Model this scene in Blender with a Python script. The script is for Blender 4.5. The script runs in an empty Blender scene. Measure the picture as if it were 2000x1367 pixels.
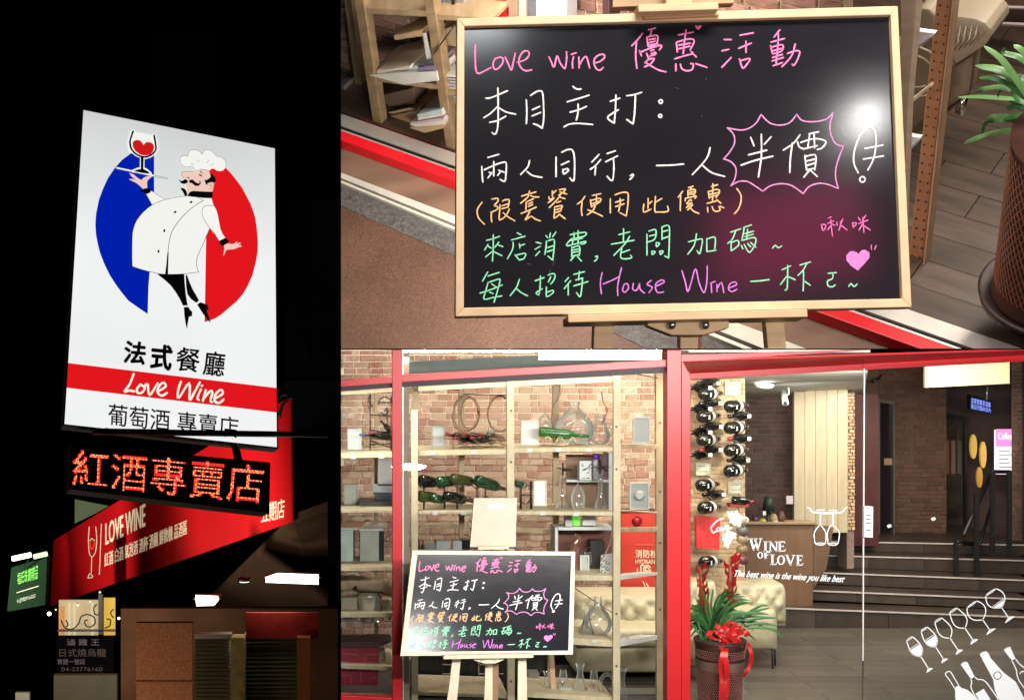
import bpy, bmesh, math, random
from mathutils import Vector, Matrix
from mathutils.geometry import tessellate_polygon
from mathutils.bvhtree import BVHTree
random.seed(7)
S = bpy.context.scene
COL = S.collection
F = 2500.0; PX = 665.0; PY = 682.0          # focal length and principal point of the lens, in photo pixels

# ------------------------------------------------------------------ camera, world, exposure
cam_d = bpy.data.cameras.new('camera'); cam = bpy.data.objects.new('camera', cam_d); COL.objects.link(cam)
cam_d.sensor_width = 36; cam_d.lens = 36 * F / 2000.0
cam_d.shift_x = (1000 - PX) / 2000.0; cam_d.shift_y = (PY - 683.5) / 2000.0
cam_d.clip_start = 0.05; cam_d.clip_end = 500
cam.location = (0, 0, 0); cam.rotation_euler = (math.radians(90), 0, 0)
S.camera = cam
W = bpy.data.worlds.new('World'); S.world = W; W.use_nodes = True
wn = W.node_tree.nodes; bg = wn['Background']
sky = wn.new('ShaderNodeTexSky'); sky.sky_type = 'NISHITA'; sky.sun_disc = False
sky.sun_elevation = math.radians(-8); sky.sun_rotation = math.radians(200)
W.node_tree.links.new(sky.outputs[0], bg.inputs[0]); bg.inputs[1].default_value = 0.02
vs = S.view_settings; vs.view_transform = 'Standard'; vs.look = 'None'; vs.exposure = 0; vs.gamma = 1; vs.use_curve_mapping = False
S.cycles.max_bounces = 7; S.cycles.diffuse_bounces = 3; S.cycles.glossy_bounces = 4
S.cycles.transparent_max_bounces = 24; S.cycles.transmission_bounces = 6
S.cycles.use_denoising = True; S.cycles.sample_clamp_indirect = 6
S.cycles.caustics_reflective = False; S.cycles.caustics_refractive = False

def area(name, loc, target, sx, sy, power, col=(1, 1, 1), spread=180, shape='RECTANGLE'):
    d = bpy.data.lights.new(name, 'AREA'); d.shape = shape; d.size = sx; d.size_y = sy
    d.energy = power; d.color = col; d.spread = math.radians(spread)
    o = bpy.data.objects.new(name, d); COL.objects.link(o); o.location = loc
    o.rotation_euler = (Vector(target) - Vector(loc)).to_track_quat('-Z', 'Y').to_euler()
    return o
def spot(name, loc, target, power, col=(1, 1, 1), ang=60, blend=.6, r=.03):
    d = bpy.data.lights.new(name, 'SPOT'); d.energy = power; d.color = col; d.spot_size = math.radians(ang)
    d.spot_blend = blend; d.shadow_soft_size = r
    o = bpy.data.objects.new(name, d); COL.objects.link(o); o.location = loc
    o.rotation_euler = (Vector(target) - Vector(loc)).to_track_quat('-Z', 'Y').to_euler()
    return o
# near board set: shop awning lamp in front (glare on the board), added soft front and shelf fills, lamp inside
area('awning_lamp', (1.315, 1.26, .85), (.9, 2.21, .40), .05, .05, 1.5, (1, .98, .95))
area('near_front_fill', (.75, 1.26, 1.95), (.75, 2.4, .15), 1.2, .4, 60, (1, .93, .86))  # added front fill for the board and pavement, no real source
area('neon_glow', (1.08, 1.28, .53), (.76, 2.2, .2), .34, .22, .9, (1, .04, .25))
area('awning_tube', (.316, 1.3, 1.09), (.217, 2.21, .56), .22, .03, 1.2, (.95, 1, 1))
area('low_front_fill', (.8, 1.28, .10), (.85, 2.3, .06), .9, .08, 5, (1, .93, .85))  # fill added to brighten the easel legs below the board
area('near_shelf_fill', (.30, 2.51, .99), (.25, 3.53, .845), .5, .3, 26, (1, .90, .80))  # fill added in front of the glass to brighten the shelf
area('hidden_shelf_fill', (.315, 2.71, .173), (.2, 3.75, .9), .25, .12, 13, (1, .9, .8))  # added fill hidden behind the board, lights the shelf bays
area('near_shop_lamp_right', (1.9, 2.35, 1.75), (1.55, 2.9, .3), .7, .5, 17, (1, .86, .74))
# street side of the shopfront: added fill lights
area('front_strip_fill', (2.0, 5.2, -.05), (2.0, 7.4, -1.3), 1.0, .07, 36, (1, .97, .93))  # added front light, mirrored as white glare in the transom pane
area('front_wash_fill', (1.5, 4.2, -.016), (1.2, 7.2, -1.9), 2.4, .025, 125, (1, .95, .90))  # added wash that brightens the frame, far board and window goods
area('front_wash_fill_right', (3.3, 4.6, -.05), (4.2, 7.3, -2.1), 1.6, .07, 85, (1, .97, .94))  # added wash for the door side and its decals
area('pane_glare_fill', (.58, 4.0, -1.0), (.75, 7.5, -1.9), .30, .06, 15, (1, .98, .95), 180, 'ELLIPSE')  # added to brighten the low shelves, set where the pane shows glare
# inside the shop
area('left_bay_fill', (.17, 7.52, -.30), (.2, 7.95, -1.9), .26, .03, 6, (1, .94, .84))  # added fill under the beam to brighten the dim left bay
area('window_lamp', (1.1, 8.3, -.05), (1.0, 9.2, -1.1), 2.2, .08, 33, (1, .93, .82))
area('window_lamp_low', (1.1, 7.6, -.05), (1.0, 8.2, -2.2), 2.0, .06, 9, (1, .93, .82))
area('bottle_wall_lamp', (2.35, 8.0, -.2), (2.75, 9.3, -1.0), .2, .1, 26, (1, .88, .68))
area('entry_lamp', (3.4, 8.6, -.24), (3.5, 9.8, -2.2), .6, .4, 22, (1, .95, .88))
area('panel_lamp', (3.45, 9.6, -.45), (3.75, 10.5, -1.0), .25, .15, 2.4, (.95, .98, 1))
area('stair_lamp', (4.6, 9.4, -.12), (4.8, 11.5, -1.9), .8, .3, 60, (1, .80, .64))
area('lintel_lamp', (5.3, 9.6, -.1), (5.2, 10.2, -.25), .3, .1, .6, (1, .9, .75))
# night street: spots washing the fascia, lamp light under the arcade
spot('fascia_spot', (-6.3, 23.2, -3.1), (-5.6, 25.2, -4.4), 70, (1, .75, .6), 70, .9)
spot('fascia_wash', (-5.4, 9.75, -4.35), (-1.3, 15.6, -1.5), 3300, (1, .85, .78), 36, .8, .3)
spot('fascia_wash_far', (-8.1, 15.0, -3.9), (-4.2, 21.3, -2.9), 2400, (1, .85, .78), 36, .8, .3)
area('fascia_fill', (-3.6, 9.0, -4.05), (-2.4, 18.0, -2.55), 2.4, .9, 260, (1, .82, .62))
area('arcade_light', (-.7, 11.7, -2.25), (-.9, 11.6, -4.5), .8, .4, 12, (1, .9, .7))
area('pillar_light', (-1.4, 9.6, -2.2), (-1.4, 10.7, -3.0), .4, .3, 1.8, (1, .7, .45))


# ------------------------------------------------------------------ materials
MATS = {}
def mat(name, col, rough=.5, metal=0, var=.12, scale=12, bump=.08, stretch=(1, 1, 1), em=None, es=0, spec=.5, palette=None, coat=0, detail=4, dots=0):
    if name in MATS: return MATS[name]
    m = bpy.data.materials.new(name); m.use_nodes = True; MATS[name] = m
    n = m.node_tree.nodes; L = m.node_tree.links; b = n['Principled BSDF']
    b.inputs['Roughness'].default_value = rough; b.inputs['Metallic'].default_value = metal
    b.inputs['Specular IOR Level'].default_value = spec
    if coat: b.inputs['Coat Weight'].default_value = coat; b.inputs['Coat Roughness'].default_value = .08
    tc = n.new('ShaderNodeTexCoord'); mp = n.new('ShaderNodeMapping'); mp.inputs['Scale'].default_value = stretch
    L.new(tc.outputs['Object'], mp.inputs[0])
    no = n.new('ShaderNodeTexNoise'); no.inputs['Scale'].default_value = scale; no.inputs['Detail'].default_value = detail
    L.new(mp.outputs[0], no.inputs['Vector'])
    ramp = n.new('ShaderNodeMapRange'); ramp.inputs[1].default_value = .3; ramp.inputs[2].default_value = .7
    ramp.inputs[3].default_value = 1 - var; ramp.inputs[4].default_value = 1 + var
    L.new(no.outputs[0], ramp.inputs[0])
    mix = n.new('ShaderNodeVectorMath'); mix.operation = 'SCALE'
    if palette:
        oi = n.new('ShaderNodeObjectInfo'); ge = n.new('ShaderNodeNewGeometry')
        ad = n.new('ShaderNodeMath'); ad.operation = 'ADD'; fr = n.new('ShaderNodeMath'); fr.operation = 'FRACT'
        L.new(oi.outputs['Random'], ad.inputs[0]); L.new(ge.outputs['Random Per Island'], ad.inputs[1]); L.new(ad.outputs[0], fr.inputs[0])
        cr = n.new('ShaderNodeValToRGB'); L.new(fr.outputs[0], cr.inputs[0]); cr.color_ramp.interpolation = 'LINEAR'
        els = cr.color_ramp.elements
        while len(els) < len(palette): els.new(.5)
        for i, p in enumerate(palette):
            els[i].position = i / (len(palette) - 1); els[i].color = (*p, 1)
        L.new(cr.outputs[0], mix.inputs[0])
    else:
        mix.inputs[0].default_value = col
    L.new(ramp.outputs[0], mix.inputs['Scale']); L.new(mix.outputs[0], b.inputs['Base Color'])
    if dots:
        vo = n.new('ShaderNodeTexVoronoi'); vo.inputs['Scale'].default_value = dots; L.new(tc.outputs['Object'], vo.inputs['Vector'])
        mm = n.new('ShaderNodeMapRange'); mm.inputs[1].default_value = 0; mm.inputs[2].default_value = 1; mm.inputs[3].default_value = .55; mm.inputs[4].default_value = 1.5
        sep = n.new('ShaderNodeSeparateColor'); L.new(vo.outputs['Color'], sep.inputs[0]); L.new(sep.outputs[0], mm.inputs[0])
        m2 = n.new('ShaderNodeVectorMath'); m2.operation = 'SCALE'; L.new(mix.outputs[0], m2.inputs[0]); L.new(mm.outputs[0], m2.inputs['Scale'])
        L.new(m2.outputs[0], b.inputs['Base Color'])
    if bump:
        bp = n.new('ShaderNodeBump'); bp.inputs['Strength'].default_value = bump; bp.inputs['Distance'].default_value = .01
        L.new(no.outputs[0], bp.inputs['Height']); L.new(bp.outputs[0], b.inputs['Normal'])
    if em:
        b.inputs['Emission Color'].default_value = (*em, 1); b.inputs['Emission Strength'].default_value = es
    return m
def glass(name, tint=(.93, .95, .94), edge=.5, base=.06, rough=.0, pale_rim=0):
    if name in MATS: return MATS[name]
    m = bpy.data.materials.new(name); m.use_nodes = True; MATS[name] = m
    n = m.node_tree.nodes; L = m.node_tree.links; n.remove(n['Principled BSDF'])
    t = n.new('ShaderNodeBsdfTransparent'); t.inputs[0].default_value = (*tint, 1)
    g = n.new('ShaderNodeBsdfGlossy'); g.inputs['Roughness'].default_value = rough; g.inputs[0].default_value = (.95, .97, .97, 1)
    lw = n.new('ShaderNodeLayerWeight'); lw.inputs[0].default_value = edge
    ma = n.new('ShaderNodeMath'); ma.operation = 'ADD'; ma.inputs[1].default_value = base; ma.use_clamp = True
    L.new(lw.outputs['Fresnel'], ma.inputs[0]); rim = g
    if pale_rim:                           # pale diffuse rim stands in for bright outlines on the glass
        df = n.new('ShaderNodeBsdfDiffuse'); df.inputs[0].default_value = (.8, .8, .78, 1); rim = n.new('ShaderNodeMixShader'); rim.inputs[0].default_value = pale_rim
        L.new(g.outputs[0], rim.inputs[1]); L.new(df.outputs[0], rim.inputs[2])
    mx = n.new('ShaderNodeMixShader'); L.new(ma.outputs[0], mx.inputs[0]); L.new(t.outputs[0], mx.inputs[1]); L.new(rim.outputs[0], mx.inputs[2])
    L.new(mx.outputs[0], n['Material Output'].inputs[0]); return m

# ------------------------------------------------------------------ geometry helpers
def ray(px, py): return Vector(((px - PX) / F, 1.0, (PY - py) / F))
def P(px, py, y): return ray(px, py) * y
class Plane:
    def __init__(s, o, n): s.o = Vector(o); s.n = Vector(n).normalized()
    def hit(s, px, py, off=0.0):        # off: metres towards the viewer along the normal
        r = ray(px, py); o = s.o + s.n * off
        return r * (o.dot(s.n) / r.dot(s.n))
class Flat(Plane):                      # plane y = const facing the street
    def __init__(s, y): Plane.__init__(s, (0, y, 0), (0, -1, 0))

CLIP = None                             # which of the three sets is being built: pieces end at its walls
CLIPS = {'street': [(Vector((-.0016, 0, 0)), Vector((-1, 0, 0)))],
         'near': [(Vector((.0016, 0, 0)), Vector((1, 0, 0))), (Vector((0, 0, .0014)), Vector((0, 0, 1)))],
         'shop': [(Vector((.0016, 0, 0)), Vector((1, 0, 0))), (Vector((0, 0, -.0014)), Vector((0, 0, -1)))]}
def finish(name, bm, m, parent=None, smooth=False, bevel=0, origin=None, kind=None):
    me = bpy.data.meshes.new(name)
    bm.normal_update()
    for pl, no in CLIPS.get(CLIP, ()):
        if any((v.co - pl).dot(no) < 0 for v in bm.verts):
            bmesh.ops.bisect_plane(bm, geom=bm.verts[:] + bm.edges[:] + bm.faces[:], plane_co=pl, plane_no=no, clear_inner=True)
    vs_ = [v.co for v in bm.verts]
    if origin is None and vs_:
        lo = [min(v[i] for v in vs_) for i in range(3)]; hi = [max(v[i] for v in vs_) for i in range(3)]
        origin = Vector(((lo[0] + hi[0]) / 2, (lo[1] + hi[1]) / 2, lo[2]))
    origin = Vector(origin or (0, 0, 0))
    for v in bm.verts: v.co -= origin
    bm.to_mesh(me); bm.free()
    if smooth:
        for p in me.polygons: p.use_smooth = True
    for mm in (m if isinstance(m, (list, tuple)) else [m]): me.materials.append(mm)
    o = bpy.data.objects.new(name, me); COL.objects.link(o)
    if parent is not None:
        o.parent = parent; o.location = origin - wloc(parent)
    else: o.location = origin
    if bevel:
        b = o.modifiers.new('bevel', 'BEVEL'); b.width = bevel; b.segments = 2; b.limit_method = 'ANGLE'
        b.harden_normals = False
    if kind: o['kind'] = kind
    return o
def wloc(o):
    v = Vector(o.location)
    while o.parent: o = o.parent; v += Vector(o.location)
    return v
def thing(name, label, cat, loc, group=None):
    o = bpy.data.objects.new(name, None); COL.objects.link(o); o.location = Vector(loc); o.empty_display_size = .05
    o['label'] = label; o['category'] = cat
    if group: o['group'] = group
    return o
def tag(o, label, cat, group=None):
    o['label'] = label; o['category'] = cat
    if group: o['group'] = group
    return o
def add_prism(bm, pts, ext, mi=0):
    ext = Vector(ext); pts = [Vector(p) for p in pts]; n = len(pts)
    a = [bm.verts.new(p) for p in pts]; b = [bm.verts.new(p + ext) for p in pts]
    fs = []
    for t in tessellate_polygon([pts]):
        try:
            fs.append(bm.faces.new([a[i] for i in t])); fs.append(bm.faces.new([b[i] for i in reversed(t)]))
        except ValueError: pass
    for i in range(n):
        j = (i + 1) % n
        try: fs.append(bm.faces.new([a[j], a[i], b[i], b[j]]))
        except ValueError: pass
    for f in fs: f.material_index = mi
def recalc(bm): bmesh.ops.recalc_face_normals(bm, faces=bm.faces[:])
def quad_box(bm, pts, ext, mi=0):       # clean 6-face box from 4 corners
    ext = Vector(ext); a = [bm.verts.new(Vector(p)) for p in pts]; b = [bm.verts.new(Vector(p) + ext) for p in pts]
    for f in ((a[0], a[1], a[2], a[3]), (b[3], b[2], b[1], b[0]), *[(a[(i + 1) % 4], a[i], b[i], b[(i + 1) % 4]) for i in range(4)]):
        fc = bm.faces.new(f); fc.material_index = mi
def prism(name, pts, ext, m, parent=None, bevel=0, **k):
    bm = bmesh.new()
    if len(pts) == 4: quad_box(bm, pts, ext)
    else: add_prism(bm, pts, ext)
    recalc(bm); return finish(name, bm, m, parent, bevel=bevel, **k)
def pbox(name, x0, y0, x1, y1, d, th, m, parent=None, bevel=0, **k):   # upright board seen face on: pixel rectangle at depth d, thickness th away
    return prism(name, [P(x0, y0, d), P(x1, y0, d), P(x1, y1, d), P(x0, y1, d)], (0, th, 0), m, parent, bevel, **k)
def pquad(name, q, d, th, m, parent=None, bevel=0, **k):
    return prism(name, [P(x, y, d) for x, y in q], (0, th, 0), m, parent, bevel, **k)
def add_tube(bm, pts, r, seg=8, cap=True):
    pts = [Vector(p) for p in pts]; rs = r if isinstance(r, (list, tuple)) else [r] * len(pts)
    rings = []; up = Vector((0, 0, 1)); last = None
    for i, p in enumerate(pts):
        t = (pts[min(i + 1, len(pts) - 1)] - pts[max(i - 1, 0)]).normalized()
        if last is None:
            a = t.cross(up)
            if a.length < .05: a = t.cross(Vector((1, 0, 0)))
            a.normalize()
        else:
            a = (last - t * last.dot(t))
            a = a.normalized() if a.length > 1e-6 else t.orthogonal().normalized()
        last = a; b = t.cross(a)
        rings.append([bm.verts.new(p + (a * math.cos(q) + b * math.sin(q)) * rs[i]) for q in [2 * math.pi * k / seg for k in range(seg)]])
    for i in range(len(rings) - 1):
        for k in range(seg):
            bm.faces.new((rings[i][k], rings[i][(k + 1) % seg], rings[i + 1][(k + 1) % seg], rings[i + 1][k]))
    if cap: bm.faces.new(rings[0]); bm.faces.new(rings[-1])
def tube(name, pts, r, m, parent=None, seg=8, smooth=True, **k):
    bm = bmesh.new(); add_tube(bm, pts, r, seg); recalc(bm); return finish(name, bm, m, parent, smooth, **k)
def add_lathe(bm, base, prof, seg=20, axis=(0, 0, 1), cap=True):
    ax = Vector(axis).normalized(); a = ax.orthogonal().normalized(); b = ax.cross(a); base = Vector(base); rings = []
    for r, h in prof:
        rings.append([bm.verts.new(base + ax * h + (a * math.cos(2 * math.pi * k / seg) + b * math.sin(2 * math.pi * k / seg)) * max(r, 1e-4)) for k in range(seg)])
    for i in range(len(rings) - 1):
        for k in range(seg):
            bm.faces.new((rings[i][k], rings[i][(k + 1) % seg], rings[i + 1][(k + 1) % seg], rings[i + 1][k]))
    if cap: bm.faces.new(rings[0]); bm.faces.new(rings[-1])
def lathe(name, base, prof, m, parent=None, seg=20, axis=(0, 0, 1), cap=True, **k):
    bm = bmesh.new(); add_lathe(bm, base, prof, seg, axis, cap); recalc(bm); return finish(name, bm, m, parent, True, **k)
def smooth_path(p, n=4):
    if len(p) < 3: return p
    out = []
    for i in range(len(p) - 1):
        p0 = p[max(i - 1, 0)]; p1 = p[i]; p2 = p[i + 1]; p3 = p[min(i + 2, len(p) - 1)]
        for k in range(n):
            t = k / n
            out.append(tuple(.5 * ((2 * p1[c]) + (-p0[c] + p2[c]) * t + (2 * p0[c] - 5 * p1[c] + 4 * p2[c] - p3[c]) * t * t + (-p0[c] + 3 * p1[c] - 3 * p2[c] + p3[c]) * t ** 3) for c in (0, 1)))
    out.append(tuple(p[-1])); return out
def stroke_quads(path, w, taper=False):
    """2D ribbon (list of quads and end caps) round a 2D path"""
    pts = [Vector(p) for p in path]; n = len(pts); L = []; R = []
    for i in range(n):
        t = pts[min(i + 1, n - 1)] - pts[max(i - 1, 0)]
        if t.length < 1e-6: t = Vector((1, 0))
        t.normalize(); nn = Vector((-t.y, t.x)) * (w / 2 * (random.uniform(.85, 1.1)))
        if taper and n > 2: nn *= .55 + .9 * math.sin(math.pi * (i + .6) / (n + .2)) * .6
        L.append(pts[i] + nn); R.append(pts[i] - nn)
    polys = [[L[i], L[i + 1], R[i + 1], R[i]] for i in range(n - 1)]
    for c, e in ((pts[0], L[0]), (pts[-1], L[-1])):
        r = (e - c).length
        polys.append([c + Vector((math.cos(a), math.sin(a))) * r for a in [k * math.pi / 4 for k in range(8)]])
    return polys
def parse(s): return [[tuple(float(v) for v in q.split(',')) for q in st.split()] for st in s.split(';') if st.strip()]
def clusters(paths, gap):
    """group pen strokes that belong to one written character"""
    bx = [(min(x for x, y in p) - gap, min(y for x, y in p) - gap, max(x for x, y in p) + gap, max(y for x, y in p) + gap) for p in paths]; grp = list(range(len(paths)))
    def root(i):
        while grp[i] != i: i = grp[i]
        return i
    for i in range(len(paths)):
        for j in range(i):
            if bx[i][0] < bx[j][2] and bx[j][0] < bx[i][2] and bx[i][1] < bx[j][3] and bx[j][1] < bx[i][3]: grp[root(i)] = root(j)
    out = {}
    for i, p in enumerate(paths): out.setdefault(root(i), []).append(p)
    return list(out.values())
def flat_polys(name, polys, fn, m, parent, **k):
    """flat print: 2D polygons mapped onto a surface by fn"""
    bm = bmesh.new()
    for pl in polys:
        v3 = [fn(p[0], p[1]) for p in pl]
        vv = [bm.verts.new(p) for p in v3]
        if len(vv) == 4 or len(vv) == 8:
            try: bm.faces.new(vv); continue
            except ValueError: pass
        for t in tessellate_polygon([v3]):
            try: bm.faces.new([vv[i] for i in t])
            except ValueError: pass
    return finish(name, bm, m, parent, **k)
def strokes(name, sets, w, fn, m, parent, sm=True, **k):
    polys = []
    for paths in sets:
        for p in paths:
            if len(p) < 2: continue
            polys += stroke_quads(smooth_path(p) if sm else p, w)
    return flat_polys(name, polys, fn, m, parent, **k)
def text_polys(body, offset=0.0, shear=0.0, res=3):
    c = bpy.data.curves.new('t', 'FONT'); c.body = body; c.offset = offset; c.shear = shear; c.resolution_u = res
    o = bpy.data.objects.new('t', c); COL.objects.link(o)
    dg = bpy.context.evaluated_depsgraph_get(); me = bpy.data.meshes.new_from_object(o.evaluated_get(dg))
    bpy.data.objects.remove(o); bpy.data.curves.remove(c)
    xs = [v.co.x for v in me.vertices]; ys = [v.co.y for v in me.vertices]
    x0, x1, y0, y1 = min(xs), max(xs), min(ys), max(ys)
    vs_ = [((v.co.x - x0) / (x1 - x0), (y1 - v.co.y) / (y1 - y0)) for v in me.vertices]
    fs = [list(p.vertices) for p in me.polygons]; asp = (x1 - x0) / (y1 - y0)
    bpy.data.meshes.remove(me); return vs_, fs, asp
def bil(q, u, v):
    a, b, c, d = [Vector(x) for x in q]; return (a * (1 - u) + b * u) * (1 - v) + (d * (1 - u) + c * u) * v
def text(name, body, q, fn, m, parent, offset=0.0, shear=0.0, res=3, **k):
    """printed lettering filling the pixel quad q (tl, tr, br, bl) of a surface"""
    vs_, fs, _ = text_polys(body, 0, shear, res); bm = bmesh.new()
    w = offset * (Vector(q[3]) - Vector(q[0])).length * .55        # bold: copies of the glyphs a hair apart
    sh_ = [(0, 0)] if w <= 0 else [(0, 0), (w, 0), (-w, 0), (0, w), (0, -w), (.7 * w, .7 * w), (-.7 * w, .7 * w), (.7 * w, -.7 * w), (-.7 * w, -.7 * w)]
    for k_, (dx, dy) in enumerate(sh_):
        vv = []
        for u, v in vs_:
            p = bil(q, u, v); p = fn(p.x + dx, p.y + dy); vv.append(bm.verts.new(p * (1 - 2e-5 * k_)))
        for f in fs:
            try: bm.faces.new([vv[i] for i in f])
            except ValueError: pass
    return finish(name, bm, m, parent, **k)
def scat(p, s, ox, oy): return [(ox + x / s, oy + y / s) for x, y in p]
def cstr(crop, s):
    sc, ox, oy = crop; return [scat(p, sc, ox, oy) for p in parse(s)]
def ell(cx, cy, rx, ry, n=16, rot=0):
    c, s_ = math.cos(rot), math.sin(rot)
    return [(cx + rx * math.cos(2 * math.pi * k / n) * c - ry * math.sin(2 * math.pi * k / n) * s_, cy + rx * math.cos(2 * math.pi * k / n) * s_ + ry * math.sin(2 * math.pi * k / n) * c) for k in range(n)]

# shared brick meshes: a unit block with chipped, chamfered faces, front towards -y
BRICKS = []
for k in range(8):
    bm = bmesh.new(); r = random.random
    back = [bm.verts.new((x, 1, z)) for x, z in ((-.5, -.5), (.5, -.5), (.5, .5), (-.5, .5))]
    midv = [bm.verts.new((x * (1 - .02 * r()), .35 * (.6 + .6 * r()), z * (1 - .05 * r()))) for x, z in ((-.5, -.5), (.5, -.5), (.5, .5), (-.5, .5))]
    fr = [bm.verts.new((x, .2 * r() * .5, z)) for x, z in ((-.47 + .03 * r(), -.42), (.47 - .03 * r(), -.42 - .04 * r()), (.46, .42), (-.47, .43 - .04 * r()))]
    for A, B in ((back, midv), (midv, fr)):
        for i in range(4): bm.faces.new((A[i], A[(i + 1) % 4], B[(i + 1) % 4], B[i]))
    bm.faces.new(fr); recalc(bm); me = bpy.data.meshes.new('brick'); bm.to_mesh(me); bm.free(); BRICKS.append(me)
def brick_field(wall, origin, ax, up, nrm, rows, m, depth=.012, limit=300, rank=None, name='brick'):
    """rows: list of (a0, a1, z0, z1) cells on the wall; the first `limit` (largest in view) are single objects"""
    for me in BRICKS:
        if me.materials: me.materials.clear()
    meshes = []
    for me in BRICKS:
        c = me.copy(); c.materials.append(m); meshes.append(c)
    ax = Vector(ax).normalized(); up = Vector(up).normalized(); nrm = Vector(nrm).normalized(); wl = wloc(wall)
    R = Matrix((ax, -nrm, up)).transposed().to_4x4()
    if CLIP in ('near', 'shop'):       # cut courses where they meet the divider
        o_ = Vector(origin); keep = []
        for (a0, a1, z0, z1) in rows:
            need = max((.004 - o_.x - up.x * z) / ax.x for z in (z0, z1)); a0 = max(a0, need)
            if a1 - a0 > .01 and (CLIP == 'shop' or min((o_ + ax * a + up * z).z for a in (a0, a1) for z in (z0, z1)) > .003): keep.append((a0, a1, z0, z1))
        rows = keep
    if rank: rows = sorted(rows, key=rank)
    rest = rows[limit:]
    for (a0, a1, z0, z1) in rows[:limit]:
        o = bpy.data.objects.new(name, random.choice(meshes)); COL.objects.link(o); o.parent = wall
        d = depth * random.uniform(.6, 1.25)
        c = Vector(origin) + ax * ((a0 + a1) / 2) + up * ((z0 + z1) / 2) + nrm * d
        Mx = Matrix.Translation(c - wl) @ R @ Matrix.Diagonal((a1 - a0, d, z1 - z0, 1))
        o.matrix_local = Mx
    if rest:
        bm = bmesh.new()
        for (a0, a1, z0, z1) in rest:
            src = random.choice(BRICKS); d = depth * random.uniform(.6, 1.25)
            c = Vector(origin) + ax * ((a0 + a1) / 2) + up * ((z0 + z1) / 2) + nrm * d
            Mx = Matrix.Translation(c) @ R @ Matrix.Diagonal((a1 - a0, d, z1 - z0, 1))
            vv = [bm.verts.new(Mx @ v.co) for v in src.vertices]
            for p in src.polygons: bm.faces.new([vv[i] for i in p.vertices])
        finish('brickwork', bm, m, wall, kind='stuff')
def courses(w, h, bw, bh, gap, jit=.15, skip=None):
    out = []; z = 0; k = 0
    while z < h:
        hh = bh * random.uniform(.9, 1.1); x = -bw * (.5 if k % 2 else 0) - random.uniform(0, bw * .2)
        while x < w:
            ww = bw * random.uniform(1 - jit, 1 + jit)
            if random.random() < .12: ww *= .55
            a0, a1 = max(x, 0), min(x + ww - gap, w)
            if a1 - a0 > bw * .2 and not (skip and skip((a0 + a1) / 2, z + hh / 2)): out.append((a0, a1, z, min(z + hh - gap, h)))
            x += ww
        z += hh; k += 1
    return out
def struct(o): o['kind'] = 'structure'; return o

# ------------------------------------------------------------------ palette
black = mat('black_paint', (.012, .012, .013), .45)
matte_black = mat('matte_black', (.004, .004, .004), .9, var=.05, bump=0)
pine = mat('pale_pine', (.82, .62, .36), .5, var=.12, scale=10, stretch=(1, 1, 7), bump=.05)
pine_h = mat('pale_pine_rail', (.84, .64, .38), .5, var=.1, scale=8, stretch=(6, 1, 1), bump=.05)
shelf_wood = mat('raw_pine_shelf', (.62, .47, .27), .6, var=.2, scale=14, stretch=(1, 1, 8), bump=.1)
shelf_wood_h = mat('raw_pine_board', (.66, .50, .29), .6, var=.18, scale=14, stretch=(6, 1, 1), bump=.1)
red_paint = mat('red_frame_paint', (.52, .016, .02), .38, var=.05, scale=3, bump=.02)
white_paint = mat('white_paint', (.78, .77, .74), .5, var=.04)
steel = mat('brushed_steel', (.66, .64, .60), .3, metal=.55, var=.08, scale=30, bump=.03)
chrome = mat('bright_metal', (.8, .8, .8), .12, metal=1, var=.02)
alu = mat('aluminium_track', (.55, .54, .50), .35, metal=.7, var=.12, scale=20)
clear_glass = glass('window_glass', (.95, .965, .955), .08, .015)
ware_glass = glass('glassware', (.95, .96, .95), .28, .10, .02, .55)

# ------------------------------------------------------------------ thin steel walls that part the three sets
#
dv = prism('divider_wall', [(-.0006, 1.25, -3.2), (.0006, 1.25, -3.2), (.0006, 1.25, 3.2), (-.0006, 1.25, 3.2)], (0, 20, 0), matte_black); struct(dv)
dh = prism('divider_floor', [(0.0007, 1.25, -.0006), (9, 1.25, -.0006), (9, 1.25, .0006), (.0007, 1.25, .0006)], (0, 12, 0), matte_black); struct(dh)
CLIP = 'street'
# ================================================================== NIGHT STREET (left)
sh = Vector((.9197, .3705, -.1295)).normalized(); su = Vector((-.0256, .3836, .923)).normalized()
sn = sh.cross(su).normalized()
if sn.y > 0: sn = -sn
SP = Plane(P(163, 215, 10), sn)
S1 = (3.797, 100, 200); S2 = (3.571, 100, 540); S4 = (5.943, 100, 200); S5 = (9.11, 320, 270); S6 = (4.881, 240, 370); S3 = (2.594, 0, 840)
def spf(off): return lambda x, y: SP.hit(x, y, off)
def em(name, col, s): return mat(name, (.02, .02, .02), .5, em=col, es=s, var=0, bump=0)
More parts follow.
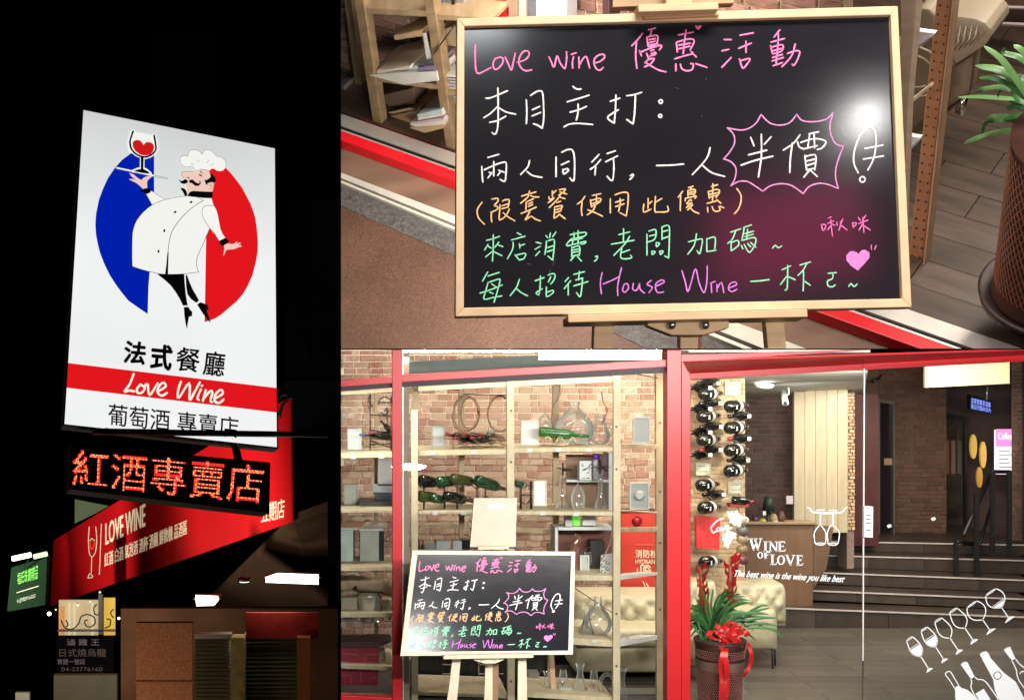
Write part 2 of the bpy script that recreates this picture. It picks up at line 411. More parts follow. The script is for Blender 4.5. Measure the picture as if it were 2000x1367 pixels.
# lit acrylic face: brighter where the tubes behind it are, a little dimmer towards the top edge
def lit_face():
    m = bpy.data.materials.new('lit_acrylic'); m.use_nodes = True; n = m.node_tree.nodes; L = m.node_tree.links; b = n['Principled BSDF']
    b.inputs['Base Color'].default_value = (.5, .5, .5, 1); b.inputs['Roughness'].default_value = .3
    tc = n.new('ShaderNodeTexCoord'); no = n.new('ShaderNodeTexNoise'); no.inputs['Scale'].default_value = .9; no.inputs['Detail'].default_value = 1
    L.new(tc.outputs['Object'], no.inputs['Vector'])
    sx = n.new('ShaderNodeSeparateXYZ'); L.new(tc.outputs['Generated'], sx.inputs[0])
    r = n.new('ShaderNodeMapRange'); r.inputs[1].default_value = 1.0; r.inputs[2].default_value = .55; r.inputs[3].default_value = .66; r.inputs[4].default_value = .93
    L.new(sx.outputs[2], r.inputs[0]); r2 = n.new('ShaderNodeMapRange'); r2.inputs[1].default_value = .3; r2.inputs[2].default_value = .7; r2.inputs[3].default_value = .95; r2.inputs[4].default_value = 1.04
    L.new(no.outputs[0], r2.inputs[0]); mu = n.new('ShaderNodeMath'); mu.operation = 'MULTIPLY'; L.new(r.outputs[0], mu.inputs[0]); L.new(r2.outputs[0], mu.inputs[1])
    b.inputs['Emission Color'].default_value = (.95, .97, .96, 1); L.new(mu.outputs[0], b.inputs['Emission Strength']); return m
face_m = lit_face()
blue_e = em('lit_blue_film', (.0, .014, .40), 1); red_e = em('lit_red_film', (.76, .008, .012), 1); skin_e = em('lit_skin_film', (.86, .60, .50), 1)
white_e = em('lit_white_film', (.90, .90, .86), 1); ink = em('opaque_black_film', (.0015, .0015, .002), 1); wine_e = em('lit_wine_film', (.62, .01, .012), 1)
line_e = em('lit_grey_line', (.10, .11, .09), 1)

sign = thing('sign_box', 'tall white lit sign box with a chef between blue and red half discs', 'sign', SP.hit(330, 850))
bodyq = [(163, 215), (537, 290), (541, 873), (126, 828)]
o = prism('face_panel', [SP.hit(*q) for q in bodyq], -sn * .02, face_m, sign)
prism('box_body', [SP.hit(x, y, -.022) for x, y in [(161, 213.5), (539, 288.5), (543.5, 875), (124, 830)]], -sn * .10, mat('sign_grey_metal', (.006, .006, .007), .6), sign)
bm = bmesh.new()
ring = [(163, 215), (537, 290), (541, 873), (126, 828)]; ro = [(160.5, 212.8), (539.5, 288), (544, 876), (123.5, 830.5)]
for i in range(4):
    j = (i + 1) % 4; quad_box(bm, [SP.hit(*ro[i], .004), SP.hit(*ro[j], .004), SP.hit(*ring[j], .004), SP.hit(*ring[i], .004)], -sn * .1)
recalc(bm); finish('edge_trim', bm, mat('sign_edge', (.05, .05, .055), .5, metal=.4), sign)
blue = [(301, 283), (301, 300), (301, 420), (290, 560), (288.5, 613.4), (270, 601), (251, 587.6), (239, 573), (229, 560), (214, 537), (202.7, 513.4), (195, 493), (190.9, 476.5), (187.5, 459), (186.4, 442), (186.6, 429), (188, 416), (193, 391), (201.4, 368.5), (211, 348), (223.8, 329), (238, 313), (255.4, 300), (275, 289)]
flat_polys('blue_half_disc', [blue], spf(.002), blue_e, sign)
redp = [(405, 318), (432, 322), (440.7, 328), (452, 340), (462.7, 353.4), (472, 366), (479, 378.7), (489, 398), (495.6, 416), (499, 428), (502, 450), (503.7, 474), (503, 493), (500, 511), (493, 538), (483, 560), (475, 573.6), (462, 589), (447, 601.6), (435, 612), (422, 621), (410, 626), (399.6, 629)]
flat_polys('red_half_disc', [redp], spf(.002), red_e, sign)
def s4(s): return scat(parse(s)[0], *S4)
def s5(s): return scat(parse(s)[0], *S5)
def s6(s): return scat(parse(s)[0], *S6)
# figure, layer by layer (flat film on the sign face)
bowl = '950,340 920,430 915,480 930,540 970,590 1030,625 1100,635 1170,605 1210,560 1215,510 1195,385'
hand_l = s4('905,818 960,842 1005,880 1050,905 1062,885 1090,868 1130,855 1172,862 1125,900 1112,925 1115,990 1090,1015 1068,1008 1030,970 985,935 935,912 898,890 950,892 985,905 930,860')
sleeve_l = s4('1103,1062 1135,1120 1172,1190 1240,1160 1330,1128 1250,1085 1165,1028')
coat = s6('600,66 500,78 410,97 340,120 275,152 215,198 165,250 130,300 106,355 92,420 88,520 87,640 90,735 180,765 290,793 360,806 430,811 585,806 650,797 722,790 706,745 702,700 706,660 722,615 762,525 800,435 828,372 870,420 930,380 905,250 890,195 862,150 845,85 760,82 700,70')
arm = s6('860,155 800,155 768,172 755,205 760,250 780,295 830,372 870,415 900,465 925,500 950,490 977,463 950,425 930,380 915,320 905,250 890,195')
hat = s5('550,570 530,535 500,500 450,512 400,515 350,500 310,460 285,410 290,360 325,320 365,310 430,322 432,275 450,240 490,215 560,208 630,235 688,290 705,240 745,210 800,210 860,235 900,280 932,325 1010,335 1060,365 1095,410 1108,465 1097,530 1050,578 1000,590 940,578 900,550 870,540 835,555 808,583 720,560 640,555')
facep = s5('525,602 548,575 640,556 720,562 806,585 850,660 905,700 925,760 900,800 885,880 862,955 700,950 500,940 450,985 425,1010 410,930 395,860 385,790 370,720 330,695 306,655 315,625 345,602 400,596')
collar = s5('425,1030 440,990 470,955 520,940 600,945 870,958 866,1040 850,1070 700,1066 600,1052 500,1045')
lapel = s5('290,885 340,890 385,912 408,960 425,1020 372,1032 350,975')
hair = s5('803,582 845,640 890,668 915,710 925,760 897,802 860,782 810,788 780,805 750,832 738,790 720,748 770,742 812,715 835,685 822,640')
flat_polys('white_figure', [coat, sleeve_l, hat, s4('950,340 920,430 912,480 925,545 970,598 1030,632 1100,642 1170,612 1216,562 1220,510 1195,385'), arm], spf(.004), white_e, sign)
flat_polys('skin', [facep, hand_l, s6('965,530 1000,517 1040,522 1065,515 1085,498 1095,502 1082,520 1120,506 1125,515 1100,528 1132,535 1130,545 1095,555 1060,570 1010,574 985,578 975,605 960,635 956,628 968,575')], spf(.006), skin_e, sign)
halo = [s4(bowl), s4('1057,640 1055,785'), s4('955,800 1000,780 1060,772 1120,800 1150,830'), s4('760,762 1190,852')]
pol = []
for h, w in zip(halo, (7.5, 8.5, 6, 3.2)): pol += stroke_quads(smooth_path(h) if len(h) > 2 else h, w)
flat_polys('white_outline', pol, spf(.0075), white_e, sign)
flat_polys('bowl_interior', [s4('950,345 925,435 922,485 940,540 975,582 1033,615 1100,624 1165,598 1203,555 1207,510 1190,388')], spf(.009), white_e, sign)
inkp = [hair, collar, lapel]
inkp += [s5('265,732 282,745 300,765 340,755 380,728 432,762 420,792 370,818 330,812 300,795 278,765')]
inkp += [s5('445,772 470,740 505,738 535,755 570,790 620,810 642,788 620,765 642,762 656,785 655,815 620,852 560,850 500,805 455,792')]
inkp += [s5('630,640 660,650 692,688 640,672 622,660'), s5('640,578 655,580 668,605 705,645 675,628 648,600'), s5('405,690 430,695 465,718 440,722')]
inkp += [s6('425,600 436,600 430,812 402,808 414,720'), s6('327,807 585,808 588,870 600,1000 618,1107 572,1107 540,1040 500,975 455,915 395,860'),
         s6('598,815 612,818 640,895 670,960 700,1010 727,1060 700,1082 650,1045 615,1000 604,930'),
         s6('580,1122 625,1120 640,1145 662,1168 658,1210 632,1212 622,1260 610,1332 596,1270 586,1200'),
         s6('708,1098 738,1075 775,1088 808,1102 818,1140 800,1162 820,1215 838,1272 800,1235 760,1180'),
         s6('918,492 975,462 1015,492 985,520 958,538 928,532'), s4('1028,1028 1060,1010 1092,998 1130,1005 1162,1018 1150,1048 1122,1064 1092,1062')]
inkp += [ell(240 + x / 4.881, 370 + y / 4.881, 15 / 4.881, 9.5 / 4.881, 12, -.5 if y < 300 else -1.4) for x, y in ((650, 122), (498, 217), (395, 395), (340, 592))]
inkp += [s4('957,800 1000,782 1040,776 1040,640 1073,640 1070,776 1120,800 1148,832 1060,822')]
for s, w in ((bowl, 3.6),): inkp += stroke_quads(smooth_path(s4(s)), w)
L6 = [('765,108 660,175 560,270 480,380 445,480 430,600 422,720', 1.1), ('410,97 500,78 600,66 700,72 765,108', .8), ('90,735 87,640 88,520 92,420 106,355 130,300 165,250 215,198 275,152 340,120 410,97', .9),
      ('90,735 180,765 290,793 360,806 430,811 585,806 650,797 722,790', 1.1), ('722,790 706,745 702,700 706,660 722,615 762,525 800,435 828,372', 1.0),
      ('860,158 800,155 768,172 755,205 760,250 780,295 830,372 870,415 900,465 925,500', .8)]
for s, w in L6: inkp += stroke_quads(smooth_path(s6(s)), w)
for s, w in (('1165,1028 1250,1085 1330,1128', .7),): inkp += stroke_quads(smooth_path(s4(s)), w)
flat_polys('black_figure_lines', inkp, spf(.011), ink, sign)
gl = []
hat_l = s5('560,575 530,535 500,500 450,512 400,515 350,500 310,460 285,410 290,360 325,320 365,310 430,322')
for pth in (hat_l, s5('432,322 432,275 450,240 490,215 560,208 630,235 688,290'), s5('688,290 705,240 745,210 800,210 860,235 900,280 932,325'), s5('932,325 1010,335 1060,365 1095,410 1108,465 1097,530'),
            s5('525,600 400,596 345,602 315,625 306,655 330,695 370,722'), s5('600,385 630,430'), s5('800,395 765,440'), s5('830,468 885,468'), s5('475,445 535,470'), s5('640,556 720,560 808,583'),
            s5('755,835 800,800 850,790 890,830 870,880 800,915'), s5('800,850 850,830 835,870'), s4('1195,848 1355,880'), s4('1195,866 1345,888')):
    gl += stroke_quads(smooth_path(pth), .75)
flat_polys('grey_lines', gl, spf(.0125), line_e, sign)
flat_polys('wine_heart', [s4('945,470 962,448 990,438 1022,442 1045,455 1062,478 1070,500 1085,478 1110,462 1160,468 1185,490 1195,525 1180,580 1150,605 1110,618 1070,618 1030,606 970,560 948,515')], spf(.0125), wine_e, sign)
# lettering on the sign
for ch, q in (('法', (510, 455, 656, 607)), ('式', (694, 478, 842, 647)), ('餐', (874, 498, 1034, 662)), ('廳', (1058, 524, 1214, 692))):
    x0, y0, x1, y1 = [(v / 3.571) for v in q]; x0 += 100; x1 += 100; y0 += 540; y1 += 540; d = (x1 - x0) * .05
    text('lettering', ch, [(x0, y0 - d), (x1, y0 + d), (x1, y1 + d), (x0, y1 - d)], spf(.003), ink, sign, offset=.028 if ch in '餐廳' else .07, shear=.12)
bandq = [(133, 709), (543, 758), (542, 805.5), (129, 757)]
prism('red_band', [SP.hit(x, y, .002) for x, y in bandq], sn * .001, red_e, sign)
lw = '575,685 548,755 512,808 545,800 580,806;622,758 598,790 605,818 635,812 652,780 622,758;650,772 672,757 686,832 742,750;742,808 798,772 782,745 752,770 742,812 772,836 808,815;905,738 885,800 890,852 962,748 966,866 1000,810 1037,742;1044,792 1020,850 1030,866;1050,768 1052,766;1078,798 1058,872;1062,858 1110,803 1124,818 1110,870 1122,880;1138,858 1196,822 1182,795 1146,828 1140,872 1172,886 1202,862'
pol = []
for p in cstr(S2, lw): pol += stroke_quads([(x, y - 1.5) for x, y in smooth_path(p)], 4.3)
flat_polys('script_lettering', pol, spf(.0045), em('lit_cream_film', (.95, .93, .80), 1.0), sign)
text('lettering', '葡萄酒 專賣店', [(212, 788), (466, 815), (465, 856), (211, 830)], spf(.003), ink, sign, offset=.012)

# LED panel hanging below
LP = Plane(SP.o + sn * .05, sn)
lq = [(139, 868), (526, 905), (524, 1001), (136, 955)]
led = thing('led_sign', 'black LED panel with glowing red dot characters hanging under the white sign box', 'led sign', LP.hit(330, 980))
prism('panel', [LP.hit(x, y) for x, y in lq], -sn * .12, mat('led_black', (.002, .001, .001), .6, bump=0, var=0), led)
prism('rim', [LP.hit(x, y, -.122) for x, y in [(137, 866), (528, 903), (526, 1003.5), (134, 957)]], -sn * .02, black, led)
vs_, fs, asp = text_polys('紅酒專賣店', 0)
bv = BVHTree.FromPolygons([(u, v, 0) for u, v in vs_], fs)
NX, NY = 124, 23
cq = [(143, 877), (517, 910), (511, 983), (141, 949)]
dots = []; glow = []
for i in range(NX):
    for j in range(NY):
        u, v = (i + .5) / NX, (j + .5) / NY
        hitn = 0
        for du, dvv in ((0, 0), (.0022, 0), (-.0022, 0), (0, .009), (0, -.009)):
            if bv.ray_cast(Vector((u + du, v + dvv, 1)), Vector((0, 0, -1)))[0] is not None: hitn += 1
        if hitn >= 2:
            c = bil(cq, u, v); (glow if hitn == 5 and (i * 7 + j * 3) % 5 < 3 else dots).append(ell(c.x, c.y, 1.5, 1.5, 8))
led_m = em('led_red', (1, .028, .02), 1.7); led_h = em('led_red_hot', (1, .30, .12), 2.0)
lo = flat_polys('led_dots', dots, lambda x, y: LP.hit(x, y, .004), led_m, led); lo['kind'] = 'stuff'
lo = flat_polys('bright_led_dots', glow, lambda x, y: LP.hit(x, y, .004), led_h, led); lo['kind'] = 'stuff'
for i, (x0, y0, x1, y1) in enumerate(((459, 868, 466, 900), (205, 838, 210, 876))):
    tube('bracket', [LP.hit(x0, y0, -.06), LP.hit(x1, y1, -.06)], .03, black, led)
# steel bar crossing in front of the sign foot
bar = prism('support_bar', [SP.hit(180, 838.5, .25), SP.hit(635, 846, .25), SP.hit(640, 855, .25), SP.hit(180, 849, .25)], sn * .03, black)
tag(bar, 'thin black steel bar crossing the foot of the white sign box', 'bar')

# red fascia running away to the left
A = P(565, 775, 13.5); B = P(105, 1055, 25.5); C = P(98, 1183, 25.5); D = P(570, 1019, 13.5)
fn_ = (B - A).cross(D - A).normalized()
if fn_.y > 0: fn_ = -fn_
BP = Plane(A, fn_)
def bpf(off): return lambda x, y: BP.hit(x, y, off)
ban = thing('shop_fascia', 'long red shop fascia with white lettering running back from the lit sign', 'shop sign', BP.hit(330, 1110))
fas_m = mat('red_fascia', (.62, .006, .010), .42, var=.08, scale=1.4, bump=.01)
prism('fascia_panel', [BP.hit(565, 775), BP.hit(105, 1055), BP.hit(98, 1183), BP.hit(570, 1019)], -fn_ * .02, fas_m, ban)
cream = mat('cream_print', (.85, .78, .55), .5, bump=0, var=.03)
cream = mat('cream_print_lit', (.85, .78, .55), .5, bump=0, var=.03, em=(.85, .78, .5), es=.35)
text('lettering', 'LOVE WINE', [(206, 1022), (283, 983), (283, 1027), (206, 1064)], bpf(.004), cream, ban, offset=.02)
text('lettering', '紅酒 白酒 氣泡酒 酒杯 酒櫃 鮮飲機 品酒區', [(204, 1080), (365, 1014), (365, 1043), (204, 1107)], bpf(.004), cream, ban, offset=.014)
text('lettering', '五期店', [(510, 985), (556, 972), (555, 1011), (510, 1022)], bpf(.004), cream, ban, offset=.01)
gz = [cstr(S3, '452,490 448,560 452,620 465,640 482,620 490,560 485,490;465,640 462,720;445,748 455,725 470,742 445,748;455,560 465,548 480,560')]
strokes('glass_emblem', gz, 1.5, bpf(.004), cream, ban)
strokes('divider_line', [[[(198, 1023), (194, 1121)]]], 1.4, bpf(.004), cream, ban)
strokes('wine_in_emblem', [cstr(S3, '458,560 458,590 465,602 474,590 480,560')], 1.8, bpf(.0045), mat('emblem_red', (.9, .1, .05), .5, em=(.9, .1, .05), es=.3), ban)
# arcade under the fascia
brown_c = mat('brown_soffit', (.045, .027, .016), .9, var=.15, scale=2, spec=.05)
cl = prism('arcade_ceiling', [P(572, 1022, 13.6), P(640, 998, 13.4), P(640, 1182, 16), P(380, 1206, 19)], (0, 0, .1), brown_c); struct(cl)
lp1 = thing('ceiling_lamp', 'long white fluorescent ceiling lamp under the arcade, nearest of the three', 'ceiling lamp', P(570, 1143, 12), 'arcade ceiling lamps')
lampw = em('lamp_white', (1, .97, .82), 4)
def lamp(root, q, y, n='diffuser'):
    prism(n, [P(a, b, y + dy) for (a, b), dy in zip(q, (0, 0, -.25, -.25))], (0, 0, .05), lampw, root)
    cx = sum(a for a, b in q) / 4; cy = sum(b for a, b in q) / 4
    xs = [a for a, b in q]; ys = [b for a, b in q]
    pbox('housing', min(xs) - 3, min(ys) - 3, max(xs) + 3, min(ys) - .5, y + .05, .25, mat('lamp_housing', (.3, .27, .2), .5), root)
lamp(lp1, [(542, 1129), (622, 1132), (622, 1141), (519, 1137)], 12)
lp2 = thing('ceiling_lamp', 'white ceiling lamp with a warm rim above the roller shutter', 'ceiling lamp', P(403, 1185, 13), 'arcade ceiling lamps')
lamp(lp2, [(382, 1171), (426, 1173), (418, 1182), (384, 1183)], 13)
lp3 = thing('ceiling_lamp', 'small round downlight under the red fascia', 'ceiling lamp', P(477, 1138, 11.5), 'arcade ceiling lamps')
lathe('diffuser', P(477, 1135.5, 11.5), [(.045, 0), (.04, .015)], lampw, lp3, 16); lathe('rim', P(477, 1134, 11.5), [(.06, 0), (.06, .03)], black, lp3, 16)
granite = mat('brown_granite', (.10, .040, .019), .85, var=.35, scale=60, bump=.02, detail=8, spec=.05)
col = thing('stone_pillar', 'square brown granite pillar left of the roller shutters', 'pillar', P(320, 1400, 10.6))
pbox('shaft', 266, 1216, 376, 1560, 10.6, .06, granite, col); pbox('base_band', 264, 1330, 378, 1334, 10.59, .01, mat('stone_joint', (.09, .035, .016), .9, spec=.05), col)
rb = pbox('red_lintel', 480, 1196, 622, 1246, 11.5, .03, mat('dull_red_lintel', (.075, .005, .004), .85, var=.25, spec=.05)); tag(rb, 'dark red lintel above the right hand roller shutter', 'lintel')
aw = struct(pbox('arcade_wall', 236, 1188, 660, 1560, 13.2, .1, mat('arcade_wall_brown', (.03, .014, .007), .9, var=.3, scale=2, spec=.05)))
olive = mat('olive_post', (.11, .08, .03), .85, var=.25, spec=.05)
for n_, (x0, x1, lab) in enumerate(((452, 478, 'olive brown post between the two roller shutters'), (580, 606, 'brown post right of the roller shutters'))):
    t = pbox('door_post', x0, 1245, x1, 1560, 11.4, .15, olive if not n_ else mat('orange_post', (.09, .028, .01), .85, spec=.05)); tag(t, lab, 'post')
for x0, x1, lab in ((381, 451, 'narrow closed roller shutter beside the granite pillar'), (479, 580, 'wide closed roller shutter under the red lintel')):
    s = thing('roller_shutter', lab, 'shutter', P((x0 + x1) / 2, 1560, 11.6), 'roller shutters')
    y = 1246
    while y < 1560:
        bm = bmesh.new()
        quad_box(bm, [P(x0, y, 11.6), P(x1, y, 11.6), P(x1, y + 6.5, 11.57), P(x0, y + 6.5, 11.57)], (0, .03, 0)); recalc(bm)
        finish('slat', bm, mat('shutter_slat', (.06, .055, .026), .7, spec=.15), s); y += 8.2
    pbox('back_sheet', x0, 1244, x1, 1560, 11.65, .02, black, s)
    pbox('shutter_box', x0 - 1, 1238, x1 + 1, 1247, 11.55, .1, mat('shutter_box_dark', (.03, .02, .012), .6), s)
# green neighbour sign
gs = thing('green_sign', 'small green shop sign lit by two white tubes at the left edge', 'sign', P(45, 1190, 19))
gq = [(22, 1108), (92, 1088), (88, 1181), (14, 1194)]
pq = lambda q, d, th, n, m, r: pquad(n, q, d, th, m, r)
pquad('panel', gq, 19, .2, mat('green_panel', (.012, .045, .018), .8, spec=.1), gs)
GP = Flat(18.99)
text('lettering', '福氏珠寶精品', [(34, 1119), (75, 1102), (73, 1130), (34, 1142)], lambda x, y: GP.hit(x, y), mat('green_print', (.2, .8, .1), .5, em=(.2, .9, .08), es=.5), gs)
text('lettering', 'A.S JEWELRY & GOLD', [(33, 1170), (70, 1159), (69, 1168), (33, 1179)], lambda x, y: GP.hit(x, y), mat('pale_print', (.7, .8, .6), .5, em=(.6, .8, .4), es=.4), gs)
strokes('underline', [[[(33, 1157), (75, 1144)]]], 1.6, lambda x, y: GP.hit(x, y), mat('pale_print', (.7, .8, .6)), gs)
for q in ([(26, 1089), (40, 1083)], [(44, 1087), (58, 1083)], [(64, 1086), (90, 1080)]):
    pass
tube('lamp_tube', [P(24, 1091, 18.5), P(60, 1083, 18.5)], .035, em('cool_tube', (.9, 1, .75), 6), gs)
tube('lamp_tube', [P(66, 1087, 18.5), P(92, 1081, 18.5)], .035, em('dim_tube', (.6, .7, .4), 2), gs)
tube('lamp_arm', [P(60, 1084, 18.6), P(47, 1110, 18.95)], .012, black, gs)
# decorated window of the neighbour, scrollwork, fairy lamps
win = thing('lit_window', 'warm yellow lit window with black iron scrollwork under the fascia', 'window', P(170, 1245, 16))
pbox('lit_panel', 115, 1172, 196, 1240, 16.2, .05, mat('warm_lit', (.3, .2, .1), .6, em=(.75, .62, .36), es=.55), win)
pbox('lit_panel', 202, 1168, 224, 1240, 16.2, .05, mat('yellow_lit', (.3, .2, .05), .6, em=(.95, .60, .08), es=.7), win)
for x in (117, 122): pbox('curtain_strip', x, 1185, x + 3, 1240, 16.15, .03, mat('orange_lit', (.3, .1, .02), .6, em=(.9, .35, .05), es=.6), win)
for x in (133, 143, 178): pbox('curtain_strip', x, 1176, x + 4, 1240, 16.15, .03, mat('warm_lit2', (.3, .2, .1), .6, em=(.85, .75, .5), es=.7), win)
pbox('mullion', 192, 1160, 200, 1300, 15.9, .1, black, win); pbox('rail', 112, 1230, 226, 1233, 15.9, .05, black, win)
scroll = cstr(S3, '310,960 330,1000 370,1005 400,975 410,945 440,932 475,945 482,975 460,995 435,988 430,965 445,960;490,880 475,900 480,930 498,935;530,1000 555,990 560,960 540,955;575,905 560,925 575,950;335,960 345,985 332,995')
bm = bmesh.new()
for p in scroll: add_tube(bm, [P(x, y, 15.85) for x, y in smooth_path(p)], .0085, 5)
recalc(bm); finish('scrollwork', bm, black, win, True)
bs = thing('menu_sign', 'dark board with faint violet lettering below the lit window', 'sign', P(168, 1310, 15.8))
pbox('board', 110, 1243, 222, 1312, 15.8, .06, mat('dark_board', (.005, .004, .006), .9, spec=.05), bs)
BPp = Flat(15.79); vio = mat('violet_print', (.08, .065, .09), .5, em=(.10, .07, .11), es=.6)
text('lettering', '滷 雞 王', [(130, 1247), (194, 1247), (194, 1260), (130, 1260)], lambda x, y: BPp.hit(x, y), vio, bs)
text('lettering', '日式燒烏龍', [(116, 1266), (207, 1266), (207, 1282), (116, 1282)], lambda x, y: BPp.hit(x, y), mat('dim_print', (.03, .02, .02), .5, em=(.05, .03, .03), es=.5), bs)
text('lettering', '實體一號店', [(112, 1286), (166, 1286), (166, 1297), (112, 1297)], lambda x, y: BPp.hit(x, y), vio, bs)
text('lettering', '04-23776160', [(120, 1302), (200, 1302), (200, 1310), (120, 1310)], lambda x, y: BPp.hit(x, y), mat('dim_print', (.05, .04, .04)), bs)
for k, (x, y, r, s, lab) in enumerate(((96, 1198, 6, 9, 'brightest bulb at the lower left corner of the red fascia'), (232, 1207, 4, 6, 'round bulb at the right side of the lit window'), (152, 1181, 3.2, 4, 'small bulb above the lit window, middle of the row'),
                        (176, 1174, 2.4, 2.5, 'tiny bulb above the iron scrollwork, under the fascia'), (109, 1190, 2.4, 2, 'tiny bulb just right of the brightest one'), (195, 1156, 3.5, 1.2, 'dim bulb beside the window mullion'))):
    t = thing('bulb', lab, 'bulb', P(x, y, 15.6), 'bulbs round the lit window')
    rr = r / F * 15.6 * .62
    lathe('globe', P(x, y, 15.6) - Vector((0, 0, rr)), [(rr * math.sin(math.pi * i / 8), rr * (1 - math.cos(math.pi * i / 8))) for i in range(9)], em('bulb_glow_%d' % k, (1, .86, .5), s), t, 12, cap=False)
    lathe('socket', P(x, y - r * .6, 15.6), [(rr * .5, 0), (rr * .5, rr)], black, t, 8)
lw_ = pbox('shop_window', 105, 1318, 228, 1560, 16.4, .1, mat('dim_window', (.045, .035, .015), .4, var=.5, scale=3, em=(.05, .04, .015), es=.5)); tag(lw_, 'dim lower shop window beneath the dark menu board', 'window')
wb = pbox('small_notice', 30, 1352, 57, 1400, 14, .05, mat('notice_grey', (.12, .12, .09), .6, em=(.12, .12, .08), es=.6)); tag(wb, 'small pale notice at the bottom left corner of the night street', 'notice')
# banners behind the LED panel, dark buildings
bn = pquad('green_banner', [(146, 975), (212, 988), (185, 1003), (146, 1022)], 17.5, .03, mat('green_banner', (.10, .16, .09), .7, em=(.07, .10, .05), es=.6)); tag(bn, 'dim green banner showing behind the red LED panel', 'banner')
dk = mat('night_concrete', (.0035, .0035, .004), .95, spec=.05, var=.3, scale=1.5)
bd = thing('dark_building', 'unlit dark building rising behind the right side of the sign box', 'building', P(590, 900, 24))
pbox('wall', 560, 390, 664, 1100, 24, 4, dk, bd); pbox('ledge', 556, 742, 664, 760, 23.8, .4, mat('night_ledge', (.005, .005, .005), .9, spec=.05), bd)
for i, (x, y) in enumerate(((575, 470), (620, 470), (575, 560), (620, 560), (575, 650), (620, 650))):
    w = pbox('window', x, y, x + 30, y + 60, 23.96, .03, mat('night_pane', (.0025, .0025, .003), .9, spec=.05), bd)
bd2 = thing('dark_building', 'faint dark tower block above the top of the sign box', 'building', P(350, 700, 40))
pbox('wall', 300, 60, 420, 900, 40, 5, mat('night_tower', (.004, .004, .005), .8), bd2)
for x in (335, 375): pbox('downpipe', x, 60, x + 4, 900, 39.8, .15, mat('night_pipe', (.006, .006, .006), .7), bd2)
wr = thing('scroll_bracket', 'black curved iron bracket on the red fascia right of the sign', 'bracket', P(555, 830, 13.2))
bm = bmesh.new(); add_tube(bm, [P(x, y, 13.1) for x, y in smooth_path([(545, 815), (552, 790), (566, 778), (572, 778)])], .02, 6); add_tube(bm, [P(x, y, 13.1) for x, y in smooth_path([(543, 783), (552, 772), (562, 772)])], .015, 6); recalc(bm); finish('curl', bm, black, wr, True)
# ================================================================== CHALK LETTERING (strokes traced in pixels of the near board)
CA = (5.882, 900, 40); CB = (5, 1200, 40); CC = (5, 920, 150); CD = (4, 1260, 210); CE = (7.143, 920, 350); CF = (7.143, 1190, 350); CG = (6.452, 930, 440); CH = (5.263, 1160, 430); CI = (6.452, 1450, 400)
def circ(cx, cy, r): return ';' + ' '.join('%g,%g' % (cx + r * math.cos(a * .7), cy + r * math.sin(a * .7)) for a in range(10))
CH_PINK = cstr(CA, '168,285 165,400 172,560 200,612 260,590 345,545;395,440 370,500 385,560 420,560 470,510 488,450 455,425 405,440;510,425 545,500 580,575 600,500 625,380;650,485 740,455 785,400 770,355 715,365 670,440 672,510 710,565 760,582 815,570;1012,420 1040,480 1072,540 1105,410 1140,490 1180,545 1200,550 1215,450 1215,365;1295,425 1283,480 1285,550;1270,395 1325,375;1355,425 1360,550;1362,520 1400,450 1440,418 1465,490 1480,550;1545,490 1600,475 1650,430 1640,395 1590,400 1540,440 1530,500 1560,560 1600,575 1635,545') + \
 cstr(CB, '275,130 220,200 170,250;215,215 208,350 220,470;335,95 400,78;365,95 350,150;318,165 330,260;320,165 400,148 425,165 415,230 405,260;345,190 400,180;345,220 400,205;345,245 400,232;330,262 430,240;245,300 265,350;250,315 350,275 460,245 440,290;315,325 330,365;355,300 385,290;360,330 400,315 400,335 350,350;345,365 300,420;320,390 390,375 350,430 295,455;300,410 380,460 440,490 505,505;700,95 685,200 672,325;625,145 770,118;605,215 615,310;610,215 720,185 780,200 740,290;630,245 740,225;630,280 735,255;590,378 680,350 765,328 750,310;770,330 800,360;600,430 600,495;645,430 660,475 710,495 760,480 770,430 745,425;795,425 905,462;795,60 810,80 822,84 845,56 820,66 795,60;812,70 828,72;1070,190 1140,190;1050,300 1120,285;1050,460 1140,365;1225,148 1355,125;1215,275 1335,225;1285,205 1285,315;1222,380 1245,455 1265,465 1320,395 1310,375 1225,400;1615,95 1560,165;1530,215 1660,180;1600,130 1600,200 1580,420;1525,250 1545,330;1530,265 1640,240 1635,300 1550,330;1545,300 1640,275;1545,365 1640,335;1540,400 1650,365;1550,445 1640,415;1690,325 1770,300 1810,310 1790,380 1755,440 1735,430;1765,235 1740,330 1690,400 1635,455')
CH_ROSE = cstr(CI, '995,250 1010,325;1000,250 1050,255 1035,310 1010,325;1080,170 1120,155;1075,235 1150,205;1115,190 1120,270 1135,395;1125,250 1075,315;1135,245 1165,262;1190,220 1195,260;1265,180 1235,260;1240,210 1232,270 1215,325;1245,260 1320,320;1385,230 1400,290;1390,230 1440,235 1400,285;1460,160 1485,200;1555,135 1510,200;1465,240 1580,195;1520,160 1530,350;1510,250 1470,320;1540,270 1610,320;1625,510 1625,565;1685,515 1665,565')
CH_HEART = [scat(parse('1465,620 1500,575 1545,568 1600,600 1600,670 1540,740 1455,830 1370,770 1310,700 1310,640 1350,590 1400,585 1440,600')[0], *CI)]
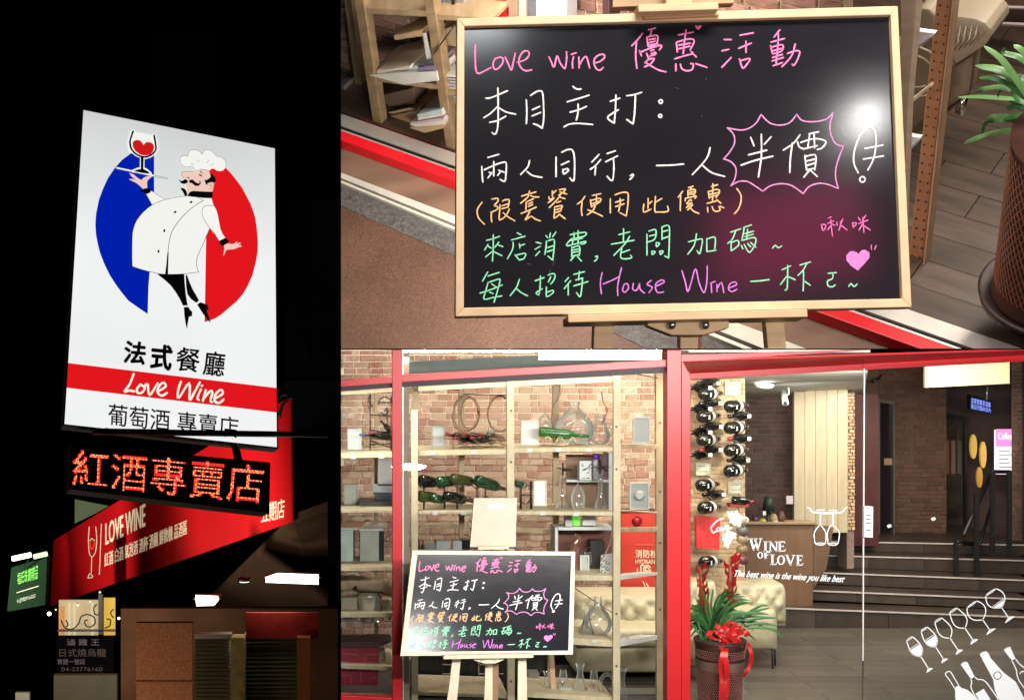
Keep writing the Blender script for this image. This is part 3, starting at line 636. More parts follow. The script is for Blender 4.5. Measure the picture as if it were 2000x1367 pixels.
CH_WHITE = cstr(CC, '262,112 265,300 262,480 245,550 225,562 205,545;145,212 200,205 355,140;262,290 190,360 125,402;265,300 340,345 435,368;180,448 260,430 340,388;540,230 545,350 540,458;582,185 640,148 690,145 705,220 710,400 695,505;695,505 650,475 610,462;600,325 670,292;597,385 680,350;995,98 1030,122 1075,122;940,247 1050,215 1152,182;968,348 1050,325 1128,292;1045,270 1045,350 1028,425;908,492 960,465 1050,458 1188,468;1360,243 1450,212;1415,182 1410,320 1398,455;1398,455 1332,405 1380,360 1438,325;1520,188 1590,178 1665,155;1605,190 1598,350 1583,465;1583,465 1522,420' + circ(1852, 245, 17) + circ(1848, 385, 15) +
 ';165,790 275,758;105,878 108,950 115,1030;130,910 240,860 330,835 345,870 340,960 330,1022 285,1005;222,830 222,970;180,935 200,950;205,935 165,990;270,915 325,935;290,925 260,965;570,820 555,880 485,955;545,925 600,965 695,985;830,785 830,975;885,740 940,715 990,720 1010,800 1010,950 1000,1020 965,990;882,862 955,828;895,905 905,950 950,920 940,900 895,912;1248,762 1180,835;1265,812 1215,870 1165,905;1218,870 1210,960;1330,752 1410,725;1315,832 1430,775;1390,795 1395,900 1380,1015 1330,975;1560,962 1582,955 1582,975 1550,1005;1556,968 1578,968') + \
 cstr(CD, '90,455 200,452 300,443;508,315 480,400 370,525;450,455 520,510 622,540;825,235 850,300;985,230 930,290;808,372 950,335;750,452 860,415 998,382;908,210 908,380 885,545;1210,215 1160,280 1080,335;1150,280 1135,400 1130,510;1280,208 1355,192;1190,270 1205,310 1240,325;1215,275 1320,245 1410,265 1385,315 1345,330;1240,325 1345,300;1285,215 1270,320;1320,215 1325,318;1250,375 1250,400 1262,490;1252,385 1320,370 1335,400 1325,490;1262,420 1325,405;1262,455 1325,435;1262,490 1325,475;1285,490 1240,545;1290,490 1345,540;1665,512 1630,430 1640,320 1690,200 1745,158 1790,180 1805,270 1785,400 1740,490;1718,322 1858,295;1705,405 1862,380' + circ(1698, 563, 21))
CH_BURST = cstr(CD, '905,55 870,120 810,165 740,178 640,160;640,160 690,210 698,280 660,350 612,403;612,403 670,425 710,480 700,560 668,615;668,615 730,580 800,580 860,615 920,655;920,655 975,615 1050,597 1130,605 1190,640 1235,675;1235,675 1280,620 1350,595 1420,600 1510,635;1510,635 1490,560 1490,480 1515,390 1550,305;1550,305 1490,285 1450,210 1445,130 1470,40;1470,40 1420,90 1330,112 1230,105 1185,55;1185,55 1130,120 1050,140 970,120 905,55')
CH_ORANGE = cstr(CE, '155,325 105,390 85,460 110,550 185,628;290,280 370,270 375,310 320,370;320,370 375,390 355,430 275,465;285,455 282,530 290,600;440,310 470,292 530,290 525,350 515,395;405,355 398,460 395,565 450,545 500,490 535,420;430,375 520,345;430,415 510,392;450,470 520,530 610,582;815,165 800,240 750,290 690,340;705,240 800,210 905,180;830,230 880,250 945,250;770,320 765,425;775,320 870,275;800,350 860,322;800,385 860,355;700,480 800,440 910,392;820,450 790,510 755,570 830,520;845,520 900,560 970,585;1135,165 1135,240;1140,205 1185,160;1085,250 1095,290;1095,290 1160,260 1120,300 1075,330;1230,150 1315,140 1280,190 1225,225;1240,180 1335,210;1240,240 1160,330 1090,400;1230,250 1310,275;1195,330 1250,310;1165,395 1165,470 1160,545 1240,490;1170,390 1270,370 1260,410 1250,450;1185,430 1250,410;1185,465 1245,450;1230,490 1315,555;1590,240 1540,310 1480,350;1550,320 1540,430 1550,510;1690,230 1812,205;1750,210 1745,330 1700,440 1620,500;1665,290 1680,390;1670,300 1800,270 1795,320 1690,380;1690,345 1790,310;1630,430 1720,465 1835,518;1943,275 1943,470') + \
 cstr(CF, '80,220 170,190 250,190 265,250 255,400 235,515;235,515 150,470;150,270 150,360 130,450;85,325 200,290;88,385 205,345;483,350 480,460 580,420;543,270 540,410;545,350 595,312;645,245 635,440 680,460 800,455 825,430 812,380;650,320 735,270;1025,170 960,255;995,225 990,440;1105,120 1170,100;1145,115 1130,160;1095,160 1100,240;1100,160 1190,145 1200,180 1180,230;1115,190 1185,175;1115,215 1180,205;1060,270 1150,250 1215,240 1195,270;1060,275 1060,305;1080,340 1130,290 1150,300;1090,350 1150,330;1130,350 1075,400;1100,370 1165,355 1095,430;1120,390 1180,450 1250,480;1445,65 1445,150 1440,300;1425,105 1510,80;1380,170 1395,270;1385,180 1490,145 1540,170 1490,260;1400,215 1520,190;1405,250 1500,225;1365,340 1440,320 1520,300;1500,290 1555,335;1370,395 1375,460;1435,385 1460,440 1510,450 1545,430 1530,385;1545,380 1600,400;1780,135 1835,220 1835,320 1800,420 1745,485')
CH_GREEN = cstr(CG, '215,120 215,300 205,450;130,190 200,175 295,140;150,240 105,315;145,260 190,290;285,215 235,280;265,245 335,270;205,330 120,400;215,330 325,385;515,98 565,120;445,187 615,140;465,215 460,300 395,420;545,235 550,290;550,262 610,238;490,375 540,435;500,380 620,355 600,420 540,438;755,215 820,230;740,305 810,265;750,385 800,330;880,130 900,160;935,100 925,160;1005,85 965,145;885,200 880,280 865,365;890,205 975,180 985,250 965,440;965,440 905,390;895,285 970,260;895,335 970,310;1185,120 1375,90 1360,140 1200,172;1200,172 1140,260 1370,205 1365,230 1320,240;1190,195 1340,165;1235,95 1230,170 1205,250;1285,70 1285,240;1205,275 1205,400;1210,285 1300,265 1300,385;1215,315 1295,300;1215,345 1295,330;1210,390 1300,370;1230,400 1190,445;1275,395 1325,450;1500,395 1530,390 1520,430 1490,455;1508,402 1524,402;1858,45 1855,200;1795,120 1935,85;1705,240 1850,215 1990,190;1935,140 1870,240 1735,380;1835,300 1820,400 1870,425 1960,410 1945,380;1840,345 1935,310;145,590 80,705;150,640 290,595;150,720 120,830 100,930 215,910 325,890;160,720 280,680 300,700 265,840 225,970;195,740 240,770;50,855 190,810 330,752;170,845 215,860;545,680 510,780 430,885;510,800 570,850 650,890;745,700 855,660;810,640 805,780 790,880;790,880 755,850 835,800;905,630 960,610 995,625 980,690 940,740;940,650 910,715;885,780 885,830 890,900 970,850 960,820 885,850;1165,660 1120,710;1190,700 1110,800;1160,750 1160,880;1230,620 1365,585;1300,580 1290,690;1255,690 1345,665;1230,765 1410,710;1340,680 1330,800 1310,900 1265,850') + \
 cstr(CH, '545,145 545,360;565,115 635,100 625,195 555,225;570,165 630,150;695,75 770,60 775,200 768,390;768,390 730,370;700,85 700,200;705,120 760,105;705,190 765,170;640,235 645,275 675,240 640,232;595,320 600,355 630,325 595,320;675,320 685,355 712,320 675,320;970,225 1090,195 1115,210 1100,300 1085,345 1060,315;1055,140 1030,260 965,350;1160,190 1160,325;1165,195 1245,180 1240,310;1160,325 1255,310;1405,125 1510,90;1455,120 1420,200 1375,240;1410,215 1410,315;1415,230 1480,210 1485,260 1415,315;1540,75 1620,50;1545,75 1535,140 1520,210;1580,95 1570,200;1550,140 1640,115;1550,170 1640,145;1520,210 1650,180 1660,240 1605,330 1570,300;1515,260 1530,295;1545,250 1565,290;1580,240 1610,275;1610,230 1665,280;1835,290 1865,260 1895,285 1930,265;1610,630 1700,625 1800,612') + \
 cstr(CI, '570,765 570,900 565,1060;565,1060 540,1075;500,820 610,770;560,900 480,1005;575,905 665,945;725,760 860,720;810,745 760,830 700,890;770,830 770,960 765,1085;780,960 855,1015;1080,865 1185,855;1140,870 1135,930 1075,960 1080,1020 1130,1035 1170,1010;1340,1030 1370,995 1405,1030 1445,1000')
CH_PURPLE = cstr(CG, '1588,600 1565,720 1578,860;1600,740 1700,700 1790,655;1832,535 1785,750 1785,885') + \
 cstr(CH, '310,660 295,720 320,740 355,700 345,655 310,660;405,650 400,710 440,720 470,650;470,650 475,710 520,750;590,620 545,660 600,690 565,745;635,680 720,640 700,615 640,650 635,710 660,745 715,738;905,520 940,640 965,735 1000,640 1045,500 1080,640 1130,745 1160,640 1165,470;1205,650 1210,745;1195,650 1245,630;1265,660 1265,735;1265,710 1310,640 1335,745;1380,700 1465,665 1445,635 1395,660 1385,710 1420,735 1470,710')
def chalk(n, c): return mat(n, c, .85, var=.22, scale=260, bump=0, detail=2)
CK = dict(pink=chalk('pink_chalk', (.92, .25, .55)), rose=chalk('rose_chalk', (.85, .20, .52)), white=chalk('white_chalk', (.88, .88, .88)), burst=chalk('mauve_chalk', (.72, .30, .60)),
          orange=chalk('orange_chalk', (.98, .58, .28)), green=chalk('green_chalk', (.30, .86, .52)), purple=chalk('purple_chalk', (.72, .22, .78)), heart=chalk('heart_chalk', (.78, .24, .62)))
def letter_board(root, fn, k=1.0):
    if k == 1.0:
        for col, ps, w in (('pink', CH_PINK, 3.2), ('white', CH_WHITE, 3.1), ('orange', CH_ORANGE, 2.7), ('green', CH_GREEN, 2.6), ('purple', CH_PURPLE, 2.5), ('rose', CH_ROSE, 2.2)):
            for c_ in clusters(ps, 1.6 if col in ('orange', 'rose') else 3.4): strokes(col + '_character', [c_], w, fn, CK[col], root)
        strokes('mauve_burst_outline', [CH_BURST], 2.6, fn, CK['burst'], root)
        flat_polys('chalk_heart', CH_HEART, fn, CK['heart'], root); return
    strokes('pink_lettering', [CH_PINK], 3.2 * k, fn, CK['pink'], root)
    strokes('white_lettering', [CH_WHITE], 3.1 * k, fn, CK['white'], root)
    strokes('mauve_burst_outline', [CH_BURST], 2.6 * k, fn, CK['burst'], root)
    strokes('orange_lettering', [CH_ORANGE], 2.7 * k, fn, CK['orange'], root)
    strokes('green_lettering', [CH_GREEN], 2.6 * k, fn, CK['green'], root)
    strokes('purple_lettering', [CH_PURPLE], 2.5 * k, fn, CK['purple'], root)
    strokes('rose_lettering', [CH_ROSE], 2.2 * k, fn, CK['rose'], root)
    flat_polys('chalk_heart', CH_HEART, fn, CK['heart'], root)
chalk_face = mat('chalkboard_face', (.014, .014, .018), .22, var=.1, scale=5, bump=0.0, spec=.5)
def chalk_dust():
    n = chalk_face.node_tree.nodes; L = chalk_face.node_tree.links; b = n['Principled BSDF']
    tc = n.new('ShaderNodeTexCoord'); mp = n.new('ShaderNodeMapping'); mp.inputs['Scale'].default_value = (3, 3, 9); mp.inputs['Rotation'].default_value = (0, .6, 0)
    L.new(tc.outputs['Object'], mp.inputs[0]); no = n.new('ShaderNodeTexNoise'); no.inputs['Scale'].default_value = 3; no.inputs['Detail'].default_value = 8; L.new(mp.outputs[0], no.inputs['Vector'])
    r = n.new('ShaderNodeMapRange'); r.inputs[1].default_value = .35; r.inputs[2].default_value = .75; r.inputs[3].default_value = .165; r.inputs[4].default_value = .19
    L.new(no.outputs[0], r.inputs[0]); L.new(r.outputs[0], b.inputs['Roughness'])
chalk_dust()

CLIP = 'near'
# ================================================================== NEAR VIEW OF THE CHALKBOARD (upper right)
u = Vector((-.209, -.723, .6586)).normalized()
FL = Plane((0, 3.2, 0), u)
def fl(px, py, off=0): return FL.hit(px, py, off)
sa, sb = fl(665, 289), fl(1600, 637)
e1 = (sb - sa).normalized(); e2 = u.cross(e1).normalized()
if e2.y < 0: e2 = -e2
def VP_(b): return Plane(sa + e2 * b, -e2)
def fband(name, q, up, th, m, parent=None, **k): return prism(name, [fl(x, y, up) for x, y in q], -u * th, m, parent, **k)
# floors: everything stops on the dividing floor just below the picture row 682
base = struct(fband('sub_floor', [(600, -40), (2100, -40), (2100, 681.6), (600, 681.6)], -.012, .01, mat('dark_subfloor', (.03, .02, .015), .7)))
terra = mat('terracotta_terrazzo', (.066, .034, .022), .42, var=.22, scale=5, bump=.02, dots=420)
struct(fband('pavement', [(660, 399), (668, 402), (891, 500), (1262, 681), (640, 681)], 0, .01, terra))
gran = mat('dark_granite', (.055, .052, .050), .4, var=.3, scale=60, bump=.02, dots=260)
struct(fband('granite_kerb', [(640, 344), (665, 357), (890, 450), (1440, 681), (1264, 681), (891, 501), (640, 391)], .002, .01, gran))
tr = thing('door_track', 'grooved aluminium sliding door track crossing the floor behind the easel', 'door track', fl(1100, 540))
lines = [((640, 345), (665, 356.5), (1443, 681)), ((640, 337), (665, 348), (1452, 676)), ]
def strip(name, y0a, y0b, x1a, x1b, up, th, m, par):      # strip between two floor lines: y at x=665 and x where the line reaches row 681
    q = [(640, y0a - (681 - y0a) / (x1a - 665) * 25), (640, y0b - (681 - y0b) / (x1b - 665) * 25), (x1b, 681), (x1a, 681)]
    return fband(name, q, up, th, m, par)
strip('outer_rail', 352, 357, 1470, 1452, .012, .014, mat('worn_aluminium', (.62, .60, .52), .35, metal=.5, var=.12), tr)
strip('groove', 347.5, 352, 1492, 1470, .002, .004, mat('groove_dark', (.02, .02, .015), .7), tr)
strip('inner_rail', 337, 347.5, 1575, 1492, .010, .012, mat('worn_aluminium', (.62, .60, .52)), tr)
brownf = mat('brown_entry_floor', (.14, .085, .058), .38, var=.3, scale=4, stretch=(.5, 3, 3), bump=.03, detail=6)
struct(strip('entry_floor', 288, 337, 1738, 1576, 0, .01, brownf, None))
sill = thing('red_sill', 'low red steel sill running diagonally under the glass shopfront', 'sill', fl(1200, 500))
rp = mat('sill_red', (.55, .008, .014), .35, var=.08, scale=6)
q = [fl(640, 281), fl(1738, 681)]; q[0] = q[0] - (q[1] - q[0]) * .2; q[1] = q[1] + (q[1] - q[0]) * .35
bm = bmesh.new(); hgt = u * .035; dep = e2 * .035
quad_box(bm, [q[0], q[1], q[1] + hgt, q[0] + hgt], dep); recalc(bm); finish('sill_bar', bm, rp, sill, bevel=.002)
bm = bmesh.new(); quad_box(bm, [q[0] + dep * 1.05, q[1] + dep * 1.05, q[1] + dep * 1.05 + u * .018, q[0] + dep * 1.05 + u * .018], e2 * .018); recalc(bm); finish('bright_edge', bm, mat('edge_alu', (.7, .7, .66), .3, metal=.5), sill)
bm = bmesh.new(); quad_box(bm, [q[0] + e2 * .075, q[1] + e2 * .075, q[1] + e2 * .075 + u * .008, q[0] + e2 * .075 + u * .008], e2 * .045); recalc(bm); finish('inner_strip', bm, mat('edge_alu2', (.6, .57, .52), .35, metal=.4), sill)
# indoor wood floor: planks laid along the sill
wf = struct(fband('wood_floor', [(1850, 681), (2080, 681), (2080, -30), (640, -30), (640, 262)], -.006, .005, mat('floor_gap', (.025, .018, .014), .8)))
plank_m = mat('grey_brown_plank', (.15, .11, .085), .40, var=.42, scale=5, stretch=(1, 7, 7), bump=.10, detail=9, palette=[(.050, .032, .021), (.060, .039, .026), (.070, .047, .032), (.055, .036, .024), (.076, .052, .037), (.064, .043, .029)])
def fab(px, py):
    v = fl(px, py) - sa; return v.dot(e1), v.dot(e2)
corners = [fab(x, y) for x, y in ((640, -30), (2080, -30), (2080, 681), (1850, 681))]
def inplank(a, b):
    p = sa + e1 * a + e2 * b
    return p.z > .001
plank_bm = []
pmesh = {}
b = .13; k = 0
while b < 2.2:
    a = -1.2 + random.uniform(-.6, 0)
    while a < 3.4:
        ln = random.uniform(.55, 1.1); a1 = min(a + ln, 3.5)
        # visible?
        def pr(a, b):
            p = sa + e1 * a + e2 * b; return PX + p.x / p.y * F, PY - p.z / p.y * F
        pts = [pr(x, y) for x in (a, (a + a1) / 2, a1) for y in (b, b + .11)]
        if any(650 < x < 2010 and -10 < y < 690 for x, y in pts):
            # cut planks where they meet the dividing floor
            aa = a1
            if aa - a > .05:
                bm = bmesh.new(); p0 = sa + e1 * (a + .0015) + e2 * (b + .001)
                quad_box(bm, [p0 + u * random.uniform(-.0005, .0008), p0 + e1 * (aa - a - .003), p0 + e1 * (aa - a - .003) + e2 * .0835, p0 + e2 * .0835], -u * .004); recalc(bm)
                o = finish('plank', bm, plank_m, wf, origin=p0 + e1 * (aa - a) / 2)
                # grain runs along the board: turn the object's own axes onto it
                Rm = Matrix((e1, e2, u)).transposed(); o.data.transform(Rm.inverted().to_4x4()); o.rotation_euler = Rm.to_euler()
        a = a1
    b += .085; k += 1

# brick wall behind the shelf
WB = VP_(.72)
wl0 = WB.hit(665, 330); wll = prism('shop_brick_wall', [sa + e2 * .31 - e1 * .4, sa + e2 * .31 + e1 * 1.32, sa + e2 * .31 + e1 * 1.32 + u * 1.1, sa + e2 * .31 - e1 * .4 + u * 1.1], e2 * .05, mat('mortar_tan', (.42, .30, .20), .9, var=.2, scale=60)); struct(wll)
bm_brick = mat('old_red_brick', (.3, .12, .08), .8, var=.35, scale=40, bump=.5, palette=[(.22, .10, .07), (.28, .14, .10), (.17, .08, .06), (.34, .19, .14), (.24, .125, .10)], detail=8)
rows = courses(1.72, 1.1, .085, .030, .006)
brick_field(wll, sa + e2 * .31 - e1 * .4, e1, u, -e2, rows, bm_brick, depth=.007, limit=300, rank=lambda r: abs(r[0] - .6) + abs(r[2] - .3) * 1.5)

# shelf on the left
SHF = VP_(.14)
def shp(b): 
    pl = VP_(b); return lambda x, y: pl.hit(x, y)
she = thing('wooden_shelf', 'raw pine ladder shelf behind the glass left of the near chalkboard', 'shelf', SHF.hit(815, 310))
def vbar(name, q, b, th, m, par, bevel=.002): return prism(name, [shp(b)(x, y) for x, y in q], e2 * th, m, par, bevel=bevel)
pm = mat('shelf_pine_near', (.30, .20, .11), .55, var=.22, scale=9, stretch=(1, 1, 6), bump=.1)
pm2 = mat('shelf_pine_board', (.36, .25, .145), .55, var=.2, scale=9, stretch=(6, 1, 1), bump=.08)
vbar('post', [(688, -25), (706, -25), (752, 290), (735, 286)], .14, .03, pm, she)
vbar('post', [(824, -25), (843, -25), (893, 334), (877, 329)], .14, .03, pm, she)
vbar('rear_post', [(668, -25), (683, -25), (714, 240), (702, 238)], .26, .03, mat('shelf_pine_dark', (.25, .17, .10), .6, stretch=(1, 1, 6)), she)
vbar('rear_post', [(810, -25), (824, -25), (852, 240), (842, 238)], .26, .03, mat('shelf_pine_dark', (.25, .17, .10)), she)
def shelfboard(q, name='shelf_board', back=.14, m=pm2):
    p = [shp(.145)(x, y) for x, y in q]
    bm = bmesh.new(); quad_box(bm, p, e2 * back); recalc(bm); return finish(name, bm, m, she, bevel=.002)
shelfboard([(700, 15), (832, 22), (832, 34), (700, 27)]); shelfboard([(714, 148), (862, 167), (862, 177), (714, 157)])
shelfboard([(840, 27), (960, 36), (960, 46), (840, 39)]); shelfboard([(866, 176), (960, 187), (960, 197), (866, 186)])
shelfboard([(735, 268), (884, 306), (884, 318), (735, 280)], back=.14)
tube('cross_wire', [shp(.13)(888, 50), shp(.13)(847, 106)], .002, black, she)
# things on that shelf
card = mat('brown_cardboard', (.36, .21, .11), .75, var=.12, scale=12)
card2 = mat('tan_cardboard', (.50, .34, .20), .75, var=.1, scale=12)
paper = mat('white_paper', (.72, .70, .68), .6, var=.06, scale=20)
greyb = mat('grey_box_card', (.30, .34, .36), .6, var=.06)
def obox(name, q, b, th, m, label, cat, flaps=None, group=None, extra=None):
    t = thing(name, label, cat, shp(b)(sum(x for x, y in q) / 4, max(y for x, y in q)), group)
    vbar('body', q, b, th, m, t, bevel=.003)
    if flaps:
        for f in flaps: vbar('flap', f[0], f[1], .004, f[2], t, bevel=0)
    return t
t = obox('cardboard_box', [(735, 232), (812, 217), (830, 262), (742, 277)], .18, .1, card, 'open brown cardboard box on the bottom of the ladder shelf', 'box', [([(733, 232), (812, 215), (800, 211), (730, 226)], .19, card2), ([(812, 216), (832, 240), (838, 236), (816, 210)], .19, card2)], 'boxes on the ladder shelf')
t = obox('cardboard_box', [(748, 186), (806, 172), (812, 212), (744, 224)], .22, .07, mat('dusty_brown', (.16, .10, .075), .7), 'dusty closed brown box standing under the middle shelf', 'box', [([(744, 222), (812, 208), (812, 212), (744, 227)], .215, black)], 'boxes on the ladder shelf')
t = obox('cardboard_box', [(813, 198), (862, 192), (868, 214), (815, 217)], .23, .06, card2, 'small tan box behind the stack of plastic folders', 'box', None, 'boxes on the ladder shelf')
t = obox('cardboard_box', [(833, 262), (862, 256), (866, 292), (836, 298)], .2, .1, mat('dark_red_card', (.13, .06, .05), .7), 'small dark brown box at the foot of the right post', 'box', None, 'boxes on the ladder shelf')
t = obox('menu_sheet', [(768, 70), (826, 58), (826, 72), (770, 80)], .18, .06, card2, 'tan card lid leaning on the bricks above the middle shelf', 'card', [([(826, 66), (831, 66), (843, 122), (834, 126)], .17, paper)])
st = thing('paper_stack', 'messy stack of pale menus lying on the middle shelf board', 'papers', shp(.15)(780, 160), 'paper stacks on the shelf')
for q_, m_ in (([(722, 143), (780, 132), (786, 150), (722, 157)], paper), ([(778, 134), (846, 124), (852, 140), (782, 150)], mat('paper_blue', (.55, .58, .62), .6)), ([(722, 148), (852, 140), (856, 158), (790, 166)], paper), ([(816, 134), (850, 128), (850, 137), (818, 139)], mat('paper_violet', (.25, .2, .35), .6)), ([(735, 139), (800, 130), (802, 134), (738, 144)], mat('paper_warm', (.72, .62, .5), .6))):
    vbar('sheet', q_, .135 + random.uniform(0, .02), .14, m_, st, bevel=0)
st = thing('paper_stack', 'stack of clear plastic folders on the cardboard box low on the shelf', 'papers', shp(.15)(830, 250), 'paper stacks on the shelf')
for k_, (q_, m_) in enumerate((([(815, 224), (862, 214), (864, 220), (817, 231)], mat('folder_blue', (.50, .62, .66), .3)), ([(817, 230), (864, 221), (865, 227), (815, 236)], paper), ([(802, 240), (866, 230), (868, 236), (804, 246)], mat('folder_pink', (.55, .42, .46), .4)), ([(800, 244), (868, 236), (866, 246), (832, 254), (802, 250)][:4], paper), ([(800, 250), (868, 244), (866, 251), (830, 260)], card2))):
    vbar('sheet', q_, .13 - .003 * k_, .11, m_, st, bevel=0)
st = thing('paper_stack', 'stack of printed sheets on the right hand bay of the ladder shelf', 'papers', shp(.15)(880, 176), 'paper stacks on the shelf')
for k_ in range(5): vbar('sheet', [(868 + k_ % 2, 146 + 6 * k_), (905, 149 + 6 * k_), (905, 153 + 6 * k_), (868 + k_ % 2, 150 + 6 * k_)], .15 + .004 * (k_ % 3), .12, mat('sheet_mauve', (.5, .45, .5), .6) if k_ % 2 else paper, st, bevel=0)
t = obox('cardboard_box', [(853, 60), (900, 48), (900, 100), (858, 100)], .23, .06, card2, 'tan carton with a folded lid on the right hand bay', 'box', None, 'boxes on the ladder shelf')
t = obox('cardboard_box', [(852, 100), (900, 96), (900, 136), (868, 120)], .22, .06, mat('orange_card', (.34, .16, .08), .7), 'orange brown carton under the folded tan carton', 'box', None, 'boxes on the ladder shelf')
t = obox('picture_card', [(838, -30), (880, -30), (882, 30), (842, 30)], .2, .02, greyb, 'grey blue framed card standing at the top of the shelf', 'card', [([(878, -30), (883, -30), (889, 30), (884, 30)], .19, black)])
t = obox('picture_card', [(888, -30), (906, -30), (908, 36), (892, 34)], .2, .02, mat('lilac_card', (.42, .38, .42), .5), 'lilac card beside the black framed one, top left of the board', 'card', [([(884, 10), (908, 12), (908, 15), (884, 13)], .195, black)])
for i, (x, c_, lab) in enumerate(((760, (.75, .75, .75), 'white curved glass foot at the top edge of the ladder shelf'), (793, (.75, .76, .74), 'clear glass foot beside the green cloth on the top shelf'))):
    w = thing('wine_glass', lab, 'glass', shp(.16)(x, 14), 'glasses on the top shelf')
    lathe('foot', shp(.2)(x, 14), [(.02, 0), (.018, .004), (.004, .01), (.004, .09), (.006, .1)], mat('milk_glass', (.7, .72, .72), .1, spec=.8), w, 14, axis=u)
tl = obox('green_cloth', [(800, -6), (824, -8), (824, 8), (800, 10)], .2, .04, mat('green_cloth', (.03, .42, .05), .8), 'bright green folded cloth on the top shelf', 'cloth')
tl = obox('orange_cloth', [(767, -3), (785, -3), (785, 7), (767, 7)], .2, .04, mat('orange_cloth', (.45, .12, .04), .8), 'orange folded cloth between the two glass feet', 'cloth')
for i, (x, w_, c_, lab) in enumerate(((966, 22, (.55, .01, .012), 'red upright book spine behind the top rail of the board'), (992, 18, (.30, .20, .14), 'brown book beside the red spine'), (1012, 14, (.55, .42, .33), 'tan book next to the brown one'), (1030, 16, (.12, .12, .13), 'charcoal book behind the board top'), (1046, 60, (.48, .49, .50), 'wide pale grey box behind the top rail'), (1176, 14, (.05, .02, .02), 'dark book right of the wide grey box'))):
    obox('book', [(x, -30), (x + w_, -30), (x + w_, 60), (x, 60)], .22, .05, mat('book_%d' % i, c_, .5), lab, 'book', None, 'books behind the board top')
pn = thing('spotted_card', 'white card with black brush spots leaning low at the far left', 'card', shp(.2)(680, 244))
vbar('sheet', [(660, 205), (688, 199), (697, 237), (660, 246)], .2, .004, paper, pn, bevel=0)
sp = []
for i in range(5):
    for j in range(3):
        if random.random() < .85: sp.append(ell(669 + i * 5 + j * 1.5, 209 + j * 11 - i * 1.2, random.uniform(1, 2.2), random.uniform(2, 4.2), 9, .3))
plq = VP_(.2); flat_polys('spots', sp, lambda x, y: plq.hit(x, y, .002), black, pn)
fr_ = obox('floor_box', [(655, 170), (672, 168), (690, 250), (655, 258)], .22, .07, mat('shadow_grey', (.12, .11, .10), .7), 'dark grey box on the floor behind the spotted card', 'box')
# glass pane standing on the sill
pane = prism('shop_window_near', [sa + e2 * .05 - e1 * .5 + u * .036, sa + e2 * .05 + e1 * .62 + u * .036, sa + e2 * .05 + e1 * .62 + u * 1.3, sa + e2 * .05 - e1 * .5 + u * 1.3], e2 * .004, clear_glass)
tag(pane, 'clear glass pane standing on the red sill in front of the ladder shelf', 'window')

# ladder bars right of the board, shelf ends, sofa, stairs, plant
RB = VP_(.5)
lad = thing('metal_shelf', 'upright perforated copper coloured rack leg with two short white shelf ends', 'shelf', RB.hit(1780, 520))
cop = mat('copper_enamel', (.40, .19, .09), .45, var=.1, scale=8)
def rbar(name, q, b, th, m, par, bevel=.002):
    pl = VP_(b); return prism(name, [pl.hit(x, y) for x, y in q], e2 * th, m, par, bevel=bevel)
rbar('perforated_leg', [(1831, -20), (1861, -20), (1797, 560), (1769, 560)], .30, .02, cop, lad)
rbar('side_flange', [(1861, -20), (1866, -20), (1803, 560), (1797, 560)], .285, .03, mat('copper_light', (.55, .36, .22), .45), lad)
plh = VP_(.30); holes = []
for i in range(30):
    f = (i + .3) / 30; y = -12 + 560 * f * .97; xa = 1831 - 62 * (y + 20) / 580
    for dx in (6, 21): holes.append(ell(xa + dx + (2 if i % 2 else 0), y + (3 if dx > 10 else 0), 2.1, 2.1, 8))
flat_polys('hole', holes, lambda x, y: plh.hit(x, y, .0025), black, lad, kind='stuff')
rbar('front_leg', [(1758, -20), (1792, -20), (1772, 210), (1762, 460)], .12, .03, mat('pale_leg', (.66, .52, .36), .5, stretch=(1, 1, 5)), lad)
for q_ in ([(1783, 60), (1826, 66), (1783, 96), (1783, 72)], [(1764, 264), (1798, 270), (1768, 298), (1764, 290)]):
    rbar('shelf_end', q_, .22, .012, mat('shelf_white', (.72, .70, .68), .4), lad, bevel=.001)
    rbar('shelf_edge', [(q_[2][0] - 1, q_[2][1]), (q_[1][0], q_[1][1] + 1), (q_[1][0] - 2, q_[1][1] + 6), (q_[2][0] - 1, q_[2][1] + 8)], .215, .015, mat('edge_grey', (.38, .40, .40), .4), lad, bevel=0)
rbar('cross_rail', [(1767, 206), (1817, 166), (1819, 170), (1768, 213)], .25, .012, mat('pale_leg', (.66, .52, .36)), lad, bevel=0)
sofa = thing('beige_sofa', 'beige leather sofa arm seen behind the copper coloured rack leg', 'sofa', fl(1850, 260))
lea = mat('beige_leather', (.34, .28, .19), .5, var=.14, scale=6, bump=.3, detail=5)
plS = VP_(.62)
bm = bmesh.new()
ptsr = [(1800, 78, 44), (1815, 84, 62), (1850, 90, 58), (1890, 84, 48), (1918, 72, 36), (1932, 62, 18)]
add_prism(bm, [VP_(.60).hit(x, y) for x, y in [(1846, 33), (1875, 33), (1903, 37), (1924, 46), (1934, 58), (1936, 72), (1928, 86), (1912, 97), (1870, 124), (1838, 146), (1836, 100)]], e2 * .10); recalc(bm); o = finish('arm_roll', bm, lea, sofa, True, bevel=.035); o.modifiers['bevel'].segments = 5
rbar('back_knob', [(1788, 24), (1800, 17), (1814, 18), (1826, 30), (1828, 62), (1786, 62)], .62, .08, lea, sofa, bevel=.015)
rbar('side_panel', [(1826, 140), (1905, 95), (1894, 184), (1822, 235)], .645, .05, lea, sofa, bevel=.012)
rbar('seat_back', [(1740, 90), (1786, 60), (1836, 62), (1838, 146), (1824, 238), (1740, 300)], .63, .06, lea, sofa, bevel=.015)
bm = bmesh.new(); cc = VP_(.57).hit(1785, 140)
for rr in (.07, .045): 
    add_tube(bm, [cc + (e1 * math.cos(a) + u * math.sin(a)) * rr for a in [k * math.pi / 8 for k in range(15)]], .003, 8)
recalc(bm); finish('arm_scroll', bm, lea, sofa, True)
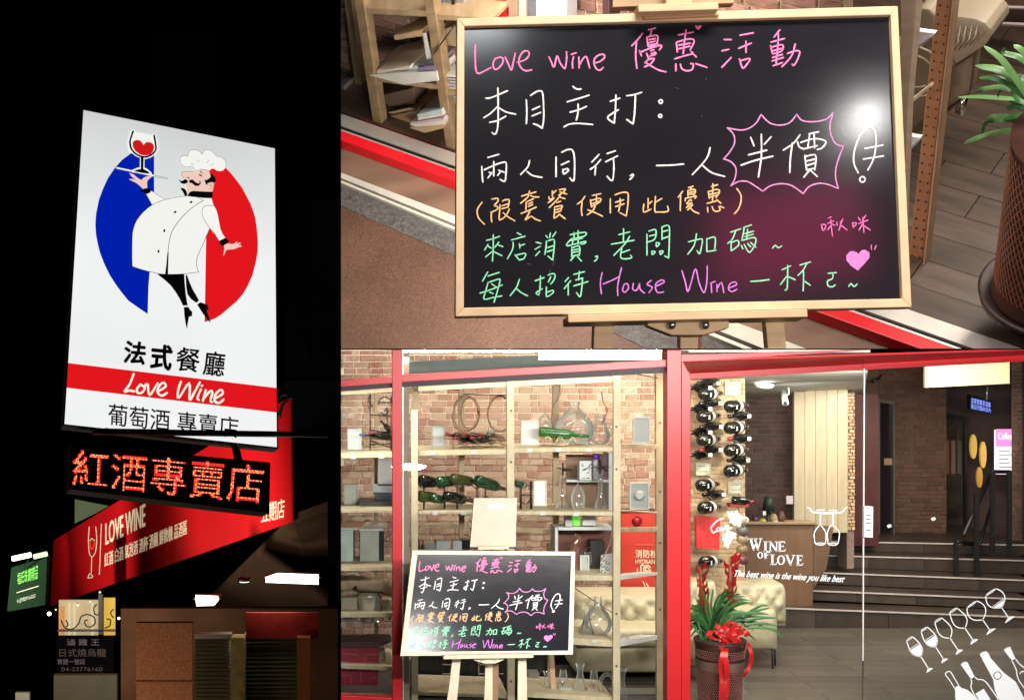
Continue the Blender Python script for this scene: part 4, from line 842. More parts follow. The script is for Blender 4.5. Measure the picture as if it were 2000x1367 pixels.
for i_ in range(7):
    x = 1838 + i_ * 11; tube('pleat', [VP_(.585).hit(x - 10, 118 - i_ * 5), VP_(.575).hit(x, 92 - i_ * 3), VP_(.6).hit(x + 5, 52)], .0016, lea, sofa, 6)
rbar('hem', [(1822, 233), (1892, 188), (1893, 192), (1823, 238)], .655, .02, mat('leather_seam', (.25, .19, .11), .6), sofa, bevel=0)
tube('leg', [plS.hit(1884, 190), plS.hit(1878, 224)], .008, chrome, sofa); tube('leg', [VP_(.7).hit(1876, 188), VP_(.7).hit(1871, 220)], .007, chrome, sofa)
stp = thing('step_edge', 'two dark steps with thin pale nosings in the top right corner', 'steps', fl(1940, 30))
for i, (q_, n_) in enumerate((([(1866, 14), (2030, 20), (2030, 52), (1866, 46)], [(1790, 10), (2030, 18), (2030, 20.5), (1790, 12.5)]), ([(1866, -25), (2030, -20), (2030, 18), (1866, 12)], [(1920, 46), (2030, 51), (2030, 54), (1920, 49)]))):
    rbar('riser', q_, 1.05 + .1 * i, .05, mat('dark_riser', (.05, .028, .022), .4), stp); rbar('nosing', n_, 1.02, .01, mat('nosing_grey', (.32, .27, .27), .4), stp, bevel=0)
# plant
def blade(bm, pts, w, fold=.25, twist=0):
    """leaf blade with a folded midrib along 3D points"""
    n = len(pts); L = []; Cn = []; Rr = []
    for i, p in enumerate(pts):
        p = Vector(p); t = (Vector(pts[min(i + 1, n - 1)]) - Vector(pts[max(i - 1, 0)])).normalized()
        s = t.cross(Vector((math.sin(twist) * .5, -1, .25))); s = s.normalized() if s.length > .01 else Vector((1, 0, 0))
        f = i / (n - 1); ww = w * (.45 + .9 * math.sin(math.pi * min(1, .18 + f * .85)) * .62) * (1 if f < .9 else .35)
        nn = t.cross(s)
        L.append(bm.verts.new(p - s * ww + nn * ww * fold)); Cn.append(bm.verts.new(p)); Rr.append(bm.verts.new(p + s * ww + nn * ww * fold))
    for i in range(n - 1):
        bm.faces.new((L[i], L[i + 1], Cn[i + 1], Cn[i])); bm.faces.new((Cn[i], Cn[i + 1], Rr[i + 1], Rr[i]))
def leafmat(name, c):
    m = mat(name, c, .38, var=.3, scale=14, stretch=(1, 1, 1), bump=.08); return m
leaf_g = leafmat('leaf_green', (.07, .19, .055)); leaf_l = leafmat('leaf_light', (.13, .28, .09)); leaf_d = leafmat('leaf_dark', (.02, .075, .025))
pl1 = thing('potted_plant', 'green strap leaved plant in a woven pot cut by the right edge', 'plant', fl(2030, 560))
Q = lambda x, y, b: VP_(b).hit(x, y)
for pts, w, m_ in (([(2010, 190), (1985, 150), (1955, 112), (1922, 90)], 8, leaf_l), ([(2010, 180), (1960, 138), (1905, 128)], 8, leaf_l), ([(2010, 196), (1975, 165), (1940, 150), (1912, 152)], 7, leaf_g), ([(2010, 190), (1960, 170), (1925, 172), (1905, 184)], 6, leaf_l),
                   ([(2010, 195), (1950, 190), (1905, 188), (1872, 190)], 5, leaf_l), ([(2010, 238), (1960, 228), (1930, 240), (1920, 262)], 9, leaf_g), ([(2010, 262), (1970, 254), (1920, 264), (1882, 282)], 6, leaf_l), ([(2015, 130), (1990, 110), (1960, 102), (1965, 96)], 6, leaf_g),
                   ([(2015, 160), (1990, 150), (1960, 175), (1950, 190)], 7, leaf_d), ([(2020, 210), (1990, 205), (1965, 212)], 8, leaf_d), ([(2015, 230), (1990, 222), (1960, 232)], 9, leaf_g), ([(2015, 120), (1996, 96), (1980, 88)], 7, leaf_l), ([(2020, 250), (1996, 252), (1975, 262)], 8, leaf_d), ([(2020, 175), (1995, 168), (1975, 180)], 9, leaf_g), ([(2020, 200), (1990, 190), (1970, 198)], 10, leaf_g)):
    bm = bmesh.new(); sp_ = smooth_path(pts, 3); b0 = .24 + random.uniform(-.05, .05)
    blade(bm, [Q(x, y, b0) + u * .0 for x, y in sp_], w / F * 3.1, .3, random.random()); recalc(bm)
    finish('leaf', bm, m_, pl1, True)
pb = (Q(2040, 560, .2)); ax_ = (Q(2052, 250, .2) - pb).normalized()
potm = mat('woven_red_brown', (.22, .075, .045), .5, var=.2, scale=30)
bot = 560; 
lathe('pot', Q(2042, 580, .2), [(.104, 0), (.108, .02), (.104, .05), (.128, .42), (.133, .43)], mat('pot_core', (.10, .035, .022), .6), pl1, 40, axis=u)
lathe('saucer', Q(2042, 584, .2), [(.10, 0), (.128, .004), (.134, .025), (.128, .03), (.11, .01)], mat('saucer_dark', (.05, .03, .025), .5), pl1, 40, axis=u)
bmw = bmesh.new(); base_ = Q(2042, 580, .2); aa = u.orthogonal().normalized(); bb_ = u.cross(aa)
for k_ in range(56):
    for sgn in (1, -1):
        pts = []
        for j in range(22):
            h = .05 + .36 * j / 21; ang = 2 * math.pi * k_ / 56 + sgn * j * .07; r_ = .1055 + (.128 - .104) * (h - .05) / .37
            pts.append(base_ + u * h + (aa * math.cos(ang) + bb_ * math.sin(ang)) * r_)
        add_tube(bmw, pts, .0014, 3, cap=False)
finish('weave', bmw, mat('woven_highlight', (.42, .17, .09), .4, var=.2), pl1, kind='stuff')

# the near chalkboard on its easel
TLb, TRb, BLb = P(893, 36, 2.221), P(1754, 12, 2.221), P(890, 618, 2.149)
bn_ = (TRb - TLb).cross(BLb - TLb).normalized()
if bn_.y > 0: bn_ = -bn_
NB = Plane(TLb, bn_)
nb = lambda o: (lambda x, y: NB.hit(x, y, o))
cb = thing('chalkboard', 'large black chalkboard with pale wood frame filling the upper right view', 'chalkboard', NB.hit(1335, 610))
OUT = [(892.5, 36), (1754, 12), (1781, 600), (889.5, 618.5)]; INN = [(907, 52), (1740, 29.5), (1763, 583), (906, 601)]
prism('board_face', [nb(-.004)(x, y) for x, y in [(900, 44), (1747, 21), (1772, 591), (898, 609)]], -bn_ * .006, chalk_face, cb)
fr_m = mat('board_frame_pine', (.80, .58, .35), .5, var=.10, scale=6, stretch=(4, 4, 4), bump=.04)
for i in range(4):
    j = (i + 1) % 4
    prism('frame_rail', [nb(.006)(*OUT[i]), nb(.006)(*OUT[j]), nb(.006)(*INN[j]), nb(.006)(*INN[i])], -bn_ * .022, fr_m, cb, bevel=.0015)
letter_board(cb, nb(-.0034))
sm_m = mat('chalk_smear', (.050, .050, .052), .9, var=.5, scale=90, bump=0)
strokes('chalk_smear', [cstr(CG, '640,480 665,490 685,492;990,440 965,500;935,560 925,600')], 2.2, nb(-.0037), sm_m, cb)
strokes('chalk_smear', [cstr(CB, '600,660 625,668;890,560 900,590;1895,765 1930,768;850,930 858,950')], 1.4, nb(-.0037), sm_m, cb)
ez = thing('easel', 'pale pine easel holding the large near chalkboard', 'easel', NB.hit(1345, 680))
pe = mat('easel_pine', (.72, .50, .28), .5, var=.16, scale=10, stretch=(1, 1, 6), bump=.06)
def nbar(name, q, o, th, m=pe, par=ez, bevel=.0015): return prism(name, [nb(o)(x, y) for x, y in q], -bn_ * th, m, par, bevel=bevel)
nbar('ledge', [(1109, 615), (1577, 604), (1578, 619), (1110, 630)], .035, .05)
nbar('ledge_lip', [(1109, 611.5), (1577, 600.5), (1577, 604), (1109, 615)], .034, .012, fr_m)
nbar('leg', [(1161, 620), (1200, 620), (1197, 681.2), (1159, 681.2)], -.02, .022)
nbar('leg', [(1494, 612), (1531, 612), (1536, 681.2), (1500, 681.2)], -.02, .022)
nbar('leg', [(1328, 640), (1365, 640), (1364, 681.2), (1329, 681.2)], -.03, .022)
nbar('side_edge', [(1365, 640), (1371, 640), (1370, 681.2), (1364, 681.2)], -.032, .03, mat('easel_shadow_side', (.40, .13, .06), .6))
nbar('bracket', [(1265, 625), (1424, 622), (1424, 640), (1375, 654), (1312, 654), (1265, 636)], .004, .02)
for x, y in ((1312, 635), (1377, 635)):
    c = nb(.009)(x, y); bm = bmesh.new()
    add_lathe(bm, c, [(.0075, 0), (.0072, .003), (.005, .006), (.0012, .0075)], 16, bn_); recalc(bm); finish('bolt', bm, chrome, ez, True)
nbar('top_clamp', [(1246, 9), (1403, 4), (1404, 19), (1247, 24)], .03, .045)
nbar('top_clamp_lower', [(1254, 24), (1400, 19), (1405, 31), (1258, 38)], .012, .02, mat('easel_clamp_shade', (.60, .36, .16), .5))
nbar('mast', [(1300, -30), (1350, -30), (1352, 8), (1301, 10)], .0, .02)
cbx = prism('backing_card', [nb(-.03)(x, y) for x, y in [(1197, -12), (1432, -20), (1434, 6), (1197, 14)]], -bn_ * .02, card2, None); tag(cbx, 'brown cardboard sheet wedged behind the top clamp of the near easel', 'cardboard')
CLIP = 'shop'
# ================================================================== SHOPFRONT AND INTERIOR (lower right)
YF = 7.4; YB = 9.2; H0 = 2.22
mpp = lambda y: y / F
# shell: floor, wall, ceilings
struct(prism('shop_floor_base', [(.003, 7.45, -H0 - .012), (7.5, 7.45, -H0 - .012), (7.5, 13.2, -H0 - .012), (.003, 13.2, -H0 - .012)], (0, 0, -.02), mat('tile_grout', (.06, .05, .045), .7)))
ft = struct(prism('tiled_floor', [(.003, 7.45, -H0 - .009), (7.4, 7.45, -H0 - .009), (7.4, 13.1, -H0 - .009), (.003, 13.1, -H0 - .009)], (0, 0, -.002), mat('tile_grout', (.06, .05, .045), .7)))
tile_m = mat('grey_wood_tile', (.12, .105, .09), .28, var=.35, scale=4, stretch=(1, 8, 8), bump=.05, detail=8, palette=[(.10, .09, .078), (.135, .12, .10), (.11, .10, .085), (.15, .135, .115)])
bm0 = bmesh.new(); quad_box(bm0, [(-.5, -.5, 0), (.5, -.5, 0), (.5, .5, 0), (-.5, .5, 0)], (0, 0, -1)); recalc(bm0); tme = bpy.data.meshes.new('floor_tile'); bm0.to_mesh(tme); bm0.free(); tme.materials.append(tile_m)
y = 7.5; k = 0
while y < 10.4:
    x = 2.2 - (k % 2) * .45
    while x < 5.6:
        o = bpy.data.objects.new('floor_tile', tme); COL.objects.link(o); o.parent = ft; o.location = Vector((x + .45, y + .075, -H0 + random.uniform(-.0005, .0005))) - wloc(ft); o.scale = (.895, .146, .006)
        x += .9
    y += .15; k += 1
bw = struct(pbox('brick_wall', 600, 683.5, 1349, 1600, YB + .02, .15, mat('mortar_cream', (.78, .64, .45), .9, var=.12, scale=50)))
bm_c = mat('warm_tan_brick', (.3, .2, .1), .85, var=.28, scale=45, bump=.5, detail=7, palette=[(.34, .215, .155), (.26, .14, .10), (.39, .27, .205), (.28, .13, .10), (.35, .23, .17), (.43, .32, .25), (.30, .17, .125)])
m9 = mpp(YB)
def wall_rows(x0, x1, y0, y1, bwp, bhp, y, gap=.35): return courses((x1 - x0) * mpp(y), (y1 - y0) * mpp(y), bwp * mpp(y), bhp * mpp(y), gap * mpp(y) * 4)
rows = wall_rows(667, 1349, 684, 1262, 27, 12.5, YB)
brick_field(bw, P(667, 1262, YB + .02), (1, 0, 0), (0, 0, 1), (0, -1, 0), rows, bm_c, depth=.012, limit=300, rank=lambda r: abs(r[0] / m9 - 320) + abs(r[2] / m9 - 400) * .9)
# pillar with bottles: painted brick, lighter
pw = struct(pbox('bottle_wall', 1349, 722, 1455, 1262, YB + .04, .05, mat('mortar_cream', (.60, .46, .30))))
rows = wall_rows(1349, 1455, 722, 1262, 19, 9, YB)
brick_field(pw, P(1349, 1262, YB + .04), (1, 0, 0), (0, 0, 1), (0, -1, 0), rows, mat('pale_tan_brick', (.5, .4, .3), .85, var=.2, scale=45, bump=.4, palette=[(.58, .43, .26), (.50, .34, .20), (.62, .48, .32), (.44, .27, .16)]), depth=.010, limit=300)
# dark back walls
mor_d = mat('mortar_dusky', (.24, .17, .14), .9, var=.2, scale=40)
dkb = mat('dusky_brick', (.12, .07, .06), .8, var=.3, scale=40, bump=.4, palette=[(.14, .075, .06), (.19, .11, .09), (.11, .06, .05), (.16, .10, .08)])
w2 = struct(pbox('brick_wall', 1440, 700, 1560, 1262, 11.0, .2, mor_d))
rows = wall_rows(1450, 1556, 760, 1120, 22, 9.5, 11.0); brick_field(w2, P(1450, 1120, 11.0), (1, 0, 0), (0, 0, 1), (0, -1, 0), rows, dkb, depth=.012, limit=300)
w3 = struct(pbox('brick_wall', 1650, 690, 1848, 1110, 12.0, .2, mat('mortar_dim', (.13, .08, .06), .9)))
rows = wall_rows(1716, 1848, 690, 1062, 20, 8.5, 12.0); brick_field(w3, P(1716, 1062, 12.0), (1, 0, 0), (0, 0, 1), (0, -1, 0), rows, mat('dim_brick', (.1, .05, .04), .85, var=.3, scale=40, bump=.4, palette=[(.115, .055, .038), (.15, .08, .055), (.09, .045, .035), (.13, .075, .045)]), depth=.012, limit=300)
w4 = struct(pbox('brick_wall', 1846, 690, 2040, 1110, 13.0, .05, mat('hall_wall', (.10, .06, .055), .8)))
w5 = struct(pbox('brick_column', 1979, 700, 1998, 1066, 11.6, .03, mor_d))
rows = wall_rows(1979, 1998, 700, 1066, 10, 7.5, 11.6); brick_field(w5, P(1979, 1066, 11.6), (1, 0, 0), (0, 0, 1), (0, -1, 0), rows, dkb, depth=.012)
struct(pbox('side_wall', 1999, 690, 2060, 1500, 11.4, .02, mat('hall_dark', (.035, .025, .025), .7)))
struct(pbox('brick_edge', 1654, 758, 1668, 1110, 10.75, .2, mor_d))
be_rows = wall_rows(1654, 1668, 768, 1034, 12, 6.5, 10.75); brick_field(bpy.data.objects['brick_edge'], P(1654, 1034, 10.75), (1, 0, 0), (0, 0, 1), (0, -1, 0), be_rows, mat('pale_tan_brick', (.5, .4, .3)), depth=.02)
# sloped ceiling over the entry, counter bay
clg = mat('grey_ceiling', (.62, .60, .52), .7, var=.05)
struct(prism('ceiling', [P(1345, 688, 7.52), P(1700, 688, 7.52), P(1688, 769, 11.0), P(1345, 782, 11.0)], (0, 0, .05), clg))
struct(prism('shop_ceiling', [(.003, 7.52, -.003), (P(1345, 0, 7.52).x, 7.52, -.003), (P(1345, 0, 9.2).x, 9.2, -.003), (.003, 9.2, -.003)], (0, 0, -.004), mat('shop_ceiling', (.7, .68, .6), .7)))
dl = thing('downlight', 'round white ceiling downlight near the wood panel', 'downlight', P(1493, 753, 9.6))
lathe('lens', P(1493, 755, 9.6), [(.055, 0), (.05, .012)], em('downlight_glow', (1, .96, .86), 9), dl, 20, axis=(0, -.25, 1)); lathe('ring', P(1493, 754, 9.6), [(.07, 0), (.07, .01)], white_paint, dl, 20, axis=(0, -.25, 1), cap=False)
cm = thing('security_camera', 'white bullet security camera hanging from the ceiling', 'camera', P(1535, 785, 9.9))
tube('housing', [P(1530, 766, 9.9), P(1534, 787, 9.75)], [.02, .024], white_paint, cm, 14); tube('lens', [P(1534, 786.5, 9.745), P(1534.3, 788.5, 9.73)], .015, black, cm, 12); tube('bracket', [P(1540, 757, 9.9), P(1541, 768, 9.9), P(1534, 775, 9.88)], .007, white_paint, cm, 8)
wp = thing('wood_panel', 'tall pale wood wall panel behind the counter', 'wall panel', P(1604, 1036, 10.5))
xs = [1551, 1572, 1593, 1615, 1636, 1656]
for i in range(5): pbox('panel_board', xs[i] + .3, 765 + (-1.8 * i), xs[i + 1] - .3, 1040, 10.5 + .002 * (i % 2), .04, mat('pale_oak_panel', (.42, .36, .26), .45, var=.12, scale=4, stretch=(5, 5, .8), bump=.02, palette=[(.44, .38, .27), (.39, .335, .23), (.47, .415, .305)]), wp, bevel=.002)
mc = pbox('maroon_column', 1668, 770, 1716, 1066, 11.2, .03, mat('maroon_paint', (.07, .02, .022), .5, var=.2)); tag(mc, 'dark maroon column between the wood panel and the doorway', 'column')
dr = thing('door', 'narrow dark door with grey frame behind the stairs', 'door', P(1731, 1052, 11.85))
for q_ in ([(1714, 779), (1719, 779), (1719, 1052), (1714, 1052)], [(1719, 779), (1748, 784), (1748, 790), (1719, 786)], [(1745, 788), (1748, 788), (1748, 1052), (1745, 1052)]): pquad('frame', q_, 11.85, .06, mat('door_frame_grey', (.11, .10, .095), .4), dr)
pquad('leaf', [(1719, 785), (1746, 790), (1746, 1052), (1719, 1052)], 11.9, .04, mat('door_dark', (.012, .010, .012), .25), dr); pbox('notice', 1727, 895, 1744, 908, 11.88, .01, mat('notice_tan', (.30, .20, .12), .6), dr); pbox('handle', 1737, 1026, 1742, 1030, 11.86, .02, chrome, dr)
# counter
ct = thing('counter', 'brown wood fronted counter with small things along its top', 'counter', P(1540, 1184, 10.3))
pbox('front', 1456, 1024, 1588, 1184, 10.3, .1, mat('counter_brown', (.17, .095, .055), .5, var=.12, scale=3, stretch=(6, 1, 1)), ct, bevel=.004); pbox('top', 1452, 1019, 1592, 1024, 10.27, .13, mat('counter_top', (.32, .22, .13), .4), ct, bevel=.003)
pquad('side', [(1588.5, 1024), (1628, 1030), (1614, 1110), (1588.5, 1150)], 10.32, .08, mat('counter_side', (.13, .08, .05), .5), ct)
# stairs
st_ = thing('staircase', 'dark brown stairs with pale metal nosings rising behind the glass door', 'stairs', P(1720, 1228, 10.2))
noses = [(1183.5, 1205), (1151.5, 1170), (1117, 1133), (1083.5, 1094.5), (1056, 1064)]
ys_ = [10.2, 10.48, 10.76, 11.04, 11.32]
ris = mat('stair_riser', (.05, .036, .030), .4, var=.2, scale=6, palette=[(.062, .047, .040), (.052, .039, .033), (.070, .054, .045)]); 
for i in range(5):
    yy = ys_[i]; (a, b_) = noses[i]
    za = P(0, a, yy).z; zb = P(0, b_, yy).z
    lo = (1228, 1250) if i == 0 else None
    x0 = 1452 if i == 0 else 1590 if i > 1 else 1560
    pts = [P(x0, a, yy), P(2020, b_, yy)]
    lowz = -H0 if i == 0 else None
    p2 = Vector((pts[1].x, yy, (-H0 if i == 0 else P(0, noses[i - 1][1], ys_[i - 1]).z) )); p1 = Vector((pts[0].x, yy, (-H0 if i == 0 else P(0, noses[i - 1][0], ys_[i - 1]).z)))
    dlen = (ys_[i + 1] - yy + .01) if i < 4 else 1.6
    # split each riser into boards as on the real stair
    nb_ = 4
    for j in range(nb_):
        f0, f1 = j / nb_, (j + 1) / nb_ - .002
        prism('step_block', [pts[0].lerp(pts[1], f0), pts[0].lerp(pts[1], f1), p1.lerp(p2, f1), p1.lerp(p2, f0)], (0, dlen, 0), ris, st_, bevel=0)
    nz = [pts[0] + Vector((0, -.012, .004)), pts[1] + Vector((0, -.012, .004)), pts[1] + Vector((0, -.012, -.007)), pts[0] + Vector((0, -.012, -.007))]
    prism('nosing', nz, (0, .011, 0), mat('nosing_pale', (.55, .50, .48), .5), st_)
# handrail
hr = thing('handrail', 'black steel handrail climbing the right side of the stairs', 'handrail', P(1900, 1110, 10.8))
hb = black
for (a, b_, r) in (((1882, 1045), (1938, 921), .020), ((1906, 1088), (1937, 985), .014), ((1938, 921), (1972, 921), .018), ((1870, 1058), (1904, 1062), .02)):
    tube('rail', [P(a[0], a[1], 10.85), P(b_[0], b_[1], 11.3)], r, hb, hr, 6)
for x, y0, y1 in ((1869, 1060, 1250), (1909, 960, 1240), (1940, 921, 1085), (1973, 921, 1085)): pbox('post', x - 4, y0, x + 4, y1, 10.82, .03, hb, hr)
# upper hall: glazed door, warm posters, signs, lintel box
gd = thing('glazed_door', 'dark glazed door at the back of the hall', 'door', P(1867, 1060, 12.6))
pbox('frame', 1840, 812, 1844, 1062, 12.6, .05, black, gd); pbox('frame', 1884, 822, 1889, 1062, 12.6, .05, black, gd); pquad('frame', [(1840, 806), (1889, 814), (1889, 820), (1840, 812)], 12.6, .05, black, gd); pbox('glass', 1844, 816, 1884, 1062, 12.64, .02, mat('dark_glazing', (.05, .04, .03), .15, var=.6, scale=5), gd)
for x, c_ in ((1850, (.22, .10, .05)), (1862, (.25, .13, .10)), (1874, (.10, .09, .07))): pbox('reflection_poster', x - 4, 860, x + 4, 925, 12.63, .005, mat('poster_%d' % x, c_, .5), gd)
for i, (cx, cy, rx, ry, c_, lab) in enumerate(((1902, 872, 6.5, 24, (.85, .55, .10), 'tall yellow oval panel left of the lit pink sign'), (1921, 888, 6, 26, (.9, .55, .12), 'second yellow oval panel, nearer the pink sign'), (1914, 932, 5.5, 20, (.75, .40, .08), 'amber oval panel below the two yellow ones'))):
    t = pquad('oval_panel', ell(cx, cy, rx, ry, 18), 12.5, .03, mat('amber_lit_%d' % i, c_, .5, em=c_, es=.22)); tag(t, lab, 'wall panel', 'amber oval panels')
pk = thing('lit_menu_sign', 'glowing white and pink menu sign at the right of the hall', 'sign', P(1963, 925, 12.3))
pbox('panel', 1947, 840, 1978, 926, 12.3, .05, mat('sign_white_glow', (.5, .5, .5), .4, em=(.95, .88, 1), es=1.3), pk); pbox('top_band', 1947, 838, 1979, 872, 12.28, .02, mat('sign_pink_glow', (.4, .1, .3), .4, em=(.95, .35, .75), es=1.1), pk); pbox('foot_band', 1945, 919, 1978, 925, 12.28, .02, mat('sign_magenta', (.3, .02, .3), .4, em=(.6, .1, .6), es=1.2), pk)
PK = Flat(12.27); wt = mat('sign_text_white', (.8, .8, .8), .5, em=(1, .95, 1), es=1.5); gy = mat('sign_text_grey', (.2, .2, .25), .5)
text('lettering', 'Coffee', [(1950, 845), (1976, 845), (1976, 858), (1950, 858)], lambda x, y: PK.hit(x, y), wt, pk)
for yy in (880, 888, 896, 904, 912): strokes('text_line', [[[(1951, yy), (1975 - (yy % 3) * 3, yy)]]], 1.6, lambda x, y: PK.hit(x, y, .012), gy, pk)
bl = thing('led_sign', 'small blue LED text sign hanging below the beige lintel', 'led sign', P(1916, 805, 12.0))
pquad('panel', [(1894, 770), (1938, 782), (1938, 808), (1894, 799)], 12.0, .05, black, bl)
text('lettering', '店家營業至凌晨', [(1897, 776), (1935, 786), (1935, 796), (1897, 787)], lambda x, y: P(x, y, 11.99), em('led_blue', (.25, .3, 1), 2.2), bl); text('lettering', '歡迎光臨本店內', [(1897, 788), (1935, 797), (1935, 806), (1897, 798)], lambda x, y: P(x, y, 11.99), em('led_blue', (.25, .3, 1), 2.2), bl)
tube('hanger', [P(1929, 755, 12), P(1927, 781, 12)], .008, steel, bl)
lx = pquad('lintel_box', [(1807, 716), (1972, 704), (1972, 749), (1807, 757)], 10.2, .03, mat('beige_lintel', (.45, .37, .25), .6, var=.05, scale=2)); tag(lx, 'wide beige lintel box lit from the right, above the stairs', 'lintel')
dc = thing('door_closer', 'small black camera on the wall above the narrow door', 'camera', P(1712, 748, 11.5)); tube('body', [P(1703, 746, 11.5), P(1718, 738, 11.5)], .016, black, dc, 10); tube('mount', [P(1716, 738, 11.5), P(1722, 732, 11.6)], .008, black, dc, 8)
sens = thing('door_sensor', 'slim white upright sensor panel on the glass door beside the stairs', 'sensor', P(1697, 1050, 7.45))
pquad('body', [(1688.5, 988), (1706, 989), (1705, 1050), (1688, 1049)], 7.36, .03, white_paint, sens, bevel=.003)
for yy in (1004, 1012, 1020, 1034): pbox('mark', 1692, yy, 1701, yy + 2.2, 7.357, .002, mat('mark_teal', (.05, .16, .14), .5), sens)
for x, y, lab in ((1710, 1026, 'small white knob left of the narrow door foot'), (1737, 1027, 'round white wall light at the foot of the narrow door'), (1823, 1013, 'small oval white light on the brick wall over the stairs')):
    t = tube('wall_light', [P(x - 3, y + 1, 11.6), P(x + 3, y - 1, 11.6)], [.014, .014], em('tiny_light', (1, .95, .9), 1.2), None, 8); tag(t, lab, 'light', 'small lights on the far wall')

# ---- red frame
fr = thing('red_shopfront_frame', 'glossy red steel frame of the shopfront with posts and beams', 'frame', P(1325, 1500, YF))
dkred = mat('frame_shadow_side', (.40, .010, .014), .4)
pquad('post', [(766, 683.4), (785, 683.4), (786, 1500), (767, 1500)], YF, .07, red_paint, fr, bevel=.002)
pquad('post', [(1303, 683.4), (1331, 683.4), (1331, 1500), (1303, 1500)], YF - .02, .10, red_paint, fr, bevel=.003)
pquad('post_return', [(1331.5, 703), (1349, 735), (1349, 1500), (1331.5, 1500)], YF, .08, red_paint, fr, bevel=.002)
pquad('beam', [(600, 747), (766, 736), (766, 748), (600, 760)], YF + .002, .07, red_paint, fr, bevel=.002)
pquad('beam', [(785, 732), (1303, 702), (1303, 716), (785, 746)], YF + .002, .07, red_paint, fr, bevel=.002)
pquad('beam', [(1331, 693), (1700, 683.4), (1700, 683.6), (1331, 706)], YF - .005, .06, red_paint, fr, bevel=0)
# door head: recessed, its underside dark
pquad('door_head', [(1348, 729), (2030, 692), (2030, 704), (1348, 741)], YF + .42, .06, red_paint, fr, bevel=.002)
prism('head_soffit', [P(1334, 706, YF + .06), P(2030, 683.6, YF + .06), P(2030, 692, YF + .42), P(1348, 729, YF + .42)], (0, .002, .012), red_paint, fr)
pquad('low_rail', [(600, 1354), (766, 1363), (766, 1400), (600, 1400)], YF, .07, red_paint, fr, bevel=.002)
for q_, y in (([(600, 759), (766, 747.5), (766, 757), (600, 769)], YF + .03), ([(785, 745.5), (1303, 715.5), (1303, 728), (785, 756)], YF + .03)): pquad('under_beam_shade', q_, y, .05, mat('beam_shade_black', (.03, .015, .02), .6), fr)  # dark strips painted in as the shade below the red beams
al = pquad('inner_mullion', [(788, 683.4), (799, 683.4), (800, 1500), (789, 1500)], YF + .09, .04, mat('grey_brown_alu', (.22, .17, .13), .5)); tag(al, 'grey brown inner mullion just behind the left red post', 'mullion')  # the mullion's own grey brown
al2 = pquad('bright_trim', [(786, 683.4), (788, 683.4), (789, 1500), (787, 1500)], YF + .05, .02, mat('bright_trim', (.75, .74, .7), .4, metal=.3)); tag(al2, 'thin bright metal trim along the left red post', 'trim')
for (x0, y0, x1, y1, lab) in ((600, 762, 767, 1354, 'clear window pane left of the narrow red post'), (787, 750, 1303, 1500, 'large clear shop window pane behind the easel'), (787, 683.6, 1303, 716, 'transom pane above the red window beam')):
    g = pquad('window_pane', [(x0, y0), (x1, y0 - (12 if y0 > 700 and x1 > 1000 else 0)), (x1, y1), (x0, y1)], YF + .04, .006, clear_glass); tag(g, lab, 'window pane')
for (x0, x1, lab) in ((1349, 1687.4, 'left glass door leaf carrying the white wine lettering'), (1689, 2020, 'right glass door leaf carrying the glass and bottle decals')):
    g = pquad('glass_door', [(x0, 715), (x1, 700), (x1, 1500), (x0, 1500)], YF - .01, .008, clear_glass); tag(g, lab, 'glass door')
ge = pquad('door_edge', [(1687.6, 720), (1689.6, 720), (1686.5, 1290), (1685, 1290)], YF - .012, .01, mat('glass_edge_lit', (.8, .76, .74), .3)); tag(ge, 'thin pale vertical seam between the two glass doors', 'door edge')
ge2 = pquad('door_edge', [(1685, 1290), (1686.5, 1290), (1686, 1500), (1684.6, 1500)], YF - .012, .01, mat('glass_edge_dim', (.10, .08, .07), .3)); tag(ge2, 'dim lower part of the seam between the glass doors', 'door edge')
# reflection band seen in the transom: a grey green board inside stands in for it
bk = pquad('reflection_band', [(797, 706), (1303, 683.6), (1303, 701), (797, 731)], 8.2, .03, mat('reflection_green', (.05, .07, .062), .5, var=.1)); tag(bk, 'grey green band standing in for a reflection behind the transom pane', 'reflection_band')

# ---- wooden shelving
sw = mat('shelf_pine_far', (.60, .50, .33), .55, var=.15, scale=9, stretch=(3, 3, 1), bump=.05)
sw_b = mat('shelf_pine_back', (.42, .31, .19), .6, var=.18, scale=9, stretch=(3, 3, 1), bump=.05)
sv = thing('display_shelving', 'wide raw pine display shelving filling the shop window', 'shelving', P(1000, 1420, 7.75))
for q_ in ([(803, 800), (816, 800), (817, 1500), (804, 1500)], [(990, 738), (1004, 738), (1006, 1500), (992, 1500)], [(1199, 727), (1213, 726), (1211, 1500), (1197, 1500)]):
    pquad('post', q_, 7.72, .04, sw, sv, bevel=.002)
for q_ in ([(805, 752), (817, 751), (817, 800), (806, 800)], [(896, 764), (908, 764), (907, 1100), (897, 1100)], [(731, 768), (739, 768), (739, 1300), (732, 1300)], [(1080, 752), (1092, 752), (1092, 1100), (1081, 1100)], [(1281, 725), (1297, 724), (1300, 1400), (1283, 1400)], [(1070, 1060), (1082, 1060), (1082, 1400), (1070, 1400)]):
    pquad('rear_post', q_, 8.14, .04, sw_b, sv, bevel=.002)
def board(q, y0=7.74, y1=8.16, m=sw, name='shelf_board'):
    (a, b_, c, d) = q   # px left, y at left, px right, y at right (front top edge); thickness px
    x0, yl, x1, yr, th = q[0], q[1], q[2], q[3], q[4] if len(q) > 4 else 9
    pts = [P(x0, yl, y0), P(x1, yr, y0), P(x1, yr + th, y0), P(x0, yl + th, y0)]
    return prism(name, pts, (0, y1 - y0, 0), m, sv, bevel=.002)
